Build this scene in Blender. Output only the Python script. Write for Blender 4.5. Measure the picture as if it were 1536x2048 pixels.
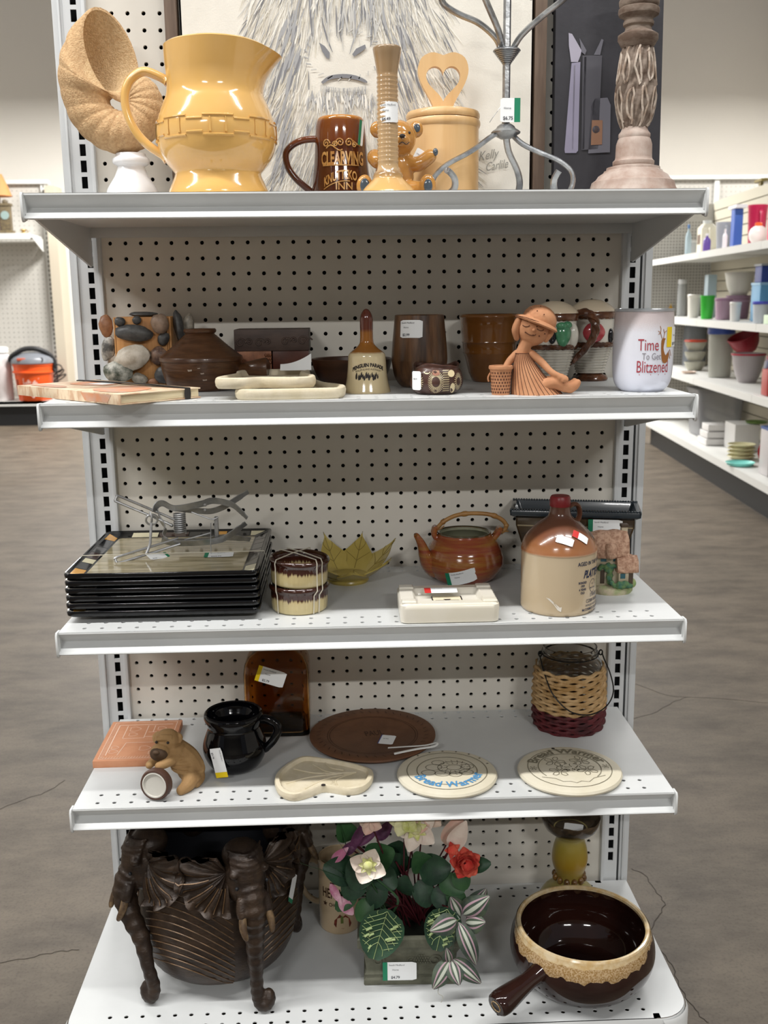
import bpy, bmesh, math, random
from mathutils import Vector, Matrix, Euler, noise
for o in list(bpy.data.objects): bpy.data.objects.remove(o)
SC = bpy.context.scene
COL = SC.collection
PI = math.pi
V = Vector

# ---------------------------------------------------------------- camera
cam = bpy.data.cameras.new('camera'); camo = bpy.data.objects.new('camera', cam); COL.objects.link(camo)
cr_, cu_, cb_ = (0.9992, -0.0387, -0.0109), (0.0185, 0.2028, 0.979), (-0.0357, -0.9784, 0.2034)
camo.matrix_world = Matrix(((cr_[0], cu_[0], cb_[0], -0.0358), (cr_[1], cu_[1], cb_[1], -1.7674), (cr_[2], cu_[2], cb_[2], 1.2555), (0, 0, 0, 1)))
cam.sensor_fit = 'VERTICAL'; cam.sensor_height = 36; cam.lens = 2034.94/2048*36
cam.dof.use_dof = True; cam.dof.focus_distance = 1.55; cam.dof.aperture_fstop = 9
cam.clip_start = .05
SC.camera = camo
# ---------------------------------------------------------------- light
SC.view_settings.view_transform = 'Standard'; SC.view_settings.look = 'None'
SC.view_settings.gamma = 1; SC.view_settings.use_curve_mapping = False
SC.view_settings.exposure = 0.0
W = bpy.data.worlds.new('store'); SC.world = W; W.use_nodes = True
W.node_tree.nodes['Background'].inputs[0].default_value = (.93, .95, 1, 1)
W.node_tree.nodes['Background'].inputs[1].default_value = .21
def area(loc, sx, sy, power, col=(1, .985, .955)):
    l = bpy.data.lights.new('ceiling_strip', 'AREA'); l.shape = 'RECTANGLE'; l.size = sx; l.size_y = sy
    l.energy = power; l.color = col
    o = bpy.data.objects.new('ceiling_strip', l); o.location = loc; COL.objects.link(o)
for x, e in ((-3.6, 62), (-2.3, 48), (-1.15, 38), (.1, 22), (1.4, 34)):
    area((x, -1.05, 3.55), 1.0, .10, e)
for x in (-1.9, 1.7):
    area((x, -5.6, 3.55), 1.15, .12, 145)
for x in (-2.6, 2.2):
    area((x, 3.4, 3.55), 1.15, .14, 70)
for x, y, e in ((-5.6, 8.4, 90), (-1.6, 8.0, 310), (1.0, 8.0, 270), (4.6, 8.5, 70)):
    area((x, y, 3.55), 1.15, .14, e)

# ---------------------------------------------------------------- helpers
def lin(h):
    if isinstance(h, tuple): return h
    v = [int(h[i:i+2], 16)/255 for i in (0, 2, 4)]
    return tuple(c/12.92 if c <= .04045 else ((c+.055)/1.055)**2.4 for c in v)
def mat(name, c, r=.5, m=0, c2=None, ns=20, nd=4, ramp=(.4, .62), st=(1, 1, 1), bump=0, bs=60, bst=None, tr=0, ior=1.46, coat=0, alpha=1, wave=None, sub=0, spec=.5):
    """principled material; c2 mixes in by noise (or by wave bands), bump by a second noise"""
    a = bpy.data.materials.new(name); a.use_nodes = True
    nt = a.node_tree; N = nt.nodes; L = nt.links; p = N['Principled BSDF']
    p.inputs['Base Color'].default_value = (*lin(c), 1); p.inputs['Roughness'].default_value = r
    p.inputs['Metallic'].default_value = m; p.inputs['IOR'].default_value = ior
    p.inputs['Transmission Weight'].default_value = tr; p.inputs['Coat Weight'].default_value = coat
    p.inputs['Coat Roughness'].default_value = .05; p.inputs['Alpha'].default_value = alpha
    p.inputs['Specular IOR Level'].default_value = spec
    if sub: p.inputs['Subsurface Weight'].default_value = sub; p.inputs['Subsurface Radius'].default_value = (.01, .007, .005)
    if c2 or bump:
        tc = N.new('ShaderNodeTexCoord')
    if c2:
        mp = N.new('ShaderNodeMapping'); mp.inputs['Scale'].default_value = st; L.new(tc.outputs['Object'], mp.inputs[0])
        if wave:
            n = N.new('ShaderNodeTexWave'); n.wave_type, n.bands_direction = wave[0], wave[1]; n.inputs['Scale'].default_value = ns
            n.inputs['Distortion'].default_value = wave[2]; n.inputs['Detail'].default_value = nd; n.inputs['Detail Scale'].default_value = wave[3]
            out = n.outputs['Fac']
        else:
            n = N.new('ShaderNodeTexNoise'); n.inputs['Scale'].default_value = ns; n.inputs['Detail'].default_value = nd; n.inputs['Roughness'].default_value = .6
            out = n.outputs['Fac']
        L.new(mp.outputs[0], n.inputs['Vector'])
        rp = N.new('ShaderNodeValToRGB'); e = rp.color_ramp.elements
        e[0].position, e[1].position = ramp; e[0].color = (*lin(c), 1); e[1].color = (*lin(c2), 1)
        L.new(out, rp.inputs[0]); L.new(rp.outputs[0], p.inputs['Base Color'])
    if bump:
        mp = N.new('ShaderNodeMapping'); mp.inputs['Scale'].default_value = bst or (1, 1, 1); L.new(tc.outputs['Object'], mp.inputs[0])
        n = N.new('ShaderNodeTexNoise'); n.inputs['Scale'].default_value = bs; n.inputs['Detail'].default_value = 4; L.new(mp.outputs[0], n.inputs['Vector'])
        b = N.new('ShaderNodeBump'); b.inputs['Strength'].default_value = bump; b.inputs['Distance'].default_value = .002
        L.new(n.outputs['Fac'], b.inputs['Height']); L.new(b.outputs[0], p.inputs['Normal'])
    return a
def zbands(a, stops, wob=0, ws=40, axis=2, st=(1, 1, 1), detail=3):
    """replace the base colour by bands along the object's own z (glaze lines), with a wobbling edge"""
    nt = a.node_tree; N = nt.nodes; L = nt.links; p = N['Principled BSDF']
    tc = N.new('ShaderNodeTexCoord'); sp = N.new('ShaderNodeSeparateXYZ'); L.new(tc.outputs['Object'], sp.inputs[0]); z = sp.outputs[axis]
    lo, hi = stops[0][0], stops[-1][0]
    if wob:
        mp = N.new('ShaderNodeMapping'); mp.inputs['Scale'].default_value = st; L.new(tc.outputs['Object'], mp.inputs[0])
        n = N.new('ShaderNodeTexNoise'); n.inputs['Scale'].default_value = ws; n.inputs['Detail'].default_value = detail; L.new(mp.outputs[0], n.inputs['Vector'])
        q = N.new('ShaderNodeMath'); q.operation = 'MULTIPLY_ADD'; L.new(n.outputs['Fac'], q.inputs[0]); q.inputs[1].default_value = wob*2; q.inputs[2].default_value = -wob
        s = N.new('ShaderNodeMath'); L.new(z, s.inputs[0]); L.new(q.outputs[0], s.inputs[1]); z = s.outputs[0]
    mr = N.new('ShaderNodeMapRange'); L.new(z, mr.inputs[0]); mr.inputs[1].default_value = lo; mr.inputs[2].default_value = hi
    rp = N.new('ShaderNodeValToRGB'); e = rp.color_ramp.elements
    while len(e) < len(stops): e.new(.5)
    for i, (t, c) in enumerate(stops): e[i].position = (t-lo)/(hi-lo)
    for i, (t, c) in enumerate(stops): e[i].color = (*lin(c), 1)
    L.new(mr.outputs[0], rp.inputs[0]); L.new(rp.outputs[0], p.inputs['Base Color'])
    return a
def T(x=0, y=0, z=0, rx=0, ry=0, rz=0, s=1):
    m = Matrix.Translation((x, y, z)) @ Euler((rx, ry, rz)).to_matrix().to_4x4()
    return m @ (Matrix.Scale(s, 4) if not isinstance(s, tuple) else Matrix.Diagonal((*s, 1)))
def sm(pts, k=4, closed=False):
    """Catmull-Rom through the points"""
    P = [V(p) for p in pts]; n = len(P); out = []
    for i in range(n if closed else n-1):
        a, b, c, d = (P[(i-1) % n], P[i], P[(i+1) % n], P[(i+2) % n]) if closed else (P[max(i-1, 0)], P[i], P[i+1], P[min(i+2, n-1)])
        for j in range(k):
            t = j/k
            out.append(.5*((2*b)+(c-a)*t+(2*a-5*b+4*c-d)*t*t+(3*b-a-3*c+d)*t**3))
    if not closed: out.append(P[-1])
    return out
class B:
    """collects shapes in one bmesh, then links them as ONE mesh object"""
    def __init__(s): s.bm = bmesh.new()
    def _x(s, vs, M):
        if M is not None:
            for v in vs: v.co = M @ v.co
    def raw(s, vs, fs, M=None, mi=0):
        q = [s.bm.verts.new(v) for v in vs]; s._x(q, M)
        for f in fs:
            try: s.bm.faces.new([q[i] for i in f]).material_index = mi
            except ValueError: pass
        return s
    def box(s, c, d, M=None, bev=0, mi=0, seg=2):
        t = bmesh.new(); bmesh.ops.create_cube(t, size=1)
        for v in t.verts: v.co = V((c[0]+v.co.x*d[0], c[1]+v.co.y*d[1], c[2]+v.co.z*d[2]))
        if bev: bmesh.ops.bevel(t, geom=t.edges[:], offset=bev, segments=seg, profile=.6, affect='EDGES')
        return s.join(t, M, mi)
    def join(s, t, M=None, mi=0):
        t.verts.index_update()
        s.raw([v.co.copy() for v in t.verts], [[v.index for v in f.verts] for f in t.faces], M, mi); t.free(); return s
    def lathe(s, prof, n=40, M=None, mi=0, fn=None):
        vs = []; rows = []
        for r, z in prof:
            if r <= 1e-6: rows.append([len(vs)]); vs.append(V((0, 0, z)))
            else:
                rows.append(list(range(len(vs), len(vs)+n)))
                for i in range(n):
                    a = 2*PI*i/n; p = V((r*math.cos(a), r*math.sin(a), z)); vs.append(fn(p, a) if fn else p)
        fs = []
        for a, b in zip(rows, rows[1:]):
            for i in range(n):
                j = (i+1) % n
                if len(a) == 1 and len(b) == 1: continue
                if len(a) == 1: fs.append((a[0], b[j], b[i]))
                elif len(b) == 1: fs.append((a[i], a[j], b[0]))
                else: fs.append((a[i], a[j], b[j], b[i]))
        return s.raw(vs, fs, M, mi)
    def loft(s, rings, M=None, mi=0, caps=True, closed=True):
        n = len(rings[0]); vs = [V(p) for r in rings for p in r]; fs = []
        for k in range(len(rings)-1):
            for i in range(n if closed else n-1):
                j = (i+1) % n; fs.append((k*n+i, k*n+j, (k+1)*n+j, (k+1)*n+i))
        if caps and closed:
            fs.append(tuple(range(n))[::-1]); fs.append(tuple(range((len(rings)-1)*n, len(rings)*n)))
        return s.raw(vs, fs, M, mi)
    def tube(s, pts, r, n=8, M=None, mi=0, fl=1, closed=False, caps=True, up=None):
        """sweep a round (or fl-flattened) section; r a number or one per point"""
        P = [V(p) for p in pts]; m = len(P)
        R = r if isinstance(r, (list, tuple)) else [r]*m
        tg = [((P[(i+1) % m] if closed or i < m-1 else P[i])-(P[i-1] if closed or i > 0 else P[i])).normalized() for i in range(m)]
        u = V(up) if up else (V((0, 0, 1)) if abs(tg[0].z) < .9 else V((1, 0, 0)))
        rings = []
        for i in range(m):
            u = (V(up) if up else u); u = u-tg[i]*u.dot(tg[i])
            if u.length < 1e-6: u = tg[i].orthogonal()
            u.normalize(); w = tg[i].cross(u)
            rings.append([P[i]+(u*math.cos(2*PI*k/n)*R[i]*fl+w*math.sin(2*PI*k/n)*R[i]) for k in range(n)])
        if closed: rings.append(rings[0])
        return s.loft(rings, M, mi, caps and not closed)
    def ball(s, c, r, M=None, mi=0, n=16, fn=None):
        r = r if isinstance(r, (tuple, list)) else (r, r, r); k = max(6, n*2//3)
        t = B(); t.lathe([(math.sin(PI*i/k), -math.cos(PI*i/k)) for i in range(k+1)], n)
        for v in t.bm.verts:
            p = V((v.co.x*r[0], v.co.y*r[1], v.co.z*r[2]))
            if fn: p = fn(p)
            v.co = p+V(c)
        return s.join(t.bm, M, mi)
    def prism(s, pts, z0, z1, M=None, mi=0, bev=0):
        t = bmesh.new(); n = len(pts)
        a = [t.verts.new((p[0], p[1], z0)) for p in pts]; b = [t.verts.new((p[0], p[1], z1)) for p in pts]
        t.faces.new(a[::-1]); top = t.faces.new(b)
        for i in range(n): t.faces.new((a[i], a[(i+1) % n], b[(i+1) % n], b[i]))
        if bev: bmesh.ops.bevel(t, geom=list(top.edges), offset=bev, segments=2, profile=.6, affect='EDGES')
        return s.join(t, M, mi)
    def ribbon(s, pts, w, M=None, mi=0, side=(0, 1, 0)):
        """thin flat band (string, print line): pts in order, width w along side"""
        sd = V(side).normalized()*w/2
        for a, b in zip(pts, pts[1:]): pass
        vs = []; 
        for p in pts: vs += [V(p)-sd, V(p)+sd]
        return s.raw(vs, [(2*i, 2*i+1, 2*i+3, 2*i+2) for i in range(len(pts)-1)], M, mi)
    def line2(s, pts, w, f=None, M=None, mi=0, closed=False):
        """flat drawn line of width w in the xy plane, mapped by f(x, y) onto a surface"""
        P = [V((p[0], p[1])) for p in pts]; m = len(P); vs = []
        for i in range(m):
            a = P[i-1] if (i or closed) else P[i]; b = P[(i+1) % m] if (i < m-1 or closed) else P[i]
            d = (b-a); d = d.normalized() if d.length > 1e-9 else V((1, 0)); nrm = V((-d.y, d.x))*w/2
            for q in (P[i]-nrm, P[i]+nrm): vs.append(f(q.x, q.y) if f else V((q.x, q.y, 0)))
        return s.raw(vs, [(2*i, 2*((i+1) % m), 2*((i+1) % m)+1, 2*i+1) for i in range(m if closed else m-1)], M, mi)
    def poly2(s, pts, f=None, M=None, mi=0):
        return s.raw([f(p[0], p[1]) if f else V((p[0], p[1], 0)) for p in pts], [tuple(range(len(pts)))], M, mi)
    def text(s, str_, size, f=None, M=None, mi=0, align='CENTER', ex=0, bold=0, sx=1, sp=1):
        vs, fs = glyphs(str_, align, bold, sp)
        return s.raw([(f(v[0]*size*sx, v[1]*size) if f else V((v[0]*size*sx, v[1]*size, 0))) for v in vs], fs, M, mi)
    def disp(s, fn):
        s.bm.normal_update()
        for v, p in [(v, fn(v.co, v.normal)) for v in s.bm.verts]: v.co = p
        return s
    def o(s, name, m, parent=None, ang=40, loc=None, kind=None, fix=True):
        bm = s.bm
        bmesh.ops.remove_doubles(bm, verts=bm.verts, dist=1e-6)
        if fix: bmesh.ops.recalc_face_normals(bm, faces=bm.faces)
        me = bpy.data.meshes.new(name); bm.to_mesh(me); bm.free()
        for k in (m if isinstance(m, (list, tuple)) else [m]): me.materials.append(k)
        me.polygons.foreach_set('use_smooth', [True]*len(me.polygons)); me.set_sharp_from_angle(angle=math.radians(ang))
        ob = bpy.data.objects.new(name, me); COL.objects.link(ob)
        if parent: ob.parent = parent
        if loc: ob.location = loc
        if kind: ob['kind'] = kind
        return ob
_g = {}
def glyphs(t, align, bold, sp=1):
    k = (t, align, bold, sp)
    if k not in _g:
        cu = bpy.data.curves.new('t', 'FONT'); cu.body = t; cu.align_x = align; cu.offset = bold; cu.resolution_u = 3; cu.space_character = sp
        ob = bpy.data.objects.new('t', cu); me = ob.to_mesh()
        _g[k] = ([tuple(v.co) for v in me.vertices], [tuple(p.vertices) for p in me.polygons])
        ob.to_mesh_clear(); bpy.data.objects.remove(ob); bpy.data.curves.remove(cu)
    return _g[k]
def thing(name, label, cat, loc=(0, 0, 0), rz=0, group=None, kind=None):
    o = bpy.data.objects.new(name, None); COL.objects.link(o); o.empty_display_size = .02
    o.location = loc; o.rotation_euler = (0, 0, rz); o['label'] = label; o['category'] = cat
    if group: o['group'] = group
    if kind: o['kind'] = kind
    return o
def tag(o, label, cat, group=None):
    o['label'] = label; o['category'] = cat
    if group: o['group'] = group
    return o
def solid(prof_out, wall, floor_t=None, lip=None):
    """closed vessel profile from an outer profile [(r, z) bottom to top]"""
    inner = [(max(r-wall, 0.0005), z) for r, z in prof_out]
    f = floor_t or wall
    z0 = prof_out[0][1]
    inn = [(r, z) for r, z in inner if z > z0+f]
    return [(0, z0)]+list(prof_out)+[(prof_out[-1][0]-wall*.5, prof_out[-1][1]+wall*.35)]+inn[::-1]+[(inn[0][0]*.9, z0+f), (0, z0+f)]
def prof(pts, k=4): return [(max(p.x, 0), p.y) for p in sm([(r, z, 0) for r, z in pts], k)]
def rad(P, z):
    """outer radius of a profile at height z"""
    for (r0, z0), (r1, z1) in zip(P, P[1:]):
        if min(z0, z1) <= z <= max(z0, z1) and abs(z1-z0) > 1e-9: return r0+(r1-r0)*(z-z0)/(z1-z0)
    return P[-1][0] if z > P[-1][1] else P[0][0]
def wrap(P, e=.0006, a0=-PI/2):
    """map flat (x, z) print onto a turned vessel whose outer profile is P; a0 = facing angle"""
    def f(x, z):
        r = rad(P, z)+e; a = a0+x/r
        return V((r*math.cos(a), r*math.sin(a), z))
    return f
def rrect(w, h, r, k=4):
    out = []
    for cx, cy, a0 in ((w/2-r, h/2-r, 0), (-w/2+r, h/2-r, PI/2), (-w/2+r, -h/2+r, PI), (w/2-r, -h/2+r, 1.5*PI)):
        for i in range(k+1): a = a0+PI/2*i/k; out.append((cx+r*math.cos(a), cy+r*math.sin(a)))
    return out
def bend(R, M):
    """map a flat sticker (x, y) round a cylinder of radius R (R None: flat), then place it with M (local z = outwards)"""
    def f(x, y, e=0):
        if not R: return M @ V((x, y, e))
        a = x/R
        return M @ V(((R+e)*math.sin(a), y, (R+e)*math.cos(a)-R))
    return f
PAPER = mat('sticker_paper', 'f1f3f4', .6); INK = mat('printed_ink', '55565c', .7); DARK = mat('dark_ink', '2a2422', .6)
BAR = {k: mat('sticker_'+k, v, .5) for k, v in dict(green='0f7f5a', yellow='f2d215', red='c9302c', blue='3b4a8c').items()}
def sticker(parent, M, w, h, bar=None, price='', R=None, side=-1, name='price_sticker', shop='South Medford', what='Home', bw=.14):
    f = bend(R, M); b = B(); n = 8
    for i in range(n):
        x0, x1 = -w/2+w*i/n, -w/2+w*(i+1)/n
        c0 = h*.06 if i == 0 else 0; c1 = h*.06 if i == n-1 else 0
        b.raw([f(x0, -h/2+c0, .0005), f(x1, -h/2+c1, .0005), f(x1, h/2-c1, .0005), f(x0, h/2-c0, .0005)], [(0, 1, 2, 3)])
    st = b.o(name, PAPER, parent)
    if bar:
        b = B(); xe = side*w/2; xi = xe-side*w*bw; xs = [xe+(xi-xe)*i/3 for i in range(4)]
        for a, c in zip(xs, xs[1:]): b.raw([f(a, -h/2, .0008), f(c, -h/2, .0008), f(c, h/2, .0008), f(a, h/2, .0008)], [(0, 1, 2, 3)])
        b.o('colour_bar', BAR[bar], st)
    b = B(); g = lambda x, y: f(x, y, .0009); off = w*bw*.8 if bar and side < 0 else 0
    x0 = -w/2+w*.07+off
    if shop: b.text(shop, h*.13, lambda x, y: g(x+x0, y+h*.3), align='LEFT')
    if what: b.text(what, h*.13, lambda x, y: g(x+x0+w*.1, y+h*.04), align='LEFT')
    if price: b.text(price, h*.2, lambda x, y: g(x+x0+w*.06, y-h*.4), align='LEFT', bold=.02)
    if shop or what or price: b.o('printed_text', INK, st)
    return st
def rod_ring(c, R, r, n=24, M=None): return [V((c[0]+R*math.cos(2*PI*i/n), c[1]+R*math.sin(2*PI*i/n), c[2])) for i in range(n)]
rnd = random.Random(7)
# ================================================================ setting
def node_floor():
    a = mat('polished_concrete', '5f5548', .55, c2='695e50', ns=1.3, nd=8, ramp=(.35, .68), bump=.2, bs=25)
    nt = a.node_tree; N = nt.nodes; L = nt.links; p = N['Principled BSDF']
    base = p.inputs['Base Color'].links[0].from_socket
    tc = N.new('ShaderNodeTexCoord'); mp = N.new('ShaderNodeMapping'); mp.inputs['Scale'].default_value = (.8, 1.6, 1); L.new(tc.outputs['Object'], mp.inputs[0])
    n = N.new('ShaderNodeTexNoise'); n.inputs['Scale'].default_value = 5; n.inputs['Detail'].default_value = 9; n.inputs['Roughness'].default_value = .7; L.new(mp.outputs[0], n.inputs['Vector'])
    rp = N.new('ShaderNodeValToRGB'); rp.color_ramp.elements[0].position = .36; rp.color_ramp.elements[1].position = .6
    rp.color_ramp.elements[0].color = (.48, .45, .43, 1); rp.color_ramp.elements[1].color = (1, 1, 1, 1); L.new(n.outputs['Fac'], rp.inputs[0])
    n2 = N.new('ShaderNodeTexNoise'); n2.inputs['Scale'].default_value = 160; n2.inputs['Detail'].default_value = 3; L.new(tc.outputs['Object'], n2.inputs['Vector'])
    rp2 = N.new('ShaderNodeValToRGB'); rp2.color_ramp.elements[0].position = .3; rp2.color_ramp.elements[1].position = .5
    rp2.color_ramp.elements[0].color = (.72, .71, .7, 1); rp2.color_ramp.elements[1].color = (1, 1, 1, 1); L.new(n2.outputs['Fac'], rp2.inputs[0])
    s = base
    for q in (rp, rp2):
        m = N.new('ShaderNodeMix'); m.data_type = 'RGBA'; m.blend_type = 'MULTIPLY'; m.inputs['Factor'].default_value = .9
        L.new(s, m.inputs['A']); L.new(q.outputs[0], m.inputs['B']); s = m.outputs['Result']
    L.new(s, p.inputs['Base Color'])
    return a
FLOOR = node_floor()
fl = B().box((0, 2, -.05), (16, 22, .1)).o('floor', FLOOR, kind='structure')
# hairline cracks, where the photograph shows them
CRK = mat('crack', '3a332b', .8)
def crack(pts, w=.0018):
    P = sm([(x, y, 0) for x, y in pts], 5); r2 = random.Random(len(pts))
    P = [(p.x+r2.uniform(-.003, .003), p.y+r2.uniform(-.003, .003)) for p in P]
    B().line2(P, w, lambda x, y: V((x, y, .0006))).o('hairline_crack', CRK, fl)
crack([(0.89, 1.419), (0.931, 1.358), (0.99, 1.28), (1.081, 1.262), (1.184, 1.234), (1.278, 1.203)])
crack([(0.815, 1.107), (0.902, 1.152), (0.981, 1.227), (1.044, 1.272)])
crack([(0.585, 0.284), (0.609, 0.258), (0.611, 0.209), (0.619, 0.152), (0.595, 0.108), (0.561, 0.059)])
crack([(0.552, 0.026), (0.564, -0.014), (0.569, -0.06), (0.565, -0.125), (0.572, -0.18), (0.583, -0.213)])
crack([(-0.933, 0.65), (-0.891, 0.695), (-0.844, 0.733), (-0.81, 0.803)])
crack([(-0.729, 0.025), (-0.675, 0.037), (-0.63, 0.051), (-0.584, 0.059)])
B().raw([(1.32, .93, .001), (1.35, .925, .001), (1.372, .94, .001), (1.35, .96, .001), (1.325, .955, .001)], [(0, 1, 2, 3, 4)]).o('paper_scrap', PAPER)
tag(bpy.data.objects['paper_scrap'], 'small white paper scrap lying on the concrete floor at right', 'paper')
CREAM = mat('cream_wall_paint', 'ebe6dd', .9)
B().box((0, 10.65, 2.5), (16, .2, 5)).o('wall_back', CREAM, kind='structure')
B().box((5.4, 3, 2.5), (.2, 15.5, 5)).o('wall_right', CREAM, kind='structure')
B().box((-6.6, 3, 2.5), (.2, 15.5, 5)).o('wall_left', CREAM, kind='structure')

B().box((-.6, -9.1, 2.5), (12, .2, 5)).o('unseen_wall_front', mat('unseen_wall_grey', 'a49e92', .9), kind='structure')  # unseen wall behind the camera, added to keep low ambient light off the shelves

# ================================================================ the gondola
WHITE = mat('white_powder_coat', 'cfd1d1', .42, c2='cacccc', ns=8, bump=.02, bs=300)
GREYW = mat('upright_grey_paint', 'c9ccce', .4)
PEG = mat('pegboard_white', 'dcd8cf', .55, c2='d3cec4', ns=6, ramp=(.35, .7))
BLACK = mat('dark_hollow', '15171a', .8)
def holes(b, xs, zs, x0, x1, z0, z1, r, f, depth, rect=None):
    """perforated sheet in (x, z) with a hole (octagon or rect=(w, h)) centred on every (x, z); f maps (x, z, d) to space"""
    n = 8
    if rect: sh = [(sx*rect[0]/2, sz*rect[1]/2) for sx, sz in ((1, 0), (1, 1), (0, 1), (-1, 1), (-1, 0), (-1, -1), (0, -1), (1, -1))]
    else: sh = [(r*math.cos(2*PI*i/n), r*math.sin(2*PI*i/n)) for i in range(n)]
    xb = [x0]+[(a+c)/2 for a, c in zip(xs, xs[1:])]+[x1]; zb = [z0]+[(a+c)/2 for a, c in zip(zs, zs[1:])]+[z1]
    for i, x in enumerate(xs):
        for j, z in enumerate(zs):
            a, c, d, e = xb[i], xb[i+1], zb[j], zb[j+1]
            out = [(c, z), (c, e), (x, e), (a, e), (a, z), (a, d), (x, d), (c, d)]
            vs = [f(p, q, 0) for p, q in out]+[f(x+p, z+q, 0) for p, q in sh]+[f(x+p, z+q, depth) for p, q in sh]
            b.raw(vs, [(k, (k+1) % n, n+(k+1) % n, n+k) for k in range(n)]+[(n+k, n+(k+1) % n, 2*n+(k+1) % n, 2*n+k) for k in range(n)])
gon = thing('gondola_frame', 'white slotted steel gondola frame with pegboard back on the concrete floor', 'shelving frame')
b = B(); PX = [-.4234+.0254*k for k in range(34)]; PZ = [1.252-.0254*k for k in range(42, -32, -1)]
holes(b, PX, PZ, -.4372, .4372, .15, 2.06, .0035, lambda x, z, d: V((x, d, z)), .005)
b.o('pegboard_panel', PEG, gon, fix=False)
B().box((0, .035, 1.1), (.96, .004, 1.94)).o('hollow_dark_sheet', BLACK, gon)  # black sheet gives the pegboard holes the darkness of the hollow frame
B().box((0, .075, 1.1), (.874, .006, 1.94)).o('rear_panel', PEG, gon)
for s in (-1, 1):
    b = B()
    b.box((s*.4855, .018, 1.1), (.010, .046, 1.95)); b.box((s*.4795, .017, 1.1), (.0035, .052, 1.95), bev=.001)
    b.box((s*.4755, .019, 1.1), (.0045, .048, 1.95))
    b.box((s*.4402, .010, 1.1), (.006, .042, 1.95), bev=.001)
    b.box((s*.4425, .02, 1.1), (.003, .02, 1.95))
    ZS = [1.2725-.0254*k+.0 for k in range(42, -32, -1)]
    t = B(); holes(t, [s*.4565], ZS, s*.4565-.0165, s*.4565+.0125 if s > 0 else s*.4565+.0125, .15, 2.06, 0, lambda x, z, d: V((x, -.006+d, z)), .003, rect=(.0098, .0185))
    b.join(t.bm)
    b.o('upright', GREYW, gon)
B().box((0, .0385, .075), (.96, .07, .15)).o('floor_rail', BLACK, gon)

def shelf(z, label):
    t = thing('display_shelf', label, 'shelf', (0, 0, z), group='steel shelves hung on the gondola')
    Y0 = -.347
    b = B()
    xs = [-.4234+.0254*k for k in range(34)]
    fr = [-.329, -.3035]; bk = [-.0425, -.0180]
    m = lambda x, y, d: V((x, y, -d))
    holes(b, xs, fr, -.457, .457, Y0, -.29, .0034, m, .0015)
    holes(b, xs, bk, -.457, .457, -.055, -.0112, .0034, m, .0015)
    b.raw([(-.457, -.29, 0), (.457, -.29, 0), (.457, -.055, 0), (-.457, -.055, 0)], [(0, 1, 2, 3)])
    b.o('deck', WHITE, t, fix=False)
    b = B()   # folded underside: front lip, stiffener and rear flange
    b.box((0, -.180, -.021), (.905, .30, .003)); b.box((0, -.332, -.0315), (.912, .022, .0015)); b.box((0, -.0125, -.02), (.905, .002, .036))
    for x in (-.235, .235): b.box((x, -.300, -.0235), (.012, .006, .002))
    for s in (-1, 1): b.box((s*.4565, -.18, -.0145), (.001, .332, .026))
    b.o('underside_pan', WHITE, t)
    b = B()   # price channel
    pr = [(Y0+.002, 0), (Y0, -.0005), (Y0-.0004, -.0025), (Y0+.0150, -.0180), (Y0+.0150, -.0190), (Y0-.0022, -.031), (Y0-.003, -.0325), (Y0-.002, -.0338), (Y0+.004, -.0338), (Y0+.004, -.0322), (Y0+.0175, -.0185), (Y0+.006, -.002)]
    b.loft([[(x, y, zz) for y, zz in pr] for x in (-.457, .457)])
    b.o('price_channel', WHITE, t, ang=20)
    for s in (-1, 1):
        b = B(); out = [(Y0+.012, .0005), (Y0-.0035, .0008), (Y0-.0065, -.003), (Y0-.0065, -.031), (Y0-.0045, -.0355), (Y0-.001, -.0375), (Y0+.003, -.036), (Y0+.012, -.034)]
        b.loft([[(s*x, y, zz) for y, zz in out] for x in (.457, .4600)]); b.o('end_cap', WHITE, t)
        b = B(); out = [(-.325, -.008), (-.012, -.008), (-.012, -.083), (-.02, -.085), (-.325, -.030)]
        b.loft([[(s*x, y, zz) for y, zz in out] for x in (.4505, .4540)])
        b.o('bracket', GREYW, t)
    return t
shelf(1.400, 'topmost white steel shelf under the pitcher and candlestick')
shelf(1.121, 'second white steel shelf down under the hand bell and tumblers')
shelf(.7908, 'third white steel shelf down under the stacked square plates')
shelf(.5135, 'fourth white steel shelf down under the bread warmer discs')
# base deck with rounded front corners
t = thing('base_shelf', 'white steel base deck at the floor under the elephant planter', 'shelf', (0, 0, .158), group='steel shelves hung on the gondola')
b = B(); xs = [-.4234+.0254*k for k in range(34)]; m = lambda x, y, d: V((x, y, -d)); Y0 = -.394; R = .05; X1 = .487
holes(b, xs, [-.373, -.3485], -.437, .437, Y0, -.335, .0036, m, .0015)
holes(b, xs, [-.0525, -.027], -.437, .437, -.07, -.0112, .0036, m, .0015)
b.raw([(-.437, -.335, 0), (.437, -.335, 0), (.437, -.07, 0), (-.437, -.07, 0)], [(0, 1, 2, 3)])
arc = [(X1-R+R*math.cos(a), Y0+R+R*-math.sin(a)) for a in [PI/2*i/8 for i in range(9)]]
for s in (-1, 1):
    pts = [(s*.437, -.0112, 0), (s*X1, -.0112, 0)]+[(s*x, y, 0) for x, y in arc]+[(s*.437, Y0, 0), (s*.437, -.335, 0), (s*.437, -.07, 0)]
    b.raw(pts, [tuple(range(len(pts)))])
b.o('deck', WHITE, t, fix=False)
edge = [(-X1, -.0112), ]+[(-x, y) for x, y in arc]+[(x, y) for x, y in arc[::-1]]+[(X1, -.0112)]
b = B(); b.loft([[(x, y, -.0015) for x, y in edge], [(x*1.003, y*1.003, -.004) for x, y in edge], [(x*1.003, y*1.003, -.06) for x, y in edge]], closed=False, caps=False)
b.o('front_skirt', WHITE, t)
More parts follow.
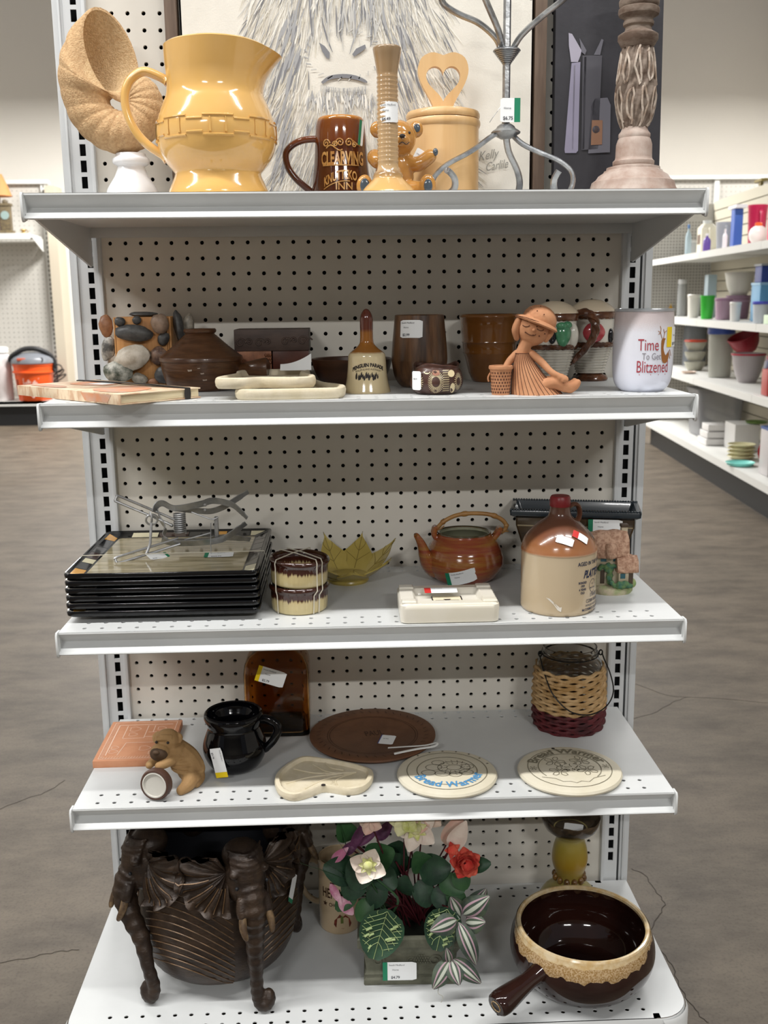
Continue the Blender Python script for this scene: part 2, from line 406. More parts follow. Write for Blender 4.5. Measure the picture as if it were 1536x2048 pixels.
for s in (-1, 1):
    b = B(); b.loft([[(s*(x*k+.0), y*k, z) for x, y in arc] for k, z in ((1.006, -.003), (1.012, -.008), (1.012, -.157))], closed=False, caps=False); b.o('corner_guard', WHITE, t)
b = B(); b.loft([[(x*.93, y*.93, -.05) for x, y in edge], [(x*.93, y*.93, -.158) for x, y in edge]], closed=False, caps=False); b.o('kick_plate', BLACK, t)
# ================================================================ top shelf
Z1 = 1.400; Z2 = 1.121; Z3 = .7908; Z4 = .5135; Z0 = .158
def remesh(o, vox, smooth=4, fac=.5):
    m = o.modifiers.new('r', 'REMESH'); m.mode = 'VOXEL'; m.voxel_size = vox; m.use_smooth_shade = True
    if smooth:
        s = o.modifiers.new('s', 'SMOOTH'); s.iterations = smooth; s.factor = fac
    return o
def limb(b, pts, rs, n=12, k=4):
    """a tapering limb: swept tube with rounded ends"""
    P = sm(pts, k); R = [p.x for p in sm([(r, 0, 0) for r in rs], k)]
    b.tube(P, R, n); b.ball(P[0], R[0]*.99, n=n); b.ball(P[-1], R[-1]*.99, n=n)
    return b
# -- sand-textured shell on a white pedestal
SAND = mat('sand_coating', 'cfae84', .95, c2='b8946c', ns=220, nd=3, ramp=(.35, .65), bump=.9, bs=420)
SANDI = mat('sand_lining', 'dcbf94', .95, c2='c7a57a', ns=240, nd=3, ramp=(.35, .65), bump=.8, bs=420)
GLOSSW = mat('white_glaze', 'eeeef0', .22, coat=.3)
t = thing('shell_sculpture', 'sandy nautilus shell sculpture on white pedestal left of yellow pitcher', 'sculpture', (-.361, -.10, Z1))
P = prof([(.046, 0), (.0405, .022), (.036, .033), (.0268, .047), (.0212, .060), (.0215, .0635), (.0275, .0675), (.0278, .074), (.024, .0775), (.0225, .082)], 4)
B().lathe([(0, 0)]+P+[(0, .083)], 40).o('pedestal', GLOSSW, t)
def spiral(a):
    key = [(1.85, .140, -.002), (2.3, .121, .018), (3.14, .094, .026), (3.9, .083, .018), (4.71, .076, .012), (5.5, .065, .006), (6.28, .056, .003), (7.0, .050, .002), (7.8, .030, .001)]
    for (a0, o0, i0), (a1, o1, i1) in zip(key, key[1:]):
        if a <= a1: u = (a-a0)/(a1-a0); u = max(u, 0); return o0+(o1-o0)*u, i0+(i1-i0)*u
    return key[-1][1:]
def shell_ring(a, k=1, n=28):
    ro, ri = spiral(a); u = V((math.cos(a), 0, math.sin(a))); tn = V((-math.sin(a), 0, math.cos(a)))
    c = V((.336-.361, 0, .158))+u*(ro+ri)/2; c = V((-.002, 0, .158))+u*(ro+ri)/2
    A = (ro-ri)/2*k; w = max(0, min(1, (2.75-a)/.9)); bdir = (V((0, -1, 0))*(1-.45*w)+tn*(.8*w)).normalized()
    Bx = min(A*1.05, .046)*k*(1-.12*w)
    out = []
    for i in range(n):
        q = 2*PI*i/n; rib = 1+(.045*abs(math.sin(a*9.5+.25*math.cos(q)))-.02)*(k == 1)*min(1, max(0, (a-1.85)*3))
        out.append(c+u*(A*math.cos(q)*rib)+bdir*(Bx*math.sin(q)*rib))
    return out
AA = [1.85+i*.03 for i in range(190)]
b = B(); b.loft([shell_ring(a) for a in AA], caps=False); b.loft([shell_ring(1.85), shell_ring(1.85, .94)], caps=False)
b.raw(shell_ring(AA[-1]), [tuple(range(28))]); b.o('ribbed_body', SAND, t, ang=80)
b = B(); R = [shell_ring(a, .94) for a in [1.85+i*.08 for i in range(18)]]; b.loft(R, caps=False); b.raw(R[-1], [tuple(range(28))]); b.o('mouth_lining', SANDI, t)

# -- yellow pitcher
YEL = mat('butternut_glaze', 'dfb26c', .12, c2='dcae64', ns=12, coat=.6)
t = thing('pitcher', 'large glossy butternut yellow ceramic pitcher with woven band and spout', 'pitcher', (-.2135, -.22, Z1))
PP = prof([(.071, 0), (.0725, .004), (.0712, .013), (.0655, .026), (.0622, .034), (.0622, .038), (.068, .045), (.0745, .0535), (.0825, .0703), (.0853, .0908), (.0826, .1085), (.0745, .130), (.0695, .1415), (.068, .1515), (.0688, .1649), (.0715, .1782), (.0745, .192), (.077, .2035)], 4)
def spout(p, a):
    z = p.z; k = max(0, (z-.14)/.065)
    d = math.atan2(math.sin(a), math.cos(a)); g = math.exp(-(d/.55)**2)
    r = math.hypot(p.x, p.y); s = 1+k**1.6*(.27*g-.10*(1-g)*max(0, -math.cos(a)))/1.0
    return V((p.x*s, p.y*s*(1-.05*k*g), z-k*k*.010*g+k*k*.004*(1-g)))
B().lathe(solid(PP, .005), 72, fn=spout).o('body', YEL, t)
b = B(); H = sm([(-.066, 0, .163), (-.078, 0, .170), (-.0995, 0, .1765), (-.118, 0, .1655), (-.127, 0, .1455), (-.1255, 0, .121), (-.115, 0, .0965), (-.0985, 0, .0775), (-.0815, 0, .066), (-.072, 0, .060)], 4)
b.tube(H, [.0105]+[.0085]*(len(H)-4)+[.010, .0115, .013], 14, fl=.75); b.o('handle', YEL, t)
f = wrap(PP, 0)
def relief(b, x0, x1, z0, z1, h, P, a0=-PI/2, n=4):
    F = wrap(P, h, a0); G = wrap(P, -.001, a0); m = min(h, (z1-z0)/3)
    for i in range(n):
        xa, xb = x0+(x1-x0)*i/n, x0+(x1-x0)*(i+1)/n; ia = m if i == 0 else 0; ib = m if i == n-1 else 0
        b.raw([G(xa, z0), G(xb, z0), G(xb, z1), G(xa, z1), F(xa+ia, z0+m), F(xb-ib, z0+m), F(xb-ib, z1-m), F(xa+ia, z1-m)], [(4, 5, 6, 7), (0, 1, 5, 4), (1, 2, 6, 5), (2, 3, 7, 6), (3, 0, 4, 7)])
b = B()
for k in range(8):
    c = 2*PI*.085/8*(k-3)+.012
    relief(b, c-.022, c+.022, .1035, .1075, .002, PP); relief(b, c-.022, c+.022, .0770, .0815, .002, PP)
    relief(b, c-.013, c-.0085, .0815, .1035, .0017, PP); relief(b, c+.0085, c+.013, .0815, .1035, .0017, PP)
    relief(b, c+.021, c+.046, .099, .1030, .0017, PP); relief(b, c+.021, c+.046, .0815, .0855, .0017, PP)
b.o('woven_relief', YEL, t, ang=50)

# -- brown inn mug
BRN = mat('brown_glaze', '6b3518', .1, c2='8a4a1c', ns=14, ramp=(.35, .7), coat=.5)
TAN = mat('raised_tan_glaze', 'c89a5c', .2, c2='a8743a', ns=90, coat=.4)
BRD = mat('dark_brown_glaze', '3a1d10', .15, coat=.5)
t = thing('inn_mug', 'dark brown glazed mug with raised tan lettering and scrolls', 'mug', (-.036, -.128, Z1)); t.scale = (1.045,)*3
MP = prof([(.046, 0), (.0448, .008), (.0432, .028), (.0405, .0512), (.0385, .0721), (.0376, .0929), (.036, .1102), (.034, .1185), (.0325, .1215)], 3)
B().lathe(solid(MP, .0035), 48).o('body', zbands(BRN, [(0, '4a2412'), (.085, '512814'), (.088, '6d381b'), (.116, '73401f'), (.1205, 'b8792f')], .001, 60), t)
b = B(); H = sm([(-.034, 0, .094), (-.054, 0, .0925), (-.070, 0, .086), (-.0805, 0, .074), (-.078, 0, .055), (-.0665, 0, .0385), (-.052, 0, .026), (-.040, 0, .016)], 4)
b.tube(H, .0062, 12, fl=.8); b.o('handle', BRN, t)
f = wrap(MP, .0013); b = B()
b.text('CLEARVING', .0255, lambda x, y: f(x+.003, y+.0535), bold=.035, sx=.50)
arcy = lambda x: .0335-((x-.008)/.034)**2*.011
b.text('KNUTTEKO', .0175, lambda x, y: f(x-.0015, y+arcy(x)), bold=.03, sx=.54)
b.text('INN', .0145, lambda x, y: f(x+.004, y+.0185), bold=.01, sx=1.0)
b.o('raised_lettering', TAN, t)
b = B(); f2 = wrap(MP, .0006)
def swirl(b, x, z, r, dirn, turns=1.5, w=.001):
    b.tube([f2(x+dirn*r*(1-i/26)*math.cos(i*turns*2*PI/22), z+r*(1-i/26)*math.sin(i*turns*2*PI/22)) for i in range(23)], w, 6)
for x, z, r, d in ((-.022, .083, .006, 1), (-.008, .0815, .004, -1), (-.001, .0835, .006, -1), (.012, .0835, .0062, 1), (.0205, .0805, .004, 1), (-.018, .011, .0055, 1), (-.009, .0125, .0035, -1), (-.002, .0085, .006, -1), (.013, .0085, .006, 1), (.02, .006, .0035, 1)): swirl(b, x, z, r, d)
b.tube([f2(-.022+i*.0035, .0765+.004*math.sin(i*.8)) for i in range(8)], .001, 6); b.tube([f2(.018+i*.0025, .0865-.0014*i) for i in range(6)], .001, 6)
b.tube([f2(-.028+i*.0028, .0525) for i in range(21)], .0008, 6)
b.tube([f2(-.027+i*.0028, arcy(-.027+i*.0028+.001)-.003) for i in range(15)], .0008, 6)
b.o('scroll_relief', TAN, t)
sticker(t, Matrix.Translation(f(.033, .098)) @ Euler((PI/2, .17, .95)).to_matrix().to_4x4(), .012, .035, 'green', '', side=-1, shop='', what='', bw=.5)

# -- ringed bottle vase
VAS = zbands(mat('ash_glaze', 'b98f5a', .18, coat=.5), [(0, 'd2a562'), (.022, 'cba268'), (.030, '977752'), (.036, 'b89a72'), (.12, 'b59670'), (.17, 'a28562'), (.194, '937a5c')], .006, 50)
t = thing('bottle_vase', 'tall slim tan bottle vase with ringed neck and price sticker', 'vase', (.030, -.27, Z1))
VP = [(.041, 0), (.0405, .002), (.0371, .0065), (.0328, .012), (.026, .0185), (.0225, .0222), (.0205, .0245), (.0212, .027), (.0195, .031), (.0162, .0345), (.0148, .0402), (.0142, .0445)]
z = .0445
while z < .158: VP += [(.0149, z+.0014), (.0149, z+.0026), (.0138, z+.0048)]; z += .0058
VP += [(.0145, .1625), (.0162, .1735), (.0186, .1864), (.0199, .1935), (.0196, .1955)]
B().lathe(solid(VP, .003), 40).o('body', VAS, t, ang=60)
sticker(t, T(.0015, -.0149, .110, PI/2, 0, 0), .0285, .027, None, '$4.49', .0149)

# -- teddy bear figurine
BEAR = mat('bear_glaze', 'a9773c', .15, c2='c08a45', ns=30, ramp=(.35, .65), coat=.5)
PADM = mat('blue_grey_pad', '47525c', .15, coat=.5)
t = thing('bear_figurine', 'glossy brown ceramic teddy bear seated behind the bottle vase', 'figurine', (.0430, -.185, Z1))
b = B(); b.ball((0, 0, .036), (.029, .025, .036)); b.ball((.005, -.004, .089), (.0275, .024, .0265)); b.ball((.009, -.026, .083), (.0135, .010, .010))
for s in (-1, 1):
    b.ball((.004+s*.0285, .004, .103), (.0115, .007, .0125))
    limb(b, [(s*.018, -.004, .058), (s*.034, -.010, .052), (s*.052, -.012, .063)] if s > 0 else [(-.018, -.004, .060), (-.030, -.016, .062), (-.026, -.026, .054)], [.011, .0115, .0105])
    limb(b, [(s*.018, -.008, .016), (s*.034, -.030, .014), (s*.043, -.043, .014)], [.015, .0125, .012])
    b.ball((s*.0455, -.050, .0175), (.0125, .008, .0165))
remesh(b.o('body', BEAR, t), .0022)
for x, y, z, r in ((.0455, -.0585, .0165, (.0062, .0015, .0095)), (-.0455, -.0585, .0175, (.0068, .0015, .010)), (.0595, -.0185, .068, (.004, .0035, .0055)), (.0335, -.003, .104, (.005, .0012, .006))):
    B().ball((x, y, z), r).o('pad', PADM, t)
b = B(); b.ball((.010, -.0365, .088), (.0045, .003, .003)); b.ball((-.006, -.0225, .096), .0022); b.ball((.021, -.0215, .0945), .0022)
b.tube(sm([(.000, -.0338, .080), (.004, -.0358, .0765), (.010, -.0365, .0795), (.0155, -.0352, .0765), (.0205, -.0325, .080)], 5), .0006, 6); b.o('face', DARK, t)
sticker(t, T(.036, -.012, .063, PI/2, .5, .2), .016, .02, None, '', shop='', what='0781')

# -- maple canister with heart-handled lid
MAPLE = mat('pale_maple', 'deb884', .4, c2='d5ab74', ns=5, st=(6, 6, .6), nd=6, coat=.15)
t = thing('wooden_canister', 'round pale wooden canister with heart-shaped cut-out lid handle', 'canister', (.1225, -.108, Z1))
B().lathe([(0, 0), (.058, 0), (.058, .012), (.0562, .014), (.0555, .02), (.0555, .114), (.0568, .1155), (.058, .119), (.0578, .1235), (.0565, .126), (.05, .127), (0, .127)], 56).o('body', MAPLE, t)
B().lathe([(0, .127), (.0555, .1272), (.057, .130), (.057, .134), (.055, .138), (.046, .1405), (0, .1412)], 56).o('lid', MAPLE, t)
def heart(s, n=40): return [(s*16*math.sin(a)**3/16, s*(13*math.cos(a)-5*math.cos(2*a)-2*math.cos(3*a)-math.cos(4*a))/16) for a in [2*PI*i/n for i in range(n)]]
out = sm([(-.016, .139, 0), (-.0155, .147, 0), (-.022, .160, 0), (-.034, .181, 0), (-.0388, .2, 0), (-.033, .217, 0), (-.018, .2245, 0), (-.006, .2225, 0), (0, .2205, 0), (.006, .2225, 0), (.018, .2245, 0), (.033, .217, 0), (.0388, .2, 0), (.034, .181, 0), (.022, .160, 0), (.0155, .147, 0), (.016, .139, 0)], 3)
hh = [(x*.0255, z*.0275+.1845) for x, z in heart(1, 49)]
inn = sorted(hh, key=lambda p: 0)
out = [(p.x, p.y) for p in out]; n = len(out)
# pair outline and heart by running both from the bottom, clockwise
ho = [(.0262*math.sin(a)**3, .1835+.0285*(13*math.cos(a)-5*math.cos(2*a)-2*math.cos(3*a)-math.cos(4*a))/16) for a in [PI+2*PI*i/(n-1) for i in range(n)]]
b = B(); rings = []
for y in (-.0065, .0065): rings.append([(x, y, z) for x, z in out]); 
fr, bk = rings; hf = [(x, -.0065, z) for x, z in ho]; hb = [(x, .0065, z) for x, z in ho]
b.loft([fr, hf, hb, bk, fr], caps=False, closed=False)
b.raw([(-.016, -.0065, .139), (.016, -.0065, .139), (.016, .0065, .139), (-.016, .0065, .139)], [(0, 1, 2, 3)])
b.raw([fr[0], fr[-1], hf[0], bk[0], bk[-1], hb[0]], [(0, 1, 2), (3, 5, 4)])
b.o('heart_handle', MAPLE, t)

# -- wrought-iron candelabra
IRON = mat('brushed_pewter', 'b4b6b7', .28, m=.85, c2='85878a', ns=30, bump=.25, bs=90)
t = thing('candelabra', 'pewter wrought-iron candelabra with scrolled feet and hanging tag', 'candelabra', (.2125, -.16, Z1))
L = lambda p, q=0: [(x-.2125, q*i/(len(p)-1), z) for i, (x, z) in enumerate(p)]
b = B(); b.tube([(0, 0, .105), (0, 0, .34)], .0058, 6); b.o('stem', IRON, t)
b = B(); b.lathe([(0, .092), (.008, .092), (.0215, .0995), (.0222, .1015), (.0195, .104), (.015, .1065), (.013, .110), (.008, .1135), (0, .114)], 24); b.o('lower_collar', IRON, t)
b = B(); R = [(0, .195), (.0045, .1955)]
for i in range(9): z = .197+i*.0022; r = .007+i*.0017; R += [(r-.001, z), (r, z+.0011), (r-.0006, z+.0022)]
b.lathe(R+[(.019, .218), (0, .219)], 24); b.o('upper_collar', IRON, t)
legs = [([(.2050, .100), (.1926, .0964), (.1588, .073), (.1248, .0552), (.1073, .0409), (.0985, .027), (.0995, .012), (.1075, .0058), (.1185, .0068), (.1290, .0150), (.1296, .0275), (.1225, .0365), (.1165, .0395)], -.07),
        ([(.2200, .100), (.2383, .0833), (.2651, .0702), (.2921, .0578), (.3085, .0432), (.3110, .0265), (.3030, .0095), (.2900, .0060), (.2800, .0135), (.2785, .0280), (.2840, .0395)], -.05),
        ([(.2131, .098), (.2194, .0762), (.235, .0509), (.2420, .0327), (.2410, .016), (.2345, .0065), (.2265, .011), (.2275, .020)], .10)]
for p, q in legs:
    b = B(); b.tube(sm(L(p, q), 4), .0052, 8, fl=.75); b.o('leg', IRON, t)
arms = [([(.2040, .2150), (.1980, .2280), (.1850, .2400), (.1650, .2520), (.1391, .2606), (.117, .2722), (.1118, .2858), (.1206, .3027), (.135, .305), (.143, .298)], -.05),
        ([(.2075, .2150), (.1960, .2380), (.1722, .2756), (.1560, .3050), (.150, .33)], -.10), ([(.2200, .2150), (.232, .2345), (.2613, .2585), (.2905, .2789), (.3068, .2993), (.318, .325)], -.06)]
for p, q in arms:
    b = B(); b.tube(sm(L(p, q), 4), .005, 8, fl=.8); b.o('arm', IRON, t)
b = B(); b.tube(sm([(.035, .04, .34), (.030, .035, .315), (.040, .03, .298), (.052, .03, .312), (.05, .03, .34)], 4), .007, 8, fl=.45); b.o('leaf', IRON, t)
sticker(t, T(.0045, -.012, .131, PI/2, 0, .03), .030, .034, 'green', '$6.75', side=1, shop='', what='Home', bw=.3)
b = B(); b.tube(sm([(-.004, -.008, .146), (-.012, -.012, .133), (-.022, -.012, .120), (-.026, -.010, .114)], 4), .0004, 5); b.o('tag_string', IRON, t)

# -- carved candlestick
CARV = mat('whitewashed_carved_wood', '8f8175', .8, c2='5f4d41', ns=22, st=(1, 1, 3), nd=8, ramp=(.38, .62), bump=.6, bs=90)
CARB = mat('whitewashed_base_wood', 'bdaea4', .8, c2='9c8376', ns=26, nd=8, ramp=(.35, .65), bump=.4, bs=80)
PALE = mat('whitewash_ridge', 'c4b7aa', .8, c2='9a8676', ns=60)
t = thing('carved_candlestick', 'tall whitewashed wood candlestick with carved leaves, before dark painting', 'candlestick', (.4165, -.13, Z1))
B().lathe([(0, 0), (.074, 0), (.0735, .006), (.0684, .0178), (.0655, .022), (.0628, .0312), (.057, .035), (.053, .0409), (.0455, .0455), (.0445, .0478), (.041, .0492), (.0405, .0530), (.0315, .0552), (0, .056)], 48).o('base', CARB, t)
B().lathe([(0, .055), (.0300, .0555), (.0316, .0575), (.0316, .062), (.0285, .065), (.0278, .068), (.0273, .0866), (.025, .094), (.0234, .0962), (.0242, .099), (.0240, .1025), (.021, .106), (.0195, .1095), (.0185, .112), (0, .113)], 40).o('lower_turning', CARB, t)
CP = prof([(.0185, .111), (.0215, .117), (.0241, .125), (.0275, .140), (.0293, .155), (.0288, .170), (.0275, .185), (.0257, .2023), (.0232, .218), (.0215, .226)], 5)
def acan(p, a): 
    k = 1+.05*math.sin(9*a+5*math.sin(p.z*55))+.045*math.sin(18*a-p.z*190+2*math.sin(3*a))
    return V((p.x*k, p.y*k, p.z))
B().lathe([(0, .111)]+CP+[(0, .226)], 96, fn=acan).o('carved_shaft', CARV, t)
b = B(); r3 = random.Random(3)
for k in range(9):
    a = -PI/2+2*PI*k/9+.2
    for up in (0, 1):
        zz = (.115, .168) if not up else (.222, .172); pts = []
        for i in range(17):
            u = i/16; s = math.sin(u*PI); z = zz[0]+(zz[1]-zz[0])*(u*2 if u < .5 else 2-2*u)
            pts.append((a+up*.33+(u-.5)*.62*s**.5+.10*math.sin(11*u+k), z+.004*math.sin(17*u+k)))
        b.tube([((rad(CP, z)+.0010)*math.cos(q), (rad(CP, z)+.0010)*math.sin(q), z) if 0 else V(((rad(CP, z)+.0010)*math.cos(q), (rad(CP, z)+.0010)*math.sin(q), z)) for q, z in pts], .0018, 6)
b.o('leaf_ridges', PALE, t)
B().lathe([(0, .225), (.0225, .226), (.0252, .229), (.0302, .2375), (.0300, .244), (.024, .2475), (.0203, .250), (.0192, .2553), (.0225, .258), (.0230, .262), (.0208, .2655), (.022, .268), (.0295, .2722), (.0308, .2765), (.030, .281), (.027, .283), (.0295, .286), (.030, .292), (.027, .297), (.03, .303), (.034, .312), (.033, .318), (0, .32)], 40).o('upper_turning', CARV, t)

# -- cow canvas
FRB = mat('walnut_frame', '6c5a4c', .6, c2='5a493d', ns=8, st=(8, 8, 1)); CANV = mat('canvas_cream', 'ddd9cf', .8, c2='e6e2d8', ns=9, bump=.15, bs=500)
t = thing('cow_canvas', 'framed pale painting of a shaggy cow face leaning on the pegboard', 'painting', (0, -.045, Z1+.001))
b = B(); WX0, WX1, HT = -.3075, .2945, .47
for x in (WX0+.0095, WX1-.0095): b.box((x, .016, HT/2), (.019, .030, HT), bev=.0015)
b.box((0, .016, HT-.009), (WX1-WX0-.038, .03, .018)); b.box((-.006, .016, .006), (WX1-WX0-.038, .03, .012)); b.o('frame', FRB, t)
B().box((-.0065, .028, HT/2), (WX1-WX0-.04, .004, HT-.03)).o('frame_back', BLACK, t)
B().box((-.0055, .013, HT/2), (.551, .024, HT-.04)).o('canvas', CANV, t)
cp = lambda x, y: (-.3079+(x-328)*.000787, .3195-.00075*y)
PM = [mat('paint_'+n, c, .8) for n, c in (('charcoal', '808186'), ('grey', 'a5a6a8'), ('silver', 'c4c3bf'), ('white', 'ece9e0'), ('ivory', 'd0cabb'))]
r4 = random.Random(11); b = B(); lay = [0]
def stroke(px, py, ang, ln, w, mi):
    lay[0] += 1; y = -.0001-lay[0]*2.2e-7
    x, z = cp(px, py); k = .000787; c = r4.uniform(-.25, .25); n = 5; pts = []
    for i in range(n+1):
        u = i/n; a = ang+c*(u-.5); pts.append((x, z)); x += math.cos(a)*ln*k/n; z -= math.sin(a)*ln*k/n
    vs = []
    for i, (x, z) in enumerate(pts):
        a = ang+c*(i/n-.5); hw = w*k*.5*math.sin(PI*(i+.6)/(n+1.2)); vs += [(x+math.sin(a)*hw, y, z+math.cos(a)*hw), (x-math.sin(a)*hw, y, z-math.cos(a)*hw)]
    b.raw(vs, [(2*i, 2*i+1, 2*i+3, 2*i+2) for i in range(n)], None, mi)
for _ in range(2600):
    px, py = r4.uniform(430, 960), r4.uniform(-60, 375); dx = (px-690)
    hw = 130+py*.16
    inface = ((dx/80)**2+((py-120)/85)**2) < 1
    if abs(dx) > hw+60 or inface: continue
    fan = PI/2-dx/190*(.55 if py < 190 else .75)
    edge = abs(dx)/hw
    mi = r4.choices([0, 1, 2, 3, 4], [.25+.5*edge**3, 1., 2, 3.6, 2.4])[0]
    stroke(px, py, fan+r4.gauss(0, .13), r4.uniform(26, 75), r4.uniform(.9, 2.5), mi)
for _ in range(110):   # darker side of the face and under the chin
    s = r4.choice((-1, 1)); py = r4.uniform(20, 330); px = 690+s*(95+py*.12+r4.gauss(0, 14)); stroke(px, py, PI/2-s*.35, r4.uniform(30, 60), r4.uniform(2.5, 6), r4.choice((0, 1, 1)))
for _ in range(90): stroke(r4.uniform(610, 740), r4.uniform(178, 200), PI/2+r4.gauss(0, .25), r4.uniform(12, 40), r4.uniform(2, 4), r4.choice((1, 2, 3)))
for _ in range(60): stroke(r4.gauss(690, 60), r4.uniform(-40, 40), PI/2+r4.gauss(0, .2), r4.uniform(40, 80), r4.uniform(2, 4), r4.choice((0, 1, 2)))
b.o('painted_hair', PM, t, kind='stuff', fix=False)
b = B(); F = lambda x, y: V((cp(x, y)[0], -.0011, cp(x, y)[1]))
b.poly2([(634, 88), (645, 95), (655, 108), (654, 121), (648, 118), (640, 106)], F, mi=0); b.poly2([(726, 92), (728, 99), (716, 108), (703, 116), (700, 111), (708, 100)], F, mi=0)
b.poly2([(p.x, p.y) for p in sm([(636, 166, 0), (652, 154, 0), (680, 150, 0), (706, 153, 0), (726, 162, 0), (728, 168, 0), (704, 161, 0), (680, 158, 0), (655, 161, 0), (640, 170, 0)], 3)], F, mi=0)
for i in range(26):
    x = 636+i*3.6; b.line2([(x, 172+6*math.sin(i*.12)), (x-1+r4.uniform(-2, 2), 186+r4.uniform(-4, 10))], 1.6, F, mi=r4.choice((1, 2)))
for i in range(24): a = i*.27; b.line2([(682+72*math.cos(a), 112+44*math.sin(a)), (682+80*math.cos(a+.1), 112+52*math.sin(a+.1))], 2, F, mi=r4.choice((2, 2, 1)))
b.o('painted_muzzle', PM, t, fix=False)
b = B(); b.text('Kelly', .021, lambda x, y: V((.186+x+.35*y*.6, -.0012, .074+y+x*.18)), align='LEFT', sx=.75); b.text('Carlile', .020, lambda x, y: V((.197+x+.35*y*.6, -.0012, .058+y+x*.16)), align='LEFT', sx=.7)
b.o('signature', mat('pencil', '96948d', .8), t)

# -- dark painting of glassware
t = thing('dark_canvas', 'near-black unframed painting of pale glassware behind the carved candlestick', 'painting', (0, -.05, Z1+.001))
DKC = mat('charcoal_canvas', '35343a', .6, c2='29282d', ns=9, st=(1, 1, .4), bump=.3, bs=60)
b = B(); b.loft([[(.3095, y, 0), (.4825, y, 0), (.4795, y+.012, .42), (.3080, y+.012, .42)] for y in (0, .022)]); b.o('canvas', DKC, t)
G = [mat('paint_'+n, c, .7) for n, c in (('lilac', '8f8ba0'), ('mist', '66656e'), ('slate', '4c4b52'), ('amber', '8a6650'), ('pearl', 'a39fae'))]
dq = lambda x, y: V((.3067+(x-1115)*.00079, -.0012+.012*(.315-.00075*y)/.42-.0004, .3125-.00075*y))
b = B()
b.poly2([(1150, 120), (1168, 118), (1167, 298), (1163, 303), (1140, 303), (1139, 296)], dq, mi=0); b.poly2([(1143, 60), (1150, 62), (1170, 95), (1168, 105), (1163, 118), (1149, 118), (1144, 85)], dq, mi=4)
b.poly2([(1172, 105), (1212, 105), (1208, 295), (1174, 297)], dq, mi=2); b.poly2([(1176, 108), (1180, 108), (1180, 294), (1175, 296)], dq, mi=1); b.poly2([(1165, 70), (1180, 95), (1177, 104), (1170, 98)], dq, mi=1); b.poly2([(1195, 104), (1210, 72), (1214, 74), (1208, 104)], dq, mi=1)
b.poly2([(1192, 205), (1200, 192), (1225, 190), (1232, 205), (1233, 302), (1188, 304)], dq, mi=1); b.poly2([(1155, 125), (1158, 125), (1157, 296), (1154, 296)], dq, mi=4)
b.o('painted_vessels', G, t, fix=False)
b = B(); h = lambda x, y: dq(x, y)+V((0, -.0005, 0)); b.poly2([(1194, 236), (1216, 236), (1216, 286), (1193, 287)], h, mi=3); b.poly2([(1203+8*math.cos(a), 255+8*math.sin(a)) for a in [i*.6 for i in range(10)]], h, mi=1)
b.o('painted_label', G, t, fix=False)
# ================================================================ second shelf
def rock(b, c, r, seed, amp=.18, n=14, tilt=0):
    o = V((seed*3.1, seed*1.7, seed*2.3)); M = Matrix.Rotation(tilt, 3, 'Y')
    b.ball(c, (1, 1, 1), n=n, fn=lambda p: M @ V(tuple(p[i]*r[i]*(1+amp*noise.noise(p*1.3+o)+amp*.4*noise.noise(p*3+o)) for i in range(3))))
SL = {k: mat('stone_'+k, a, .45, c2=c, ns=s, nd=8, ramp=(.4, .6), bump=.3, bs=150) for k, a, c, s in
      (('tan', '9a6d4c', '7f563c', 60), ('charcoal', '3b3b3c', '4d4d4c', 90), ('speckled', '4a4947', 'c5c1b8', 40), ('mossy', '3d4437', 'b9b8ae', 45), ('white', 'c9c2b5', 'a99f8f', 50), ('russet', '4d3830', '7b6252', 120), ('grey', '7d776d', 'a29b8e', 110), ('beige', '9b8675', '7e6a5a', 60))}
BLOCK = mat('honey_pine', 'c8935a', .5, c2='a8743e', ns=4, st=(14, 14, 1.2), nd=6)
t = thing('stone_block', 'honey wood block studded with glued river stones behind the notebook', 'ornament', (-.391, -.100, Z2))
b = B()
for x0, x1 in ((-.0135, -.0105), (-.0105, .071), (.071, .074), (.074, .078)):
    b.box(((x0+x1)/2, .045, .0565), (x1-x0-.0006, .09, .113), bev=.0006)
b.o('wood_block', BLOCK, t)
for i, (x, z, rx, rz, k, y, tl) in enumerate(((-.0277, .0997, .0112, .018, 'tan', .012, 0), (-.0257, .064, .0115, .0195, 'speckled', .010, .2), (-.008, .0270, .023, .0172, 'mossy', -.014, 0), (-.002, .106, .0088, .0076, 'charcoal', -.004, 0), (.025, .1084, .0072, .0066, 'charcoal', -.004, 0), (.0195, .0878, .0305, .0140, 'charcoal', -.007, .05), (.0624, .102, .0145, .0165, 'beige', -.009, 0), (.0663, .0783, .009, .0115, 'charcoal', -.004, .5), (.0172, .0498, .0300, .0200, 'white', -.010, -.25), (.057, .0514, .0142, .0152, 'russet', -.006, 0), (.0257, .0160, .0130, .0092, 'grey', -.010, .3), (.0468, .0105, .0096, .0068, 'tan', -.009, 0), (.064, .0215, .0145, .0146, 'charcoal', -.009, .3), (.0874, .0960, .0078, .027, 'charcoal', .020, -.1), (.099, .0957, .0105, .023, 'grey', .045, .1), (.0304, .1170, .023, .0045, 'charcoal', .030, .02))):
    b = B(); rock(b, (x, y, z), (rx, min(rx, rz)*.75 if i < 13 else .012, rz), i+1, tilt=tl); b.o('stone', SL[k], t)

# notebook
MAPC = mat('antique_map_print', 'c9a585', .6, c2='e2cdb0', ns=24, nd=8, ramp=(.42, .55), st=(1, 3, 1)); MAPO = mat('map_orange', 'd0906a', .6, c2='c2a08c', ns=40); PAGES = mat('cream_pages', 'e6d9b8', .8, c2='d3c49f', ns=300, st=(.05, .05, 4)); ELAS = mat('black_elastic', '26221f', .7)
t = thing('notebook', 'closed notebook with antique map cover and black elastic strap', 'notebook', (-.338, -.388, Z2+.0005), math.atan2(.098, .094))
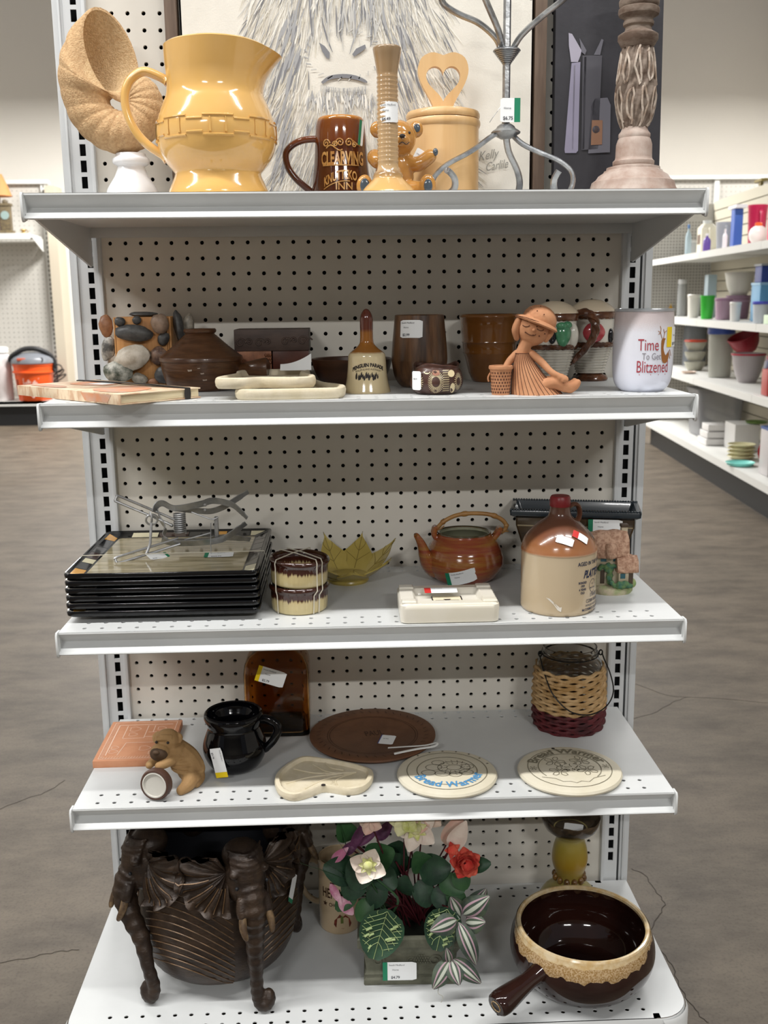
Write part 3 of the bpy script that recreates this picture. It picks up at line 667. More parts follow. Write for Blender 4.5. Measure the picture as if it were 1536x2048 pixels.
# local x runs along the short (page) edge, local y along the spine
LX, LY = .136, .268
b = B(); b.box((LX/2, LY/2, .0075), (LX-.004, LY-.006, .0105)); b.o('page_block', PAGES, t)
b = B(); b.box((LX/2, LY/2, .001), (LX, LY, .0018), bev=.0006); b.box((LX/2, LY/2, .0138), (LX, LY, .0018), bev=.0006); b.box((.001, LY/2, .0074), (.002, LY, .0135), bev=.0006); b.o('cover', MAPC, t)
b = B()
for q in ([(.02, .02), (.08, .04), (.10, .10), (.05, .12), (.012, .08)], [(.07, .15), (.12, .17), (.12, .24), (.06, .22)], [(.01, .17), (.03, .18), (.035, .24), (.012, .25)]): b.poly2([(p.x, p.y) for p in sm([(x, y, 0) for x, y in q], 4, True)], lambda x, y: V((x, y, .0152)))
b.poly2([(-.0003, .03), (-.0003, .08)], None) if 0 else None
b.raw([(-.0003, .03, .002), (-.0003, .085, .002), (-.0003, .095, .013), (-.0003, .02, .013)], [(0, 1, 2, 3)]); b.o('map_patches', MAPO, t)
b = B(); b.raw([(.078, .16, .0153), (.118, .165, .0153), (.116, .20, .0153), (.076, .195, .0153)], [(0, 1, 2, 3)]); b.o('white_patch', PAPER, t)
b = B(); xs = .112; b.tube([(xs, -.001, .0), (xs, -.001, .008), (xs+.001, .0, .0155), (xs-.004, .1, .0172), (xs-.006, .2, .0168), (xs-.006, LY, .0158), (xs-.006, LY+.001, .004)], .005, 8, fl=.14, up=(0, -.2, 1)); b.o('elastic_strap', ELAS, t)

# clay casserole
CLAY = mat('ribbed_brown_stoneware', '553823', .3, c2='432a19', ns=40, st=(1, 1, 6), nd=6, bump=.25, bs=30, bst=(1, 1, 14), coat=.15)
t = thing('clay_casserole', 'ribbed brown stoneware casserole with conical lid and stub handle', 'casserole', (-.2615, -.142, Z2))
CB = prof([(.048, 0), (.0525, .004), (.0575, .016), (.0612, .030), (.0632, .0455)], 4)
B().lathe(solid(CB, .004), 56).o('pot', CLAY, t)
lid = [(.060, .0462), (.0652, .0458), (.0650, .0505)]
for i in range(12): u = i/12; lid += [(.0645-.040*u**.9, .0515+.0335*u), (.0633-.040*u**.9, .0530+.0335*u)]
lid += [(.0235, .0855), (.0222, .0875), (.0250, .0895), (.0255, .0925), (.0240, .0948), (.0180, .0945), (.0150, .089), (0, .088)]
B().lathe(lid, 56).o('lid', CLAY, t)
b = B(); b.tube([(.055, -.004, .029), (.068, -.008, .030), (.088, -.016, .032), (.103, -.022, .0335), (.1045, -.0225, .0335), (.1035, -.022, .0335), (.09, -.017, .032)], [.010, .0115, .015, .0165, .0150, .0135, .0125], 20); b.o('handle', CLAY, t)
b = B()
for a, z, w, h in ((-1.72, .034, .005, .004), (-1.42, .029, .004, .003), (-1.36, .019, .005, .003), (-1.50, .037, .003, .002)): f = wrap(CB, .0006, a); b.poly2([(w*math.cos(i*.9)*(.6+.4*math.sin(i*2.3)), z+h*math.sin(i*.9)*(.6+.4*math.cos(i*1.7))) for i in range(7)], f)
b.o('glaze_chip', mat('pale_chip', 'a89a8c', .6), t)

# carved box with copper relief
WALN = mat('carved_walnut', '4a3932', .5, c2='3c2d27', ns=8, st=(4, 4, 12)); COPR = mat('copper_relief', '8a5a3e', .35, m=.3, c2='6b4330', ns=60); REDW = mat('red_brown_lacquer', '5a2d20', .25, c2='43231a', ns=20)
t = thing('carved_box', 'dark carved wooden box with scroll relief behind the clay casserole', 'box', (-.1535, -.095, Z2))
b = B(); b.box((-.030, .04, .0285), (.058, .08, .057), bev=.001); b.o('left_panel', COPR, t)
b = B(); b.box((.030, .04, .0285), (.0585, .078, .057), bev=.001); b.o('right_panel', REDW, t)
b = B(); b.box((0, .0395, .074), (.1205, .083, .0345), bev=.0012); b.o('lid', WALN, t)
b = B(); fr = lambda x, z: V((x, -.0022, z))
for x, z, r, d in ((-.050, .070, .008, 1), (-.036, .0715, .0055, -1), (-.020, .070, .007, 1), (-.006, .0715, .005, -1), (.022, .0715, .007, 1), (.036, .0735, .005, -1), (.050, .0725, .008, 1)):
    b.tube([fr(x+d*r*(1-i/24)*math.cos(i*.42), z+r*(1-i/24)*math.sin(i*.42)) for i in range(20)], .0014, 6)
    b.tube(sm([fr(x+d*r, z), fr(x+d*(r+.004), z+.004), fr(x+d*(r+.008), z+.001)], 3), .0013, 6)
b.o('scroll_relief', WALN, t)
b = B()
for i in range(9): rock(b, (-.010+.0035*(i % 3), -.0005, .050-.006*(i//3)), (.0022, .002, .0026), i)
for i in range(3): b.tube([(-.022+.006*math.cos(a*.5+i), -.001, .016+.004*i+.006*math.sin(a*.5+i)) for a in range(9)], .0012, 6)
b.o('copper_beads', COPR, t)

# biscuit moulds, one on the other
STON = mat('unglazed_stoneware', 'd9ceb6', .75, c2='d0c4a8', ns=40, bump=.15, bs=300); 
def mould(name, label, loc, out, h, group):
    t = thing(name, label, 'mould', loc, 0, group); n = len(out); c = V((sum(p[0] for p in out)/n, sum(p[1] for p in out)/n))
    ring = lambda k, z: [(c.x+(p[0]-c.x)*k, c.y+(p[1]-c.y)*k, z) for p in out]
    b = B(); b.loft([ring(.955, 0), ring(.99, h*.25), ring(1, h*.65), ring(.985, h*.93), ring(.965, h), ring(.90, h), ring(.87, h*.86), ring(.845, h*.45)]); b.o('body', STON, t)
    return t, c
o1 = [(p.x, p.y) for p in sm([(-.071, -.085, 0), (-.052, -.098, 0), (-.028, -.098, 0), (-.006, -.086, 0), (.014, -.091, 0), (.044, -.096, 0), (.066, -.088, 0), (.070, -.058, 0), (.060, -.02, 0), (.050, .03, 0), (.058, .07, 0), (.035, .1, 0), (0, .09, 0), (-.035, .1, 0), (-.055, .06, 0), (-.05, .01, 0), (-.064, -.04, 0)], 4, True)]
o2 = [(p.x, p.y) for p in sm([(-.066, -.093, 0), (-.03, -.097, 0), (.03, -.094, 0), (.066, -.090, 0), (.078, -.078, 0), (.079, -.03, 0), (.05, .02, 0), (.03, .09, 0), (0, .1, 0), (-.04, .06, 0), (-.07, -.02, 0), (-.076, -.075, 0)], 4, True)]
mould('stoneware_mould', 'lower cream stoneware mould lying on the shelf under the other', (-.116, -.243, Z2), o2, .0155, 'cream stoneware moulds')
t, c = mould('stoneware_mould', 'upper wavy-edged cream stoneware mould stacked on another mould', (-.148, -.236, Z2+.0156), o1, .0155, 'cream stoneware moulds')
b = B(); 
for i in range(8):
    x0, x1 = .012+.006*i, .018+.006*i; y = lambda x: .055+30*(x-.03)**2*.1
    b.raw([(x0, y(x0), .015), (x1, y(x1), .015), (x1, y(x1)+.012, .024+.016*((x1-.012)/.048)**2), (x0, y(x0)+.012, .024+.016*((x0-.012)/.048)**2)], [(0, 1, 2, 3)])
b.o('curled_sticker', PAPER, t)

# dark bowl
DBR = mat('dark_walnut_bowl', '4a2e1e', .4, c2='3a2417', ns=6, st=(3, 3, 10), coat=.1)
t = thing('dark_bowl', 'shallow dark brown wooden bowl behind the hand bell', 'bowl', (-.0245, -.0975, Z2))
BP = prof([(.040, 0), (.0475, .003), (.056, .014), (.0625, .029), (.0655, .0425)], 4)
B().lathe(solid(BP, .004), 48).o('body', DBR, t)

# hand bell
t = thing('hand_bell', 'cream ceramic hand bell with amber handle and penguin print', 'bell', (-.0028, -.229, Z2))
BELL = zbands(mat('bell_glaze', 'd8c59c', .15, coat=.5), [(0, 'd5c299'), (.0575, 'dac9a2'), (.0605, '9c6424'), (.088, '8e5719'), (.094, '5e2a17'), (.126, '54241a')], .0015, 50)
EP = prof([(.0352, 0), (.0350, .002), (.0335, .008), (.0310, .019), (.0293, .034), (.0282, .050), (.0272, .0562), (.0235, .0605), (.0175, .065), (.0118, .0708), (.0098, .0775), (.0096, .092), (.0098, .104), (.0088, .1125), (.0062, .1185), (.003, .1222), (0, .1232)], 3)
B().lathe([(0, .001), (.033, .001), (.0342, 0)]+EP, 48).o('body', BELL, t)
f = wrap(EP, .0004); b = B(); ar = lambda x, z, k: z-((x-.001)/.028)**2*k
b.text('PENGUIN PARADE', .0074, lambda x, y: f(x+.0012, ar(x, .0395, .008)+y), bold=.05, sx=.84)
b.text('PHILLIP ISLAND AUSTRALIA', .0038, lambda x, y: f(x+.0012, ar(x, .0345, .0065)+y), sx=.86)
rr = random.Random(2)
for i in range(16):
    x = -.0185+.0023*i+rr.uniform(-.001, .001); z = .0255+.0025*math.sin(i*1.9); s = rr.uniform(.75, 1.1)
    b.poly2([(x+s*u*.0016, z+s*v*.0016) for u, v in ((-.6, -2.6), (-.9, -1), (-.7, 1), (-.2, 2), (.2, 2.7), (1.0, 2.5), (.5, 2.1), (.7, 1), (1.2, -.4), (.9, -1.6), (.5, -2.6))], f)
b.o('printed_text', DARK, t)

# wooden tumbler
TWD = mat('acacia_wood', '6e4d31', .35, c2='38251a', ns=9, st=(9, 9, .8), nd=7, ramp=(.38, .64), coat=.15)
t = thing('wooden_tumbler', 'dark wood-grain stemless tumbler with white price sticker', 'tumbler', (.0822, -.145, Z2))
TP = prof([(.0265, 0), (.0300, .002), (.0350, .0075), (.0405, .019), (.0438, .038), (.0442, .046), (.0430, .066), (.0408, .089), (.0385, .1115)], 4)
B().lathe(solid(TP, .0025), 48).o('body', TWD, t)
sticker(t, T(-.0160, -.0383, .0915, PI/2-.10, 0, -.41), .037, .027, None, '$2.99', .043)

# carved gourd pot
GRD = mat('gourd_brown', '4d3128', .35, c2='3a241d', ns=30, coat=.2); CRM = mat('gourd_cream', 'd8c8a0', .4); GPK = mat('gourd_pink', '9a6a56', .4)
t = thing('carved_gourd_pot', 'squat brown gourd pot with incised sunburst and cream ovals', 'pot', (.0978, -.268, Z2))
GP = prof([(.0265, 0), (.0335, .004), (.0385, .013), (.0392, .021), (.0365, .0315), (.0330, .0375), (.0335, .042)], 4)
B().lathe(solid(GP, .003), 48, fn=lambda p, a: V((p.x, p.y, p.z+(.0022*math.sin(3*a+.6)+.0012*math.sin(5*a))*max(0, (p.z-.025)/.017)))).o('body', GRD, t)
f = wrap(GP, .0006); b = B()
for cx, cz, r0, r1, n in ((-.004, .0195, .0075, .0155, 34), (.034, .019, .006, .012, 22), (-.032, .019, .006, .012, 22)):
    for i in range(n):
        a = 2*PI*i/n; b.line2([(cx+r0*.8*math.cos(a), cz+r0*math.sin(a)), (cx+r1*.75*math.cos(a), cz+r1*1.05*math.sin(a))], .0007, f)
for i in range(10):
    for j in range(5): b.line2([(.006+.002*j, .006+.0032*i), (.008+.002*j, .0075+.0032*i)], .0006, f)
b.o('incised_lines', CRM, t)
for cx, cz, rx, rz in ((.022, .010, .0045, .0075), (.020, .031, .006, .005), (-.017, .034, .005, .0035)): b = B(); b.poly2([(cx+rx*math.cos(i*.4), cz+rz*math.sin(i*.4)) for i in range(16)], f); b.o('cream_oval', CRM, t)
b = B(); b.poly2([(-.008, .036), (.001, .036), (.002, .030), (-.004, .028), (-.009, .030)], wrap(GP, .0008)); b.o('pink_patch', GPK, t)
sticker(t, T(-.031, -.026, .021, PI/2, 0, -.75), .016, .027, None, '', .03, shop='', what='0819')

# brown planter pot
PLB = mat('caramel_glaze', '6b421c', .13, c2='7c4f22', ns=8, coat=.5)
t = thing('planter_pot', 'glossy caramel brown planter pot with two raised bands', 'pot', (.2058, -.058, Z2)); t.scale = (1.015,)*3
PP2 = [(.0262, 0), (.0285, .002), (.034, .0145), (.0402, .040), (.0428, .0455), (.0438, .0475), (.0430, .0495), (.0445, .0625), (.0462, .0645), (.0455, .067), (.0475, .092), (.0485, .1025), (.0502, .104), (.0502, .1065), (.049, .108)]
B().lathe(solid(PP2, .004), 56).o('body', PLB, t, ang=50)

# terracotta girl with basket
TERR = mat('terracotta_figure', 'c08a64', .75, c2='b37c57', ns=40, bump=.1, bs=200); LINE = mat('incised_brown', '5a3524', .8)
t = thing('girl_figurine', 'terracotta figurine of a seated girl in bonnet and pleated dress beside basket', 'figurine', (.2315, -.298, Z2))
b = B(); b.ball((.003, 0, .0945), (.0235, .022, .0262)); limb(b, [(-.002, 0, .080), (-.008, .001, .070), (-.012, .002, .058)], [.0125, .0095, .0098])
limb(b, [(.001, -.002, .057), (.014, -.008, .046), (.026, -.016, .033), (.036, -.020, .027)], [.0062, .0056, .0048, .0045]); b.ball((.040, -.021, .0245), (.0065, .005, .0058))
for k in range(4): limb(b, [(.040+k*.0022, -.024, .0265), (.0425+k*.0022, -.026, .0225), (.042+k*.0022, -.0255, .0185)], [.0015, .0016, .0014], 8)
limb(b, [(-.020, .004, .057), (-.030, .004, .047), (-.036, .0, .038)], [.0062, .0055, .005])
for y in (-.014, .006): limb(b, [(.012, y, .0105), (.030, y-.001, .0165), (.048, y-.001, .0100), (.056, y-.001, .009)], [.0095, .0092, .0078, .0072]); limb(b, [(.055, y, .008), (.062, y-.001, .0125), (.0655, y-.001, .0165)], [.0072, .0065, .0052])
remesh(b.o('body', TERR, t), .0013, 3)
b = B(); b.ball((.009, .003, .1075), (.0255, .0245, .0215), fn=lambda p: V((p.x, p.y, max(p.z, -.006)))); b.lathe([(.022, .101), (.031, .0995), (.0325, .1015), (.030, .1045), (.022, .107)], 32, M=T(.006, .001, 0)); 
for v in b.bm.verts: v.co = V((.003, 0, .098)) + Matrix.Rotation(.38, 3, 'Y') @ (v.co-V((.003, 0, .098)))
b.o('bonnet', TERR, t)
b = B()   # side hair / bonnet flaps
for pts in ([(-.020, -.006, .104), (-.0235, -.004, .092), (-.021, -.001, .080)], [(.027, -.006, .098), (.027, -.004, .088), (.021, -.002, .077)]): limb(b, pts, [.005, .0055, .004])
b.o('hair', TERR, t)
def dress(u, z):
    k = 1-z/.059; cx = -.0125+.020*k**1.5; return cx, .0098+.0275*k**1.15, .0105+.020*k
b = B(); R = []
for i in range(13):
    z = .059*(1-i/12); cx, rx, ry = dress(0, z)
    R.append([(cx+rx*math.cos(a)*(1+.05*math.cos(a)), ry*math.sin(a), z*(1-.12*max(0, math.cos(a))*0)) for a in [2*PI*j/36 for j in range(36)]])
b.loft(R); b.o('dress', TERR, t)
b = B()
for j in range(15):
    a = PI+.15+j*.205; pts = []
    for i in range(13): z = .058*(1-i/12)+.0002; cx, rx, ry = dress(0, z); pts.append((cx+(rx+.0002)*math.cos(a)*(1+.05*math.cos(a)), (ry+.0002)*math.sin(a), z))
    b.tube(pts, .00042, 5)
b.tube([(dress(0, .0585)[0]+.0102*math.cos(a), .0108*math.sin(a), .0585) for a in [2*PI*i/20 for i in range(20)]], .0005, 5, closed=True)
fy = lambda x, z: V((x, -.0003-.022*math.sqrt(max(0, 1-((x-.003)/.0235)**2-((z-.0945)/.0262)**2)), z))
for pts in ([(-.015, .0985), (-.012, .0965), (-.008, .0968), (-.006, .098)], [(.004, .0935), (.008, .0910), (.012, .0905), (.0145, .092)], [(-.011, .0885), (-.006, .0850), (0, .0838), (.003, .0855)], [(-.0095, .1040), (-.006, .1065), (-.003, .1050)], [(-.004, .1075), (0, .1055), (.003, .1065)]): b.tube(sm([fy(*p) for p in pts], 4), .0006, 5)
for x, z in ((-.0115, .0885), (-.001, .0845), (.009, .0995), (.0165, .086), (.008, .083), (.004, .0965)): b.ball(fy(x, z), .0010, n=8)
for x, y, z in ((.004, -.022, .118), (.014, -.021, .113), (.024, -.014, .108), (.010, -.015, .1245), (-.004, -.0185, .1225), (.029, -.010, .1025)): b.ball((x, y, z), .0010, n=8)
b.tube(sm([(-.0245, -.010, .112), (-.010, -.0265, .1085), (.012, -.0285, .100), (.031, -.016, .0925)], 5), .0005, 5)
b.o('incised_lines', LINE, t)
b = B(); b.ball((-.0005, -.0235, .0915), (.0028, .0025, .0026)); b.o('nose', TERR, t)
b = B(); K = [(.0128, 0), (.0140, .012), (.0152, .030), (.0158, .036)]; M = T(-.0435, -.004, 0)
b.lathe(solid(K, .002), 32, M=M); b.lathe([(.0150, .0355), (.0172, .0365), (.0178, .039), (.0170, .0415), (.0150, .042), (.0140, .039), (.015, .0355)], 32, M=M); b.tube([M @ V((-.0145+.0-.004*math.sin(i*.4), 0, .032-.0022*i)) for i in range(7)], .0012, 6); b.o('basket', TERR, t)
b = B()
for r_ in range(7):
    for c_ in range(22):
        a = 2*PI*(c_+.5*(r_ % 2))/22; f = wrap(K, .0003, a); z = .004+.0046*r_; w = .0011
        b.raw([M @ f(-w, z-.0013), M @ f(w, z-.0013), M @ f(w, z+.0013), M @ f(-w, z+.0013)], [(0, 1, 2, 3)])
b.o('basket_weave', LINE, t)

# two fruit-basket steins
BASK = mat('white_basket_glaze', 'd9d5ca', .18, coat=.5); CRMG = mat('cream_dome_glaze', 'd9c9b0', .2, c2='d2bfa4', ns=10, coat=.4); TWIG = mat('brown_twig_glaze', '4a2c1c', .2, c2='6b4228', ns=50, coat=.4)
GREEN = mat('pepper_green', '4f8f68', .15, c2='3a7350', ns=40, coat=.5); REDT = mat('tomato_red', 'b8414a', .15, c2='c96a6a', ns=40, coat=.5); LEAFG = mat('calyx_green', '2e6b4e', .2, coat=.4); BLUEB = mat('blue_stripe_glaze', '3f4f9a', .2, coat=.4); BLK = mat('black_glaze', '15151a', .1, coat=.6)
def stein(loc, label, s):
    t = thing('fruit_stein', label, 'jar', loc, 0, 'white basket jars'); t.scale = (s,)*3
    b = B(); b.lathe([(0, 0), (.0285, 0), (.030, .003), (.0275, .008), (.0215, .0105), (.0200, .012), (0, .0125)], 40, fn=lambda p, a: p*(1+.02*math.sin(7*a)*(p.z < .006))); b.o('foot', TWIG, t)
    P = []; z = .012
    while z < .056: r = .0225+(z-.012)/.044*.0115; P += [(r+.0012, z+.0012), (r+.0016, z+.0024), (r-.0002, z+.0042)]; z += .0046
    b = B(); b.lathe([(0, .012), (.0205, .012)]+P+[(0, .0585)], 60, fn=lambda p, a: V((p.x*(1+.03*math.cos(12*a)), p.y*(1+.03*math.cos(12*a)), p.z))); b.o('woven_body', BASK, t)
    b = B(); b.lathe([(0, .057), (.035, .0575), (.0372, .060), (.036, .0625), (.0345, .063), (.0350, .075), (.0362, .098), (.036, .102), (0, .103)], 48); b.o('upper_body', BASK, t)
    for z in (.0598, .1055):
        b = B(); pts = lambda ph: [(.0365*math.cos(a), .0365*math.sin(a), z+.0022*math.sin(9*a+ph)) for a in [2*PI*i/60 for i in range(60)]]
        for ph in (0, 2.1, 4.2): b.tube(pts(ph), .0026, 6, closed=True)
        if z > .1: b.lathe([(.034, .100), (.0392, .104), (.0395, .110), (.037, .1135), (0, .114)], 48)
        b.o('twig_band', TWIG, t)
    b = B(); b.lathe([(0, .113), (.0385, .1132), (.0382, .115), (.034, .1205), (.026, .1265), (.015, .1315), (.006, .133), (0, .1332)], 48); b.o('domed_lid', CRMG, t)
    return t
t = stein((.3745, -.0640, Z2), 'white basket jar with red tomato relief and blue-striped lid', 1.0)
b = B(); b.ball((-.004, -.036, .080), (.0175, .008, .0165), fn=lambda p: V((p.x*(1+.06*abs(math.sin(3*math.atan2(p.x, p.z)))), p.y, p.z))); b.o('tomato', REDT, t)
b = B()
for i in range(6): a = i*PI/3+.3; b.poly2([(.0012*math.sin(a), .0012*math.cos(a)), (.0105*math.cos(a), .0065*math.sin(a)), (-.0012*math.sin(a), -.0012*math.cos(a)*-1)], lambda x, y: V((x-.003, -.0442+8*(x*x+y*y), y+.0935)))
b.tube([(-.003, -.0435, .093), (-.002, -.044, .099)], .0016, 6); b.o('tomato_leaf', LEAFG, t)
b = B(); b.ball((.026, -.026, .074), (.005, .004, .012)); b.o('olive', BLK, t)
b = B()
for a0, a1 in ((-1.25, .25),): 
    n = 14; f2 = lambda a, z: V(((.0385-(z-.1135)*1.0)*math.cos(a), (.0385-(z-.1135)*1.0)*math.sin(a), z+.0006))
    b.raw([f2(a0+(a1-a0)*i/n, z) for i in range(n+1) for z in (.1135, .1185)], [(2*i, 2*i+2, 2*i+3, 2*i+1) for i in range(n)])
b.o('blue_stripe', BLUEB, t)
t = stein((.3015, -.117, Z2), 'white basket jar with green pepper relief and twisted brown handle', .985)
b = B(); b.ball((.007, -.0345, .078), (.0125, .008, .019), fn=lambda p: V((p.x*(1+.25*(p.z/.019))*(1+.06*math.cos(5*math.atan2(p.y, p.x))), p.y, p.z))); b.ball((.004, -.0385, .094), (.009, .005, .006)); b.ball((.014, -.0345, .095), (.008, .005, .006)); b.o('pepper', GREEN, t)
b = B(); b.ball((.026, -.024, .078), (.009, .008, .020)); b.o('mushroom', BASK, t)
b = B(); b.ball((-.010, -.035, .076), (.0065, .004, .0105)); b.o('olive', BLK, t)
b = B(); H = sm([(.034, -.004, .112), (.046, -.010, .1150), (.058, -.013, .108), (.0645, -.014, .094), (.062, -.014, .075), (.050, -.012, .057), (.038, -.010, .043), (.0295, -.008, .032)], 5)
for ph in (0, 2.1, 4.2): b.tube([p+V((.0032*math.cos(i*.45+ph), .0032*math.sin(i*.45+ph), .002*math.cos(i*.45+ph))) for i, p in enumerate(H)], [.0046]*(len(H)-6)+[.004, .0036, .003, .0025, .002, .0015], 8)
b.o('twisted_handle', TWIG, t)

# white holiday tumbler
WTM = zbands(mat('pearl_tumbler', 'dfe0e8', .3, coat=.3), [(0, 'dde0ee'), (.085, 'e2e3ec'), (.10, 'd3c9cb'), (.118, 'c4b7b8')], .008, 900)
RUBY = mat('ruby_print', 'a8404c', .5); GREYP = mat('grey_print', '8d8a90', .5); DEER = mat('deer_brown', '9a6331', .5)
t = thing('holiday_tumbler', 'white stemless tumbler with red lettering and a lounging deer print', 'tumbler', (.4030, -.268, Z2))
WP = prof([(.0300, 0), (.0318, .0015), (.0365, .0055), (.0410, .0145), (.0430, .028), (.0436, .050), (.0434, .075), (.0428, .100), (.0420, .1155)], 4)
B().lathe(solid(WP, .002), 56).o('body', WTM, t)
B().lathe([(.0425, .1148), (.0432, .1155), (.0432, .1185), (.0415, .119), (.039, .1175), (0, .1172)], 56).o('lid', mat('clear_lid', 'aeb4b8', .1, alpha=.6), t)
f = wrap(WP, .0005); b = B()
b.text('Time', .0225, lambda x, y: f(x-.0045, .0605+y*1.05), align='CENTER', sx=.66)
b.text('Blitzened', .0245, lambda x, y: f(x+.0042, .0290+y), align='CENTER', sx=.56)
for x in (-.016, .0, .012, .024): b.poly2([(x+.0008*math.cos(i*1.57), .026+.0008*math.sin(i*1.57)) for i in range(4)], f)
b.o('red_lettering', RUBY, t)
b = B(); b.text('To Get', .0135, lambda x, y: f(x+.0005, .0475+y), sx=.7); b.o('grey_lettering', GREYP, t)
b = B(); b.poly2([(p.x, p.y) for p in sm([(.0145, .074, 0), (.0145, .060, 0), (.0165, .046, 0), (.021, .042, 0), (.027, .044, 0), (.030, .052, 0), (.0285, .057, 0), (.025, .053, 0), (.0215, .055, 0), (.0185, .064, 0), (.0205, .075, 0), (.018, .078, 0)], 3, True)], wrap(WP, .0005)); b.line2([(.026, .055), (.0325, .061), (.0365, .052)], .0013, f); b.line2([(.024, .053), (.030, .0585), (.0335, .048)], .0013, f)
for s, pts in ((1, [(.0155, .077), (.0125, .085), (.0085, .088)]), (1, [(.0125, .085), (.013, .091), (.0115, .095)]), (1, [(.0125, .085), (.009, .083)]), (1, [(.018, .078), (.020, .086), (.0235, .088)]), (1, [(.0195, .084), (.0175, .0905)])): b.line2(pts, .0009, f)
b.ball(f(.0205, .0765), .0011, n=8); b.o('deer_print', DEER, t)
sticker(t, T(.0345, -.0265, .079, PI/2, 0, .90), .031, .0285, 'yellow', '$3.99', .043, shop='', what='Home', bw=.36)
# ================================================================ third shelf
def rsq(hw, hd, r, z, k=4): return [(x, y, z) for x, y in rrect(hw*2, hd*2, r, k)]
PBLK = mat('black_glaze_plate', '0b0c0f', .1, spec=.45); PCTR = mat('beige_streaked_glaze', 'bdb190', .12, c2='8f8464', ns=5, st=(2.2, 16, 1), nd=6, ramp=(.38, .66), coat=.5)
SEG = {k: mat('plate_border_'+k, c, .15, coat=.5) for k, c in dict(orange='d89a2c', cream='d6cfae', black='141416', brown='3b2722', grey='3e3d3d').items()}
def plate(z, label, top=False):
    t = thing('square_plate', label, 'plate', (-.3125, -.1635, Z3+z), rnd.uniform(-.006, .006), 'black square plates in the stack')
    b = B(); b.loft([rsq(.098, .098, .014, 0), rsq(.106, .106, .014, .0006), rsq(.122, .122, .012, .0085), rsq(.1400, .1400, .010, .0096), rsq(.1428, .1428, .010, .0118), rsq(.1434, .1434, .010, .0172), rsq(.1425, .1425, .010, .0188), rsq(.1400, .1400, .010, .0184), rsq(.1370, .1370, .009, .0160), rsq(.1180, .1180, .008, .0114), rsq(.112, .112, .008, .0108)])
    b.o('dish', PBLK, t, ang=60)
    if top: b = B(); P = rsq(.1165, .1165, .008, .01135); b.raw(P, [tuple(range(len(P)))]); b.o('centre', PCTR, t)
    if z > .001 and not top: return t
    if not top:
        b = B(); g = lambda u, v: V((-.119-.017*v, u, .0122+.0042*v)); b.raw([g(-.128, .1), g(-.092, .1), g(-.09, .95), g(-.132, .95)], [(0, 1, 2, 3)]); b.o('border_block', SEG['orange'], t)
        return t
    for side, segs in (('l', [(-.134, -.098, 'orange'), (-.096, -.062, 'black'), (-.06, -.036, 'cream'), (-.034, .004, 'brown'), (.006, .04, 'grey'), (.042, .09, 'black'), (.092, .134, 'orange')]), ('b', [(-.096, -.052, 'cream'), (-.05, .0, 'brown'), (.002, .04, 'black'), (.05, .066, 'orange'), (.068, .106, 'black'), (.108, .134, 'cream')]), ('r', [(-.134, -.09, 'cream'), (-.088, -.02, 'black'), (-.018, .01, 'brown'), (.012, .05, 'black'), (.052, .08, 'brown'), (.082, .11, 'black')])):
        for a, c, k in segs:
            b = B(); q = [(a, .06), (c, .06), (c, .95), (a, .95)]; q = [(max(-.119-.015*v, min(.119+.015*v, u)), v) for u, v in q]
            g = dict(l=lambda u, v: V((-.1185-.0185*v, u, .01165+.0046*v)), r=lambda u, v: V((.1185+.0185*v, u, .01165+.0046*v)), b=lambda u, v: V((u, .1185+.0185*v, .01165+.0046*v)))[side]
            b.raw([g(*p) for p in q], [(0, 1, 2, 3)]); b.o('border_block', SEG[k], t)
    sticker(t, T(.070, -.018, .0119, 0, 0, .05), .046, .030, 'green', '$24.99', what='')
    return t
NTH = ['bottom', 'second from the bottom', 'third from the bottom', 'fourth from the bottom', 'fifth from the bottom']
for i in range(5): plate(i*.0116, 'black square plate %s in the stack of six' % NTH[i])
plate(5*.0116, 'topmost black square plate with beige centre and orange and cream border', True)
STR = mat('clear_string', 'c8c2b2', .5)
b = B(); zt = .058+.0195
b.tube([(-.4575, -.20, .02), (-.4565, -.20, .070), (-.4545, -.1985, zt), (-.40, -.198, zt+.0004), (-.2, -.192, zt+.0004), (-.1695, -.19, zt), (-.1675, -.19, .07), (-.1665, -.19, .016)], .0007, 6, M=T(0, 0, Z3)); tag(b.o('string_tie', STR), 'thin pale string tied across the topmost black square plate', 'string')

# spring jaw trap lying on the plates
GALV = mat('galvanised_steel', 'bcbdbf', .42, m=.75, c2='97989a', ns=25, nd=6, bump=.15, bs=120)
t = thing('spring_trap', 'galvanised steel spring jaw trap lying on the topmost square plate', 'trap', (0, 0, Z3))
def strap(pts, w, name, th=.0016):
    P = sm(pts, 5); b = B(); R = []
    for i, p in enumerate(P):
        d = (P[min(i+1, len(P)-1)]-P[max(i-1, 0)]).normalized(); s = V((0, -.55, .83)); s = (s-d*s.dot(d)).normalized(); n = s.cross(d).normalized()*th/2; s = s*w*.42*(1 if i < len(P)-3 else .75)
        R.append([p-s-n, p+s-n, p+s+n, p-s+n])
    b.loft(R); return b.o(name, GALV, t)
def wire(pts, r, name, k=5): b = B(); b.tube(sm(pts, k), r, 8); return b.o(name, GALV, t)
strap([(-.3440, -.165, .139), (-.339, -.165, .149), (-.3293, -.165, .1523), (-.3101, -.165, .1438), (-.2703, -.165, .1500), (-.2502, -.165, .1552), (-.2227, -.168, .1500), (-.208, -.172, .140), (-.1958, -.176, .1278)], .015, 'upper_jaw')
strap([(-.3104, -.148, .1400), (-.2749, -.146, .1350), (-.2552, -.143, .1340), (-.236, -.140, .1400), (-.2200, -.136, .149), (-.1969, -.130, .1625)], .014, 'upper_jaw')
strap([(-.335, -.165, .092), (-.3129, -.165, .0870), (-.2731, -.165, .0870), (-.2411, -.163, .0905), (-.222, -.158, .100), (-.2003, -.153, .1150)], .015, 'lower_jaw')
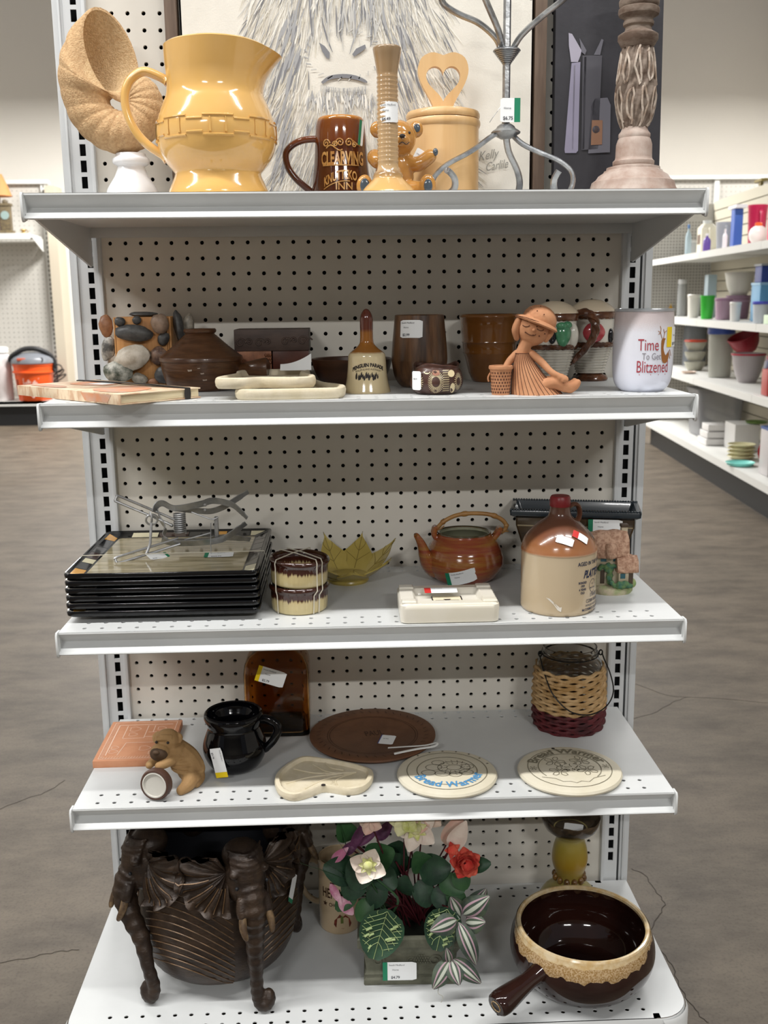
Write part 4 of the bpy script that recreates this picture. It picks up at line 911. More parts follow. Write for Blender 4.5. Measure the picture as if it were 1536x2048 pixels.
strap([(-.312, -.146, .0855), (-.2731, -.146, .0855), (-.2450, -.140, .0890), (-.2250, -.130, .086), (-.1977, -.120, .0800)], .014, 'lower_jaw')
strap([(-.3400, -.160, .1440), (-.3365, -.160, .128), (-.330, -.160, .112), (-.331, -.160, .098), (-.3250, -.160, .086)], .018, 'pivot_band')
b = B(); b.tube([(-.306+.0088*math.cos(a*.45), -.157+.0088*math.sin(a*.45), .1015+.033*a/140) for a in range(141)], .00155, 6); b.o('coil_spring', GALV, t)
for z0, p in ((0, [(-.3150, -.163, .1200), (-.335, -.163, .130), (-.4030, -.163, .1615)]), (1, [(-.3070, -.165, .0900), (-.33, -.175, .085), (-.3985, -.2120, .0715)])):
    a, e = V(p[0]), V(p[2]); d = (e-a).normalized(); n = V((0, -1, .25)).cross(d).normalized()*.0048
    wire([a+n, p[1]+n if 0 else V(p[1])+n, e+n-d*.005, e+n*.6, e-n*.6, e-n-d*.005, V(p[1])-n, a-n], .0021, 'handle_loop', 4)
b = B(); b.tube(rod_ring((0, 0, 0), .0092, .002, 20), .0017, 8, M=T(-.3465, -.176, .1285, PI/2+.3, 0, .3), closed=True); b.o('ring', GALV, t)
wire([(-.3470, -.179, .124), (-.3485, -.1835, .104), (-.350, -.186, .090), (-.3560, -.192, .0745)], .0022, 'hook_rod')
strap([(-.349, -.1765, .142), (-.3465, -.178, .132), (-.3470, -.177, .124)], .008, 'hook_plate', .002)
b = B(); b.box((-.2475, -.157, .110), (.006, .010, .034), bev=.001); b.o('trigger_post', GALV, t)
wire([(-.285, -.164, .137), (-.268, -.168, .131), (-.252, -.170, .126), (-.243, -.169, .129)], .0012, 'trigger_wire'); wire([(-.298, -.164, .092), (-.276, -.168, .098), (-.255, -.168, .1035)], .0014, 'trigger_wire'); wire([(-.2545, -.170, .120), (-.2555, -.172, .095), (-.256, -.174, .0700)], .0007, 'trip_rod')
b = B(); b.lathe([(0, 0), (.003, .0004), (.002, .002), (0, .0024)], 12, M=T(-.2620, -.1728, .1505, PI/2)); b.lathe([(0, 0), (.003, .0004), (.002, .002), (0, .0024)], 12, M=T(-.2650, -.1535, .138, PI/2)); b.o('rivet', GALV, t, kind='stuff')
sticker(t, T(-.337, -.190, .0722, .35, .1, .75), .038, .018, 'green', '$4.99', side=1, shop='', what='')

# two ramekins bound with string
def rib_cup(name, label, loc, z0, tilt):
    t = thing(name, label, 'ramekin', loc, 0, 'brown drip ramekins'); t.rotation_euler = (tilt*.3, tilt, 0)
    DRIP = zbands(mat('brown_drip_glaze', 'c2b184', .12, coat=.6), [(0, 'c9b988'), (.020, 'bfae80'), (.0235, '43221a'), (.040, '35190f')], .0065, 6, st=(60, 60, 1), detail=1)
    P = [(.038, 0), (.0412, .0015), (.0425, .004), (.0432, .012), (.0434, .022), (.0434, .030), (.0448, .0335), (.0462, .0355), (.0466, .0385), (.0455, .0405)]
    def flute(p, a):
        k = 1+.010*math.cos(36*a)*(.002 < p.z < .031)*(math.hypot(p.x, p.y) > .0405); return V((p.x*k, p.y*k, p.z))
    B().lathe(solid(P, .004), 108, fn=flute).o('bowl', DRIP, t); 
    return t
rib_cup('ramekin', 'lower fluted ramekin with brown drip glaze under another ramekin', (-.1125, -.2500, Z3), 0, 0)
rib_cup('ramekin', 'upper fluted ramekin with brown drip glaze stacked and tied with string', (-.1125, -.2500, Z3+.0413), 0, .045)
b = B(); R = .0475
for a0, a1, zt in ((-2.35, 1.2, .0862), (-.92, 2.3, .0868), (-.70, 2.0, .0872)):
    p = lambda a, z, r=R: V((r*math.cos(a), r*math.sin(a), z)); q0, q1 = p(a0, .083), p(a1, .083)
    b.tube([p(a0-.12*(a0 > -1), .002, .0445), p(a0-.1*(a0 > -1), .03, .0455), p(a0, .0375, .0478), p(a0, .072, .0475), p(a0, .080, .0485), q0*.96+V((0, 0, .006)), (q0+q1)/2+V((0, 0, .004)), q1*.96+V((0, 0, .006)), p(a1, .079, .0485), p(a1, .04, .048), p(a1, .002, .046)], .0009, 6)
tag(b.o('string_tie', STR, loc=(-.1125, -.25, Z3)), 'white string binding the two brown drip ramekins together', 'string')

# leaf bowl
MUST = mat('mustard_leaf_glaze', 'b7a45a', .3, c2='a8954c', ns=14, coat=.25); VEIN = mat('mustard_vein', '7d6d33', .4)
t = thing('leaf_bowl', 'mustard yellow ceramic bowl of overlapping pointed leaves', 'bowl', (-.0370, -.098, Z3))
B().lathe([(0, 0), (.034, 0), (.0352, .003), (.034, .006), (.036, .0085), (.037, .010), (.033, .012), (0, .0115)], 48).o('foot', MUST, t)
def leafpt(k, u, v, e=0):
    """leaf k; u across (-1..1), v from base to tip"""
    a = 2*PI*k/7+.35; w = .62*math.sin(PI*min(1, .30+.70*v))**.6*(1-.0*v)*(1-v**5)
    tooth = 1+.10*math.sin(v*15)*abs(u); big = 1+.18*math.cos(a-.4)
    r = .028+.051*v**.9*big; z = .006+.046*v**1.15*(1+.34*math.sin(a+.2)+.10*math.cos(3*a)); aa = a+u*w*tooth*(1-.25*v)
    r -= .006*abs(u)*v*(1 if 1 else 0); z -= .006*(u*u)*v
    return V((r*math.cos(aa), r*math.sin(aa), z))+V((0, 0, e))
for k in range(7):
    b = B(); n, m = 8, 12
    for e in (0, 1):
        vs = [leafpt(k, -1+2*i/n, j/m)+V((0, 0, .0028))*(1-e)+leafpt(k, 0, 0)*.0 for j in range(m+1) for i in range(n+1)]
        if e: vs = [leafpt(k, -1+2*i/n, j/m)*.999 for j in range(m+1) for i in range(n+1)]
        b.raw(vs, [(j*(n+1)+i, j*(n+1)+i+1, (j+1)*(n+1)+i+1, (j+1)*(n+1)+i) for j in range(m) for i in range(n)])
    lo = [leafpt(k, s, j/m) for s in (-1,) for j in range(m+1)]+[leafpt(k, 1, j/m) for j in range(m, -1, -1)]
    b.raw([p+V((0, 0, .0028)) for p in lo]+[p*.999 for p in lo], [(i, i+1, i+1+len(lo), i+len(lo)) for i in range(len(lo)-1)])
    lf = b.o('leaf', MUST, t, ang=60)
    b = B(); b.tube([leafpt(k, 0, j/10)+V((0, 0, .0030)) for j in range(1, 11)], .0006, 5)
    for s in (-1, 1):
        for v0 in (.3, .55): b.tube([leafpt(k, s*q*.8, v0+.28*q)+V((0, 0, .0030)) for q in (0, .25, .5, .75, 1)], .0005, 5)
    b.o('vein', VEIN, lf)

# teapot
TEA = mat('rust_brushed_glaze', '8a3f28', .15, c2='9a6a32', ns=3, st=(3, 3, 42), nd=5, ramp=(.42, .66), bump=.25, bs=14, bst=(1, 1, 12), coat=.5); TIN = mat('celadon_lining', '8f9078', .2, coat=.4)
BAM = mat('bamboo', 'b98c50', .4, c2='8a5f30', ns=9, st=(1, 1, 1), nd=5, coat=.2)
t = thing('teapot', 'rust brown lidless teapot with bamboo handle and green price sticker', 'teapot', (.1600, -.100, Z3))
TPf = prof([(.040, 0), (.0465, .001), (.0545, .008), (.0640, .0215), (.0662, .032), (.0648, .0435), (.0595, .0590), (.0510, .0710), (.0455, .0770), (.0448, .080)], 4)
B().lathe([(0, 0)]+TPf+[(.0440, .0815), (.0425, .0805)], 56, fn=lambda p, a: p*(1+.004*math.sin(p.z*520+a))).o('body', TEA, t)
B().lathe([(.0425, .0805), (.0415, .076), (.052, .066), (.060, .045), (.058, .022), (.04, .006), (0, .005)], 48).o('lining', TIN, t)
B().lathe([(.0418, .0795), (.0455, .0806), (.0450, .0826), (.043, .083), (.0412, .0815)], 48).o('rim', mat('dark_olive_rim', '45402c', .2, coat=.4), t)
b = B(); b.tube(sm([(-.050, -.010, .018), (-.062, -.016, .032), (-.069, -.020, .052), (-.0745, -.023, .068), (-.082, -.026, .082), (-.0838, -.0268, .0835)], 4), [.020]*3+[.0185, .0175, .0165, .0155, .0145, .0135, .012, .0112, .0104, .0097, .0088, .0080, .0072, .0068, .0062, .0055, .005, .0046], 14, fl=.7); b.o('spout', TEA, t)
for s, x in ((-1, -.0490), (1, .0540)):
    b = B()
    for o_ in (-.006, .006): b.tube(sm([(x-s*.006, o_, .068), (x+s*.002, o_, .078), (x+s*.006*(s > 0)-.0*s, o_, .090 if s < 0 else .086)], 3), .0048, 8)
    b.tube([(x+s*.006*(s > 0), -.0075, .089 if s < 0 else .0855), (x+s*.006*(s > 0), .0075, .089 if s < 0 else .0855)], .0045, 8); b.o('lug', TEA, t)
H = sm([(-.049, 0, .0850), (-.042, 0, .0930), (-.0330, 0, .1010), (-.0136, 0, .1100), (.0117, 0, .1130), (.0413, 0, .1108), (.0610, 0, .1030), (.0705, 0, .0930), (.0695, 0, .0850), (.062, 0, .0790)], 6)
b = B(); b.tube(H, [.0036+.0012*(abs((i % 11)-5) > 4) for i in range(len(H))], 10); b.o('bamboo_handle', BAM, t)
b = B(); b.tube([(-.053, 0, .083), (-.040, -.003, .088), (-.034, -.002, .093)], .0011, 6); b.tube([(.050, 0, .0790), (.075, -.002, .0815)], .0011, 6); b.o('cane_peg', BAM, t, kind='stuff')
sticker(t, T(-.012, -.0655, .0195, PI/2+.35, -.22, -.1), .050, .026, 'green', '', .07, what='Home')

# ashtray
IVO = mat('ivory_ceramic', 'e6e1d5', .3, c2='e0dac9', ns=8, coat=.3)
t = thing('ashtray', 'ivory ceramic rectangular ashtray at the shelf edge with red sticker', 'ashtray', (.1115, -.2935, Z3))
W_, D_, H_ = .0735, .0515, .030
b = B(); b.loft([rsq(W_-.004, D_-.004, .010, 0), rsq(W_-.001, D_-.001, .010, .002), rsq(W_, D_, .010, .022), rsq(W_-.0005, D_-.0005, .010, .0275), rsq(W_-.003, D_-.003, .009, .030), rsq(W_-.022, D_-.018, .007, .0305), rsq(W_-.025, D_-.021, .006, .0275), rsq(W_-.027, D_-.023, .006, .0215)]); b.o('body', IVO, t)
for sx in (-1, 1):
    for sy in (-1, 1): b = B(); b.box((sx*(W_-.014), sy*(D_-.013), .0310), (.022, .016, .005), bev=.0022, seg=3); b.o('corner_rest', IVO, t)
b = B(); b.box((0, 0, .0222), (.044, .026, .0012)); pl = b.o('picture_label', mat('label_cream', 'e8dcc0', .4), t)
b = B(); 
for p0, p1 in (((-.022, -.013), (.022, -.013)), ((.022, -.013), (.022, .013)), ((.022, .013), (-.022, .013)), ((-.022, .013), (-.022, -.013))): b.line2([p0, p1], .0018, lambda x, y: V((x, y, .0231)))
b.line2([(-.018, -.008), (.018, -.008)], .0010, lambda x, y: V((x, y, .0231))); b.poly2([(-.006, -.003), (.006, -.003), (.003, -.008), (-.003, -.008)], lambda x, y: V((x, y, .0232))); b.o('label_print', DARK, pl)
sticker(t, T(-.008, .014, .0316, .12), .050, .020, 'red', '', what='', bw=.2)

# whisky jug
JUG = zbands(mat('jug_stoneware', 'c2ac85', .2, c2='b39c74', ns=5, coat=.4), [(0, 'b5a285'), (.04, 'bfad91'), (.0905, 'c2b196'), (.0945, 'a06a45'), (.102, '97643f'), (.12, '744731'), (.145, '5d3a2b'), (.17, '593729')], .0012, 30)
t = thing('stoneware_jug', 'cream and brown stoneware whisky jug with red cap and blue-black lettering', 'jug', (.2850, -.272, Z3))
JP = prof([(.0535, 0), (.0552, .0012), (.0568, .004), (.0572, .012), (.0572, .0500), (.0572, .0880), (.0577, .0925), (.0565, .0990), (.0525, .1095), (.0440, .1210), (.0315, .1325), (.0210, .1400), (.0168, .1455), (.0152, .1530), (.0150, .1610)], 4)
B().lathe([(0, 0)]+JP+[(0, .162)], 64).o('body', JUG, t)
B().lathe([(0, .158), (.0152, .1582), (.0158, .160), (.0152, .1715), (.0135, .1742), (0, .1748)], 36, fn=lambda p, a: p if p.z < .1595 or p.z > .172 else V((p.x*(1+.015*math.cos(30*a)), p.y*(1+.015*math.cos(30*a)), p.z))).o('cap', mat('red_cap', '7d1f24', .35), t)
b = B(); b.tube(sm([(.013, .006, .154), (.022, .010, .1585), (.0300, .013, .1560), (.0335, .015, .146), (.0325, .016, .136), (.0285, .016, .128)], 4), .0052, 10, fl=.7); b.o('handle', JUG, t)
BLUI = mat('blue_black_print', '262f48', .5); f = wrap(JP, .0005); b = B()
jt = lambda s, size, x, z, sx=.8, sl=0, bold=0, al='LEFT': b.text(s, size, lambda u, v: f(u+x+sl*v, v+z), align=al, sx=sx, bold=bold)
jt('AGED IN THE WOOD', .0082, .0175, .0775, .82, 0, .02); jt('PLATTE VALLEY', .0160, .0280, .0585, .62, .25, .04)
for i, s in enumerate(('BONDED', '1939', '6 YEARS', 'OLD')): jt(s, .0046, .0270, .0500-.0052*i, .8, 0, .04, 'CENTER')
jt('STRAIGHT', .0078, .0560, .0275, .7, 0, .01, 'CENTER'); jt('CORN WHISKEY', .0078, .0555, .0190, .72, 0, .01, 'CENTER'); jt('DISTILLED AND BOTTLED BY', .0042, .0555, .0135, .8, 0, .01, 'CENTER'); jt('McCORMICK DISTILLING CO.', .0056, .0555, .0070, .78, 0, .02, 'CENTER'); jt('Weston, Missouri', .0050, .0555, .0015, .8, 0, 0, 'CENTER')
b.line2([(.0500+.0085*math.cos(a)*(1+.06*math.cos(4*a)), .0440+.0100*math.sin(a)) for a in [2*PI*i/28 for i in range(28)]], .0007, f, closed=True); jt('OLD', .0038, .050, .0460, .9, 0, 0, 'CENTER'); jt('McCormick', .0032, .050, .0400, .9, 0, .02, 'CENTER')
b.o('lettering', BLUI, t)
b = B(); b.poly2([(-.0300, .0300), (-.0240, .0285), (-.0150, .0210), (-.0090, .0160), (-.0060, .0165), (-.0070, .0090), (-.0120, .0115), (-.0180, .0200)], f); b.o('torn_sticker', mat('torn_paper', 'd9d3c8', .6), t)
for x, z, r in ((-.002, .1160, -.35), (.024, .119, -.75)):
    M = Matrix.Translation(wrap(JP, .0008)(x, z)) @ Euler((PI/2-.72, 0, x/.045)).to_matrix().to_4x4() @ Matrix.Rotation(r, 4, 'Z'); sticker(t, M, .026, .013, 'red' if x > 0 else None, '', .06, shop='', what='', bw=.35)

# long planter tray
TRY = mat('dark_olive_tray', '3a2c1c', .25, c2='4a3a26', ns=14, st=(1, 1, 5), coat=.4); TRB = mat('blue_black_rim', '1f2a33', .25, coat=.5)
t = thing('planter_tray', 'long dark glazed planter tray behind the whisky jug', 'tray', (.352, -.0775, Z3), -.21)
b = B(); b.loft([rsq(.082, .030, .004, 0), rsq(.086, .033, .004, .05), rsq(.0925, .0365, .004, .072), rsq(.098, .040, .004, .090), rsq(.0985, .0405, .004, .104)]); b.o('body', TRY, t)
b = B(); b.loft([rsq(.0985, .0405, .004, .1035), rsq(.1075, .046, .004, .108), rsq(.1085, .0465, .004, .1165), rsq(.107, .0455, .004, .118), rsq(.100, .0395, .004, .118), rsq(.096, .0365, .004, .108), rsq(.090, .033, .004, .085)]); b.o('rim', TRB, t)
b = B()
for i in range(48):
    x = -.1055+.2110*i/47; b.ball((x, -.0458, .1185), .0021, n=6)
    b.ball((x, .0450, .1185), .0021, n=6)
b.o('rope_edge', TRB, t, kind='stuff')
b = B(); b.box((0, -.0395, .0905), (.19, .003, .0022)); b.o('pale_line', mat('pale_line', '9a8c70', .3), t)
sticker(t, T(.050, -.0445, .090, PI/2-.12, 0, 0), .056, .0285, 'green', '$4.99', None)

# cottage figurine
THAT = mat('thatch_pink', 'c9a68e', .9, c2='a07a64', ns=160, bump=1, bs=260); WALLC = mat('cottage_plaster', 'c9bfa8', .8, c2='b5a98f', ns=40); FOL = mat('cottage_foliage', '3f6b58', .8, c2='63804e', ns=120, ramp=(.4, .6), bump=.8, bs=300); WNB = mat('cottage_blue', '2f5f6c', .5); BRD2 = mat('cottage_door', '4d4034', .7); GRS = mat('cottage_base', 'b7ab94', .8, c2='96a273', ns=50, bump=.4, bs=200)
t = thing('cottage_figurine', 'small painted cottage figurine with pink thatch roof beside whisky jug', 'figurine', (.3875, -.190, Z3))
b = B(); b.lathe([(0, 0), (.037, 0), (.0375, .004), (.035, .009), (.030, .012), (0, .013)], 28, fn=lambda p, a: V((p.x*(1+.08*math.sin(3*a)), p.y*.85, p.z+.004*(p.y > 0)))); b.o('base', GRS, t)
b = B(); b.box((-.004, .004, .036), (.044, .030, .052), bev=.002); b.o('main_wall', WALLC, t)
b = B(); b.box((.019, -.012, .026), (.024, .024, .030), bev=.002); b.o('wing_wall', WALLC, t)
def thatch(cx, cy, cz, lx, ly, h, name='roof'):
    b = B(); R = []
    for i in range(9):
        x = -lx/2+lx*i/8; k = 1-.10*(abs(i-4)/4)**3
        R.append([(cx+x, cy+ly/2*math.sin(a)*k*(1 if 1 else 0), cz+h*max(0, math.cos(a))**.8*k-.006*(abs(math.sin(a))**4)+.0016*math.sin(7*a+i)) for a in [-PI/2+PI*j/10 for j in range(11)]]+[(cx+x, cy+ly/2*.9*k, cz-.008), (cx+x, cy-ly/2*.9*k, cz-.008)])
    b.loft(R); return b.o(name, THAT, t)
thatch(-.004, .002, .066, .058, .046, .034); thatch(.021, -.014, .044, .034, .032, .018, 'wing_roof')
b = B(); b.tube(sm([(-.006, -.0195, .082), (-.006, -.0235, .072), (-.005, -.0235, .060)], 3), [.008, .0085, .009, .009, .009, .0085, .006], 10); b.o('roof_gable', THAT, t)
b = B(); b.box((.021, .006, .088), (.010, .010, .036), bev=.001); b.o('chimney', WALLC, t); b = B(); b.box((.021, .006, .1065), (.012, .012, .005), bev=.001); b.o('chimney_pot', BRD2, t)
for x, z, w, h, y in ((-.015, .058, .009, .013, -.0118), (.004, .056, .007, .009, -.0118), (.0135, .030, .008, .008, -.0245)): b = B(); b.box((x, y, z), (w, .0014, h), bev=.0006); b.o('window', WNB, t)
for x, z, h, y in ((-.016, .026, .022, -.0115), (.0265, .0255, .018, -.0245)): b = B(); b.box((x, y, z), (.007, .0016, h), bev=.0007); b.o('door', BRD2, t)
b = B(); rr = random.Random(5)
for i in range(60):
    x = rr.uniform(-.022, .022); z = .046-abs(x)*.2+rr.gauss(0, .003) if i < 24 else rr.uniform(.012, .02); y = -.013-rr.random()*.004 if i < 24 else -.024-rr.random()*.006; x = x if i < 24 else rr.uniform(-.006, .026); b.ball((x, y, z), rr.uniform(.0025, .0045), n=6)
for i in range(26): b.ball((-.0045+rr.gauss(0, .0028), -.0145-.003*rr.random(), rr.uniform(.014, .046)), .0034, n=6)
remesh(b.o('climbing_ivy', FOL, t), .0014, 1)
b = B(); b.ball((.033, -.008, .014), (.007, .008, .008)); b.o('shrub', mat('cottage_shrub', '7f9a62', .9, c2='a3a878', ns=90), t)

# ================================================================ fourth shelf
TIL = mat('terracotta_tile', 'c98f6c', .8, c2='c0835f', ns=30); TLW = mat('tile_relief_white', 'e3c2ac', .8)
t = thing('terracotta_tile', 'orange terracotta tile with pale relief drawing lying flat', 'tile', (-.3985, -.1285, Z4), .01)
b = B(); b.box((0, 0, .006), (.123, .160, .012), bev=.0012); b.o('slab', TIL, t)
b = B(); F = lambda x, y: V((x, y, .0123))
for x0, y0, x1, y1, w in ((-.054, -.073, -.054, .073, .0012), (.054, -.073, .054, .073, .0012), (-.054, -.073, .054, -.073, .0012), (-.054, .073, .054, .073, .0012), (-.045, -.060, -.045, .062, .002), (-.045, .062, .048, .062, .002), (-.030, .058, -.030, .006, .0014), (-.030, .006, .006, .006, .0014), (.006, .058, .006, .006, .0014), (.006, .012, .045, .012, .0014), (.018, .058, .018, .030, .0014), (-.02, -.012, .03, -.012, .0014), (-.02, -.012, -.026, -.060, .0014), (.010, .03, .048, .03, .0012)): b.line2([(x0, y0), (x1, y1)], w, F)
for cx, cy, r in ((-.016, .044, .009), (-.016, .022, .007), (-.036, -.045, .007), (-.036, -.030, .006), (.03, .045, .007), (.032, .018, .006), (.014, -.035, .009), (.036, -.03, .008), (.03, -.052, .007)): b.line2([(cx+r*math.cos(a)*(1+.25*math.cos(3*a)), cy+r*math.sin(a)) for a in [2*PI*i/18 for i in range(18)]], .001, F, closed=True)
for i in range(24): b.line2([(-.0525, -.070+.006*i), (-.0475, -.067+.006*i)], .001, F); b.line2([(-.052+.0046*i, -.0715), (-.050+.0046*i, -.065)], .0009, F)
b.o('line_relief', TLW, t)

# shar-pei puppy with a round clock
FURD = mat('puppy_fawn', 'a9875a', .75, c2='8c6a42', ns=30, ramp=(.35, .7), bump=.3, bs=180); MUZ = mat('puppy_dark_muzzle', '46321f', .7)
t = thing('puppy_figurine', 'wrinkled fawn puppy figurine hugging a small round clock face', 'figurine', (-.3080, -.272, Z4))
b = B()
limb(b, [(.018, .006, .022), (.010, .005, .040), (-.002, .003, .056)], [.0225, .0215, .0180]); b.ball((-.015, -.003, .0760), (.0195, .0195, .0170))
for i in range(5): b.tube([(.013-.0055*i+(.0238-.0008*i)*math.cos(a), .005+.0236*math.sin(a), .026+.0085*i+.010*math.cos(a)*-.3) for a in [2*PI*k/24 for k in range(24)]], .0034, 6, closed=True)
limb(b, [(.020, -.012, .016), (.016, -.026, .010), (.008, -.036, .0065)], [.0155, .0110, .0078]); limb(b, [(.024, .012, .014), (.030, .0, .009), (.028, -.014, .0065)], [.014, .010, .007])
limb(b, [(-.002, -.012, .052), (-.012, -.028, .050), (-.024, -.036, .0475)], [.0100, .0082, .0066]); limb(b, [(-.014, .006, .050), (-.032, -.010, .047), (-.040, -.028, .046)], [.0090, .0074, .0062])
limb(b, [(.0015, .000, .0840), (.0055, -.004, .0800), (.0050, -.008, .0735)], [.0026, .0040, .0022], 8); limb(b, [(-.0305, .004, .0850), (-.0350, .0, .0805), (-.0345, -.005, .0740)], [.0026, .0038, .0022], 8)
for y0, z0 in ((-.0205, .0850), (-.0190, .0890)): limb(b, [(-.028, y0+.004, z0-.003), (-.018, y0, z0), (-.007, y0+.003, z0-.002)], [.0024, .0030, .0024], 8)
b.ball((-.0235, -.0215, .0650), (.0152, .0145, .0128)); b.ball((-.015, -.0215, .059), (.0075, .0075, .0075)); b.ball((-.031, -.0195, .059), (.0065, .0075, .0075))
for i in range(3): b.tube([(-.008+.016*math.cos(a), -.002+.0175*math.sin(a), .058+.004*i) for a in [2*PI*k/20 for k in range(20)]], .0036, 6, closed=True)
remesh(b.o('body', FURD, t), .0013, 1)
b = B(); b.ball((-.0245, -.0275, .0640), (.0140, .0098, .0112)); b.ball((-.0270, -.0370, .0700), (.0052, .0036, .0038)); b.o('muzzle', MUZ, t)
for x, y, z in ((-.0290, -.0195, .0795), (-.0110, -.0215, .0790)): b = B(); b.ball((x, y, z), .0022, n=10); b.o('eye', DARK, t)
M = T(-.0265, -.0475, .0247, PI/2-.10, 0, -.28)
b = B(); b.lathe([(0, -.010), (.020, -.010), (.0238, -.005), (.0245, .004), (.0228, .0085), (.0205, .009), (.019, .006), (0, .006)], 40, M=M); ck = b.o('clock_case', mat('dark_wood_ring', '4a3228', .5, bump=.3, bs=120), t)
b = B(); b.lathe([(.0198, .0062), (.0198, .0088), (.0180, .0092), (.0172, .0068), (0, .0066)], 40, M=M); b.o('clock_face', mat('clock_face', 'c3c0b8', .4), t)

# black jug
BLKJ = mat('black_jug_glaze', '07070a', .06, spec=.35)
t = thing('black_pitcher', 'glossy black round-bellied ceramic pitcher with yellow-barred price sticker', 'pitcher', (-.2260, -.218, Z4))
KP = prof([(.0270, 0), (.0335, .002), (.0420, .010), (.0490, .0235), (.0515, .036), (.0500, .047), (.0455, .0600), (.0420, .0695), (.0415, .0735), (.0440, .0795), (.0470, .0865), (.0478, .0915), (.0465, .0955)], 4)
B().lathe(solid(KP, .005), 56).o('body', BLKJ, t)
b = B(); H = sm([(.0420, -.002, .0830), (.0560, -.006, .0835), (.0690, -.010, .0760), (.0705, -.012, .0640), (.0630, -.011, .0490), (.0520, -.008, .0360), (.047, -.006, .030)], 5)
b.tube(H, [.0078]*8+[.0068]*(len(H)-12)+[.0065, .006, .0055, .005], 12, fl=.75, up=(0, 1, 0)); b.o('handle', BLKJ, t)
M = Matrix.Translation(wrap(KP, .0006)(-.021, .0300)) @ Euler((PI/2-.04, 0, -.46)).to_matrix().to_4x4() @ Matrix.Rotation(-1.30, 4, 'Z'); sticker(t, M, .048, .023, 'yellow', '$3.79', None, side=1, what='', bw=.18)

# amber decanter
AMB = mat('amber_glass', 'a8571c', .05, tr=1, ior=1.35); AMB.node_tree.nodes['Principled BSDF'].inputs['Base Color'].default_value = (.62, .34, .11, 1)
t = thing('amber_bottle', 'square amber glass decanter with tilted yellow-barred price sticker', 'bottle', (-.1645, -.066, Z4))
b = B(); b.loft([rsq(.050, .040, .012, 0, 5), rsq(.0555, .045, .014, .003, 5), rsq(.0565, .046, .014, .03, 5), rsq(.0565, .046, .014, .1135, 5), rsq(.0545, .044, .016, .128, 5), rsq(.0480, .038, .018, .141, 5), rsq(.030, .026, .02, .152, 5), rsq(.018, .018, .0175, .158, 5), rsq(.016, .016, .0158, .172, 5)]+[rsq(.013, .013, .0128, .172, 5), rsq(.015, .015, .0148, .158, 5), rsq(.027, .023, .018, .1495, 5), rsq(.045, .035, .016, .1385, 5), rsq(.0515, .041, .014, .127, 5), rsq(.0535, .043, .012, .1135, 5), rsq(.0535, .043, .012, .012, 5), rsq(.05, .04, .012, .008, 5)]); b.o('body', AMB, t)
sticker(t, T(-.008, -.0470, .1140, PI/2, .33, 0), .0500, .0285, 'yellow', '$2.79', None)

# brown stamped plate
BRP = mat('chocolate_clay', '6e4b34', .6, c2='63422d', ns=25, bump=.15, bs=150); BRS = mat('stamped_brown', '402a1c', .7)
t = thing('brown_plate', 'round flat brown clay plate with stamped lettering and price sticker', 'plate', (.0000, -.1270, Z4))
B().lathe([(0, 0), (.085, 0), (.1055, .006), (.1085, .0095), (.1082, .0118), (.1060, .0125), (.080, .0100), (.077, .0085), (0, .0080)], 72).o('dish', BRP, t)
def ringtext(b, s, size, R, a0, z, out=True, sx=.9):
    def f(x, y):
        a = a0-x/R if out else a0+x/R; r = R+y if out else R-y
        return V((r*math.cos(a), r*math.sin(a), z))
    b.text(s, size, f, sx=sx, bold=.025)
b = B(); F = lambda x, y: V((x, y, .0088))
b.text('PAUL', .028, lambda x, y: V((x*.8+.004, y*1.0-.002, .0088)), M=Matrix.Rotation(.18, 4, 'Z'), sx=.62)
for i in range(40): a = 2*PI*i/40; b.line2([(.0895*math.cos(a), .0895*math.sin(a)), (.0965*math.cos(a+.05), .0965*math.sin(a+.05))], .0013, lambda x, y: V((x, y, .0122)))
for k in range(2): b.line2([((.078-.004*k)*math.cos(2*PI*i/60), (.078-.004*k)*math.sin(2*PI*i/60)) for i in range(60)], .0008, lambda x, y: V((x, y, .0092+.0002)), closed=True)
b.o('stamped_lettering', BRS, t)
sticker(t, T(.024, -.022, .0087, 0, 0, -.25), .026, .036, 'blue', '', shop='', what='0794', bw=.0+.06)

# butterfly-shaped mould
t = thing('butterfly_mould', 'cream stoneware butterfly-shaped mould at the shelf front edge', 'mould', (-.080, -.278, Z4))
out = [(p.x, p.y) for p in sm([(-.078, -.012, 0), (-.073, .018, 0), (-.058, .046, 0), (-.038, .067, 0), (-.008, .060, 0), (.034, .042, 0), (.066, .022, 0), (.077, .006, 0), (.074, -.022, 0), (.060, -.046, 0), (.038, -.052, 0), (.016, -.044, 0), (-.002, -.040, 0), (-.020, -.054, 0), (-.046, -.066, 0), (-.068, -.050, 0)], 4, True)]
c = V((-.004, .002)); rg = lambda k, z: [(c.x+(p[0]-c.x)*k, c.y+(p[1]-c.y)*k, z) for p in out]
b = B(); b.loft([rg(.955, 0), rg(.99, .003), rg(1, .008), rg(.985, .0125), rg(.96, .0135), rg(.905, .0132), rg(.885, .011), rg(.865, .0075)]); b.o('body', STON, t)
b = B(); F = lambda x, y: V((x, y, .0079))
for pts in ([(-.06, -.02), (-.02, .0), (.05, .012)], [(-.05, .03), (-.01, .012), (.05, .012)], [(-.03, -.04), (0, -.01), (.05, .012)], [(-.02, .045), (.0, .02), (.02, .01)], [(.02, -.03), (.02, -.01), (.05, .012)], [(.0, .05), (.01, .03), (.03, .02)]): 
    P = sm([(x, y, 0) for x, y in pts], 6); b.tube([(p.x, p.y, .0078) for p in P], .0011, 5)
    for i in range(2, len(P)-2, 2):
        for s in (-1, 1): b.line2([(P[i].x, P[i].y), (P[i].x-.008, P[i].y+s*.007)], .0009, F)
b.o('leaf_relief', STON, t)
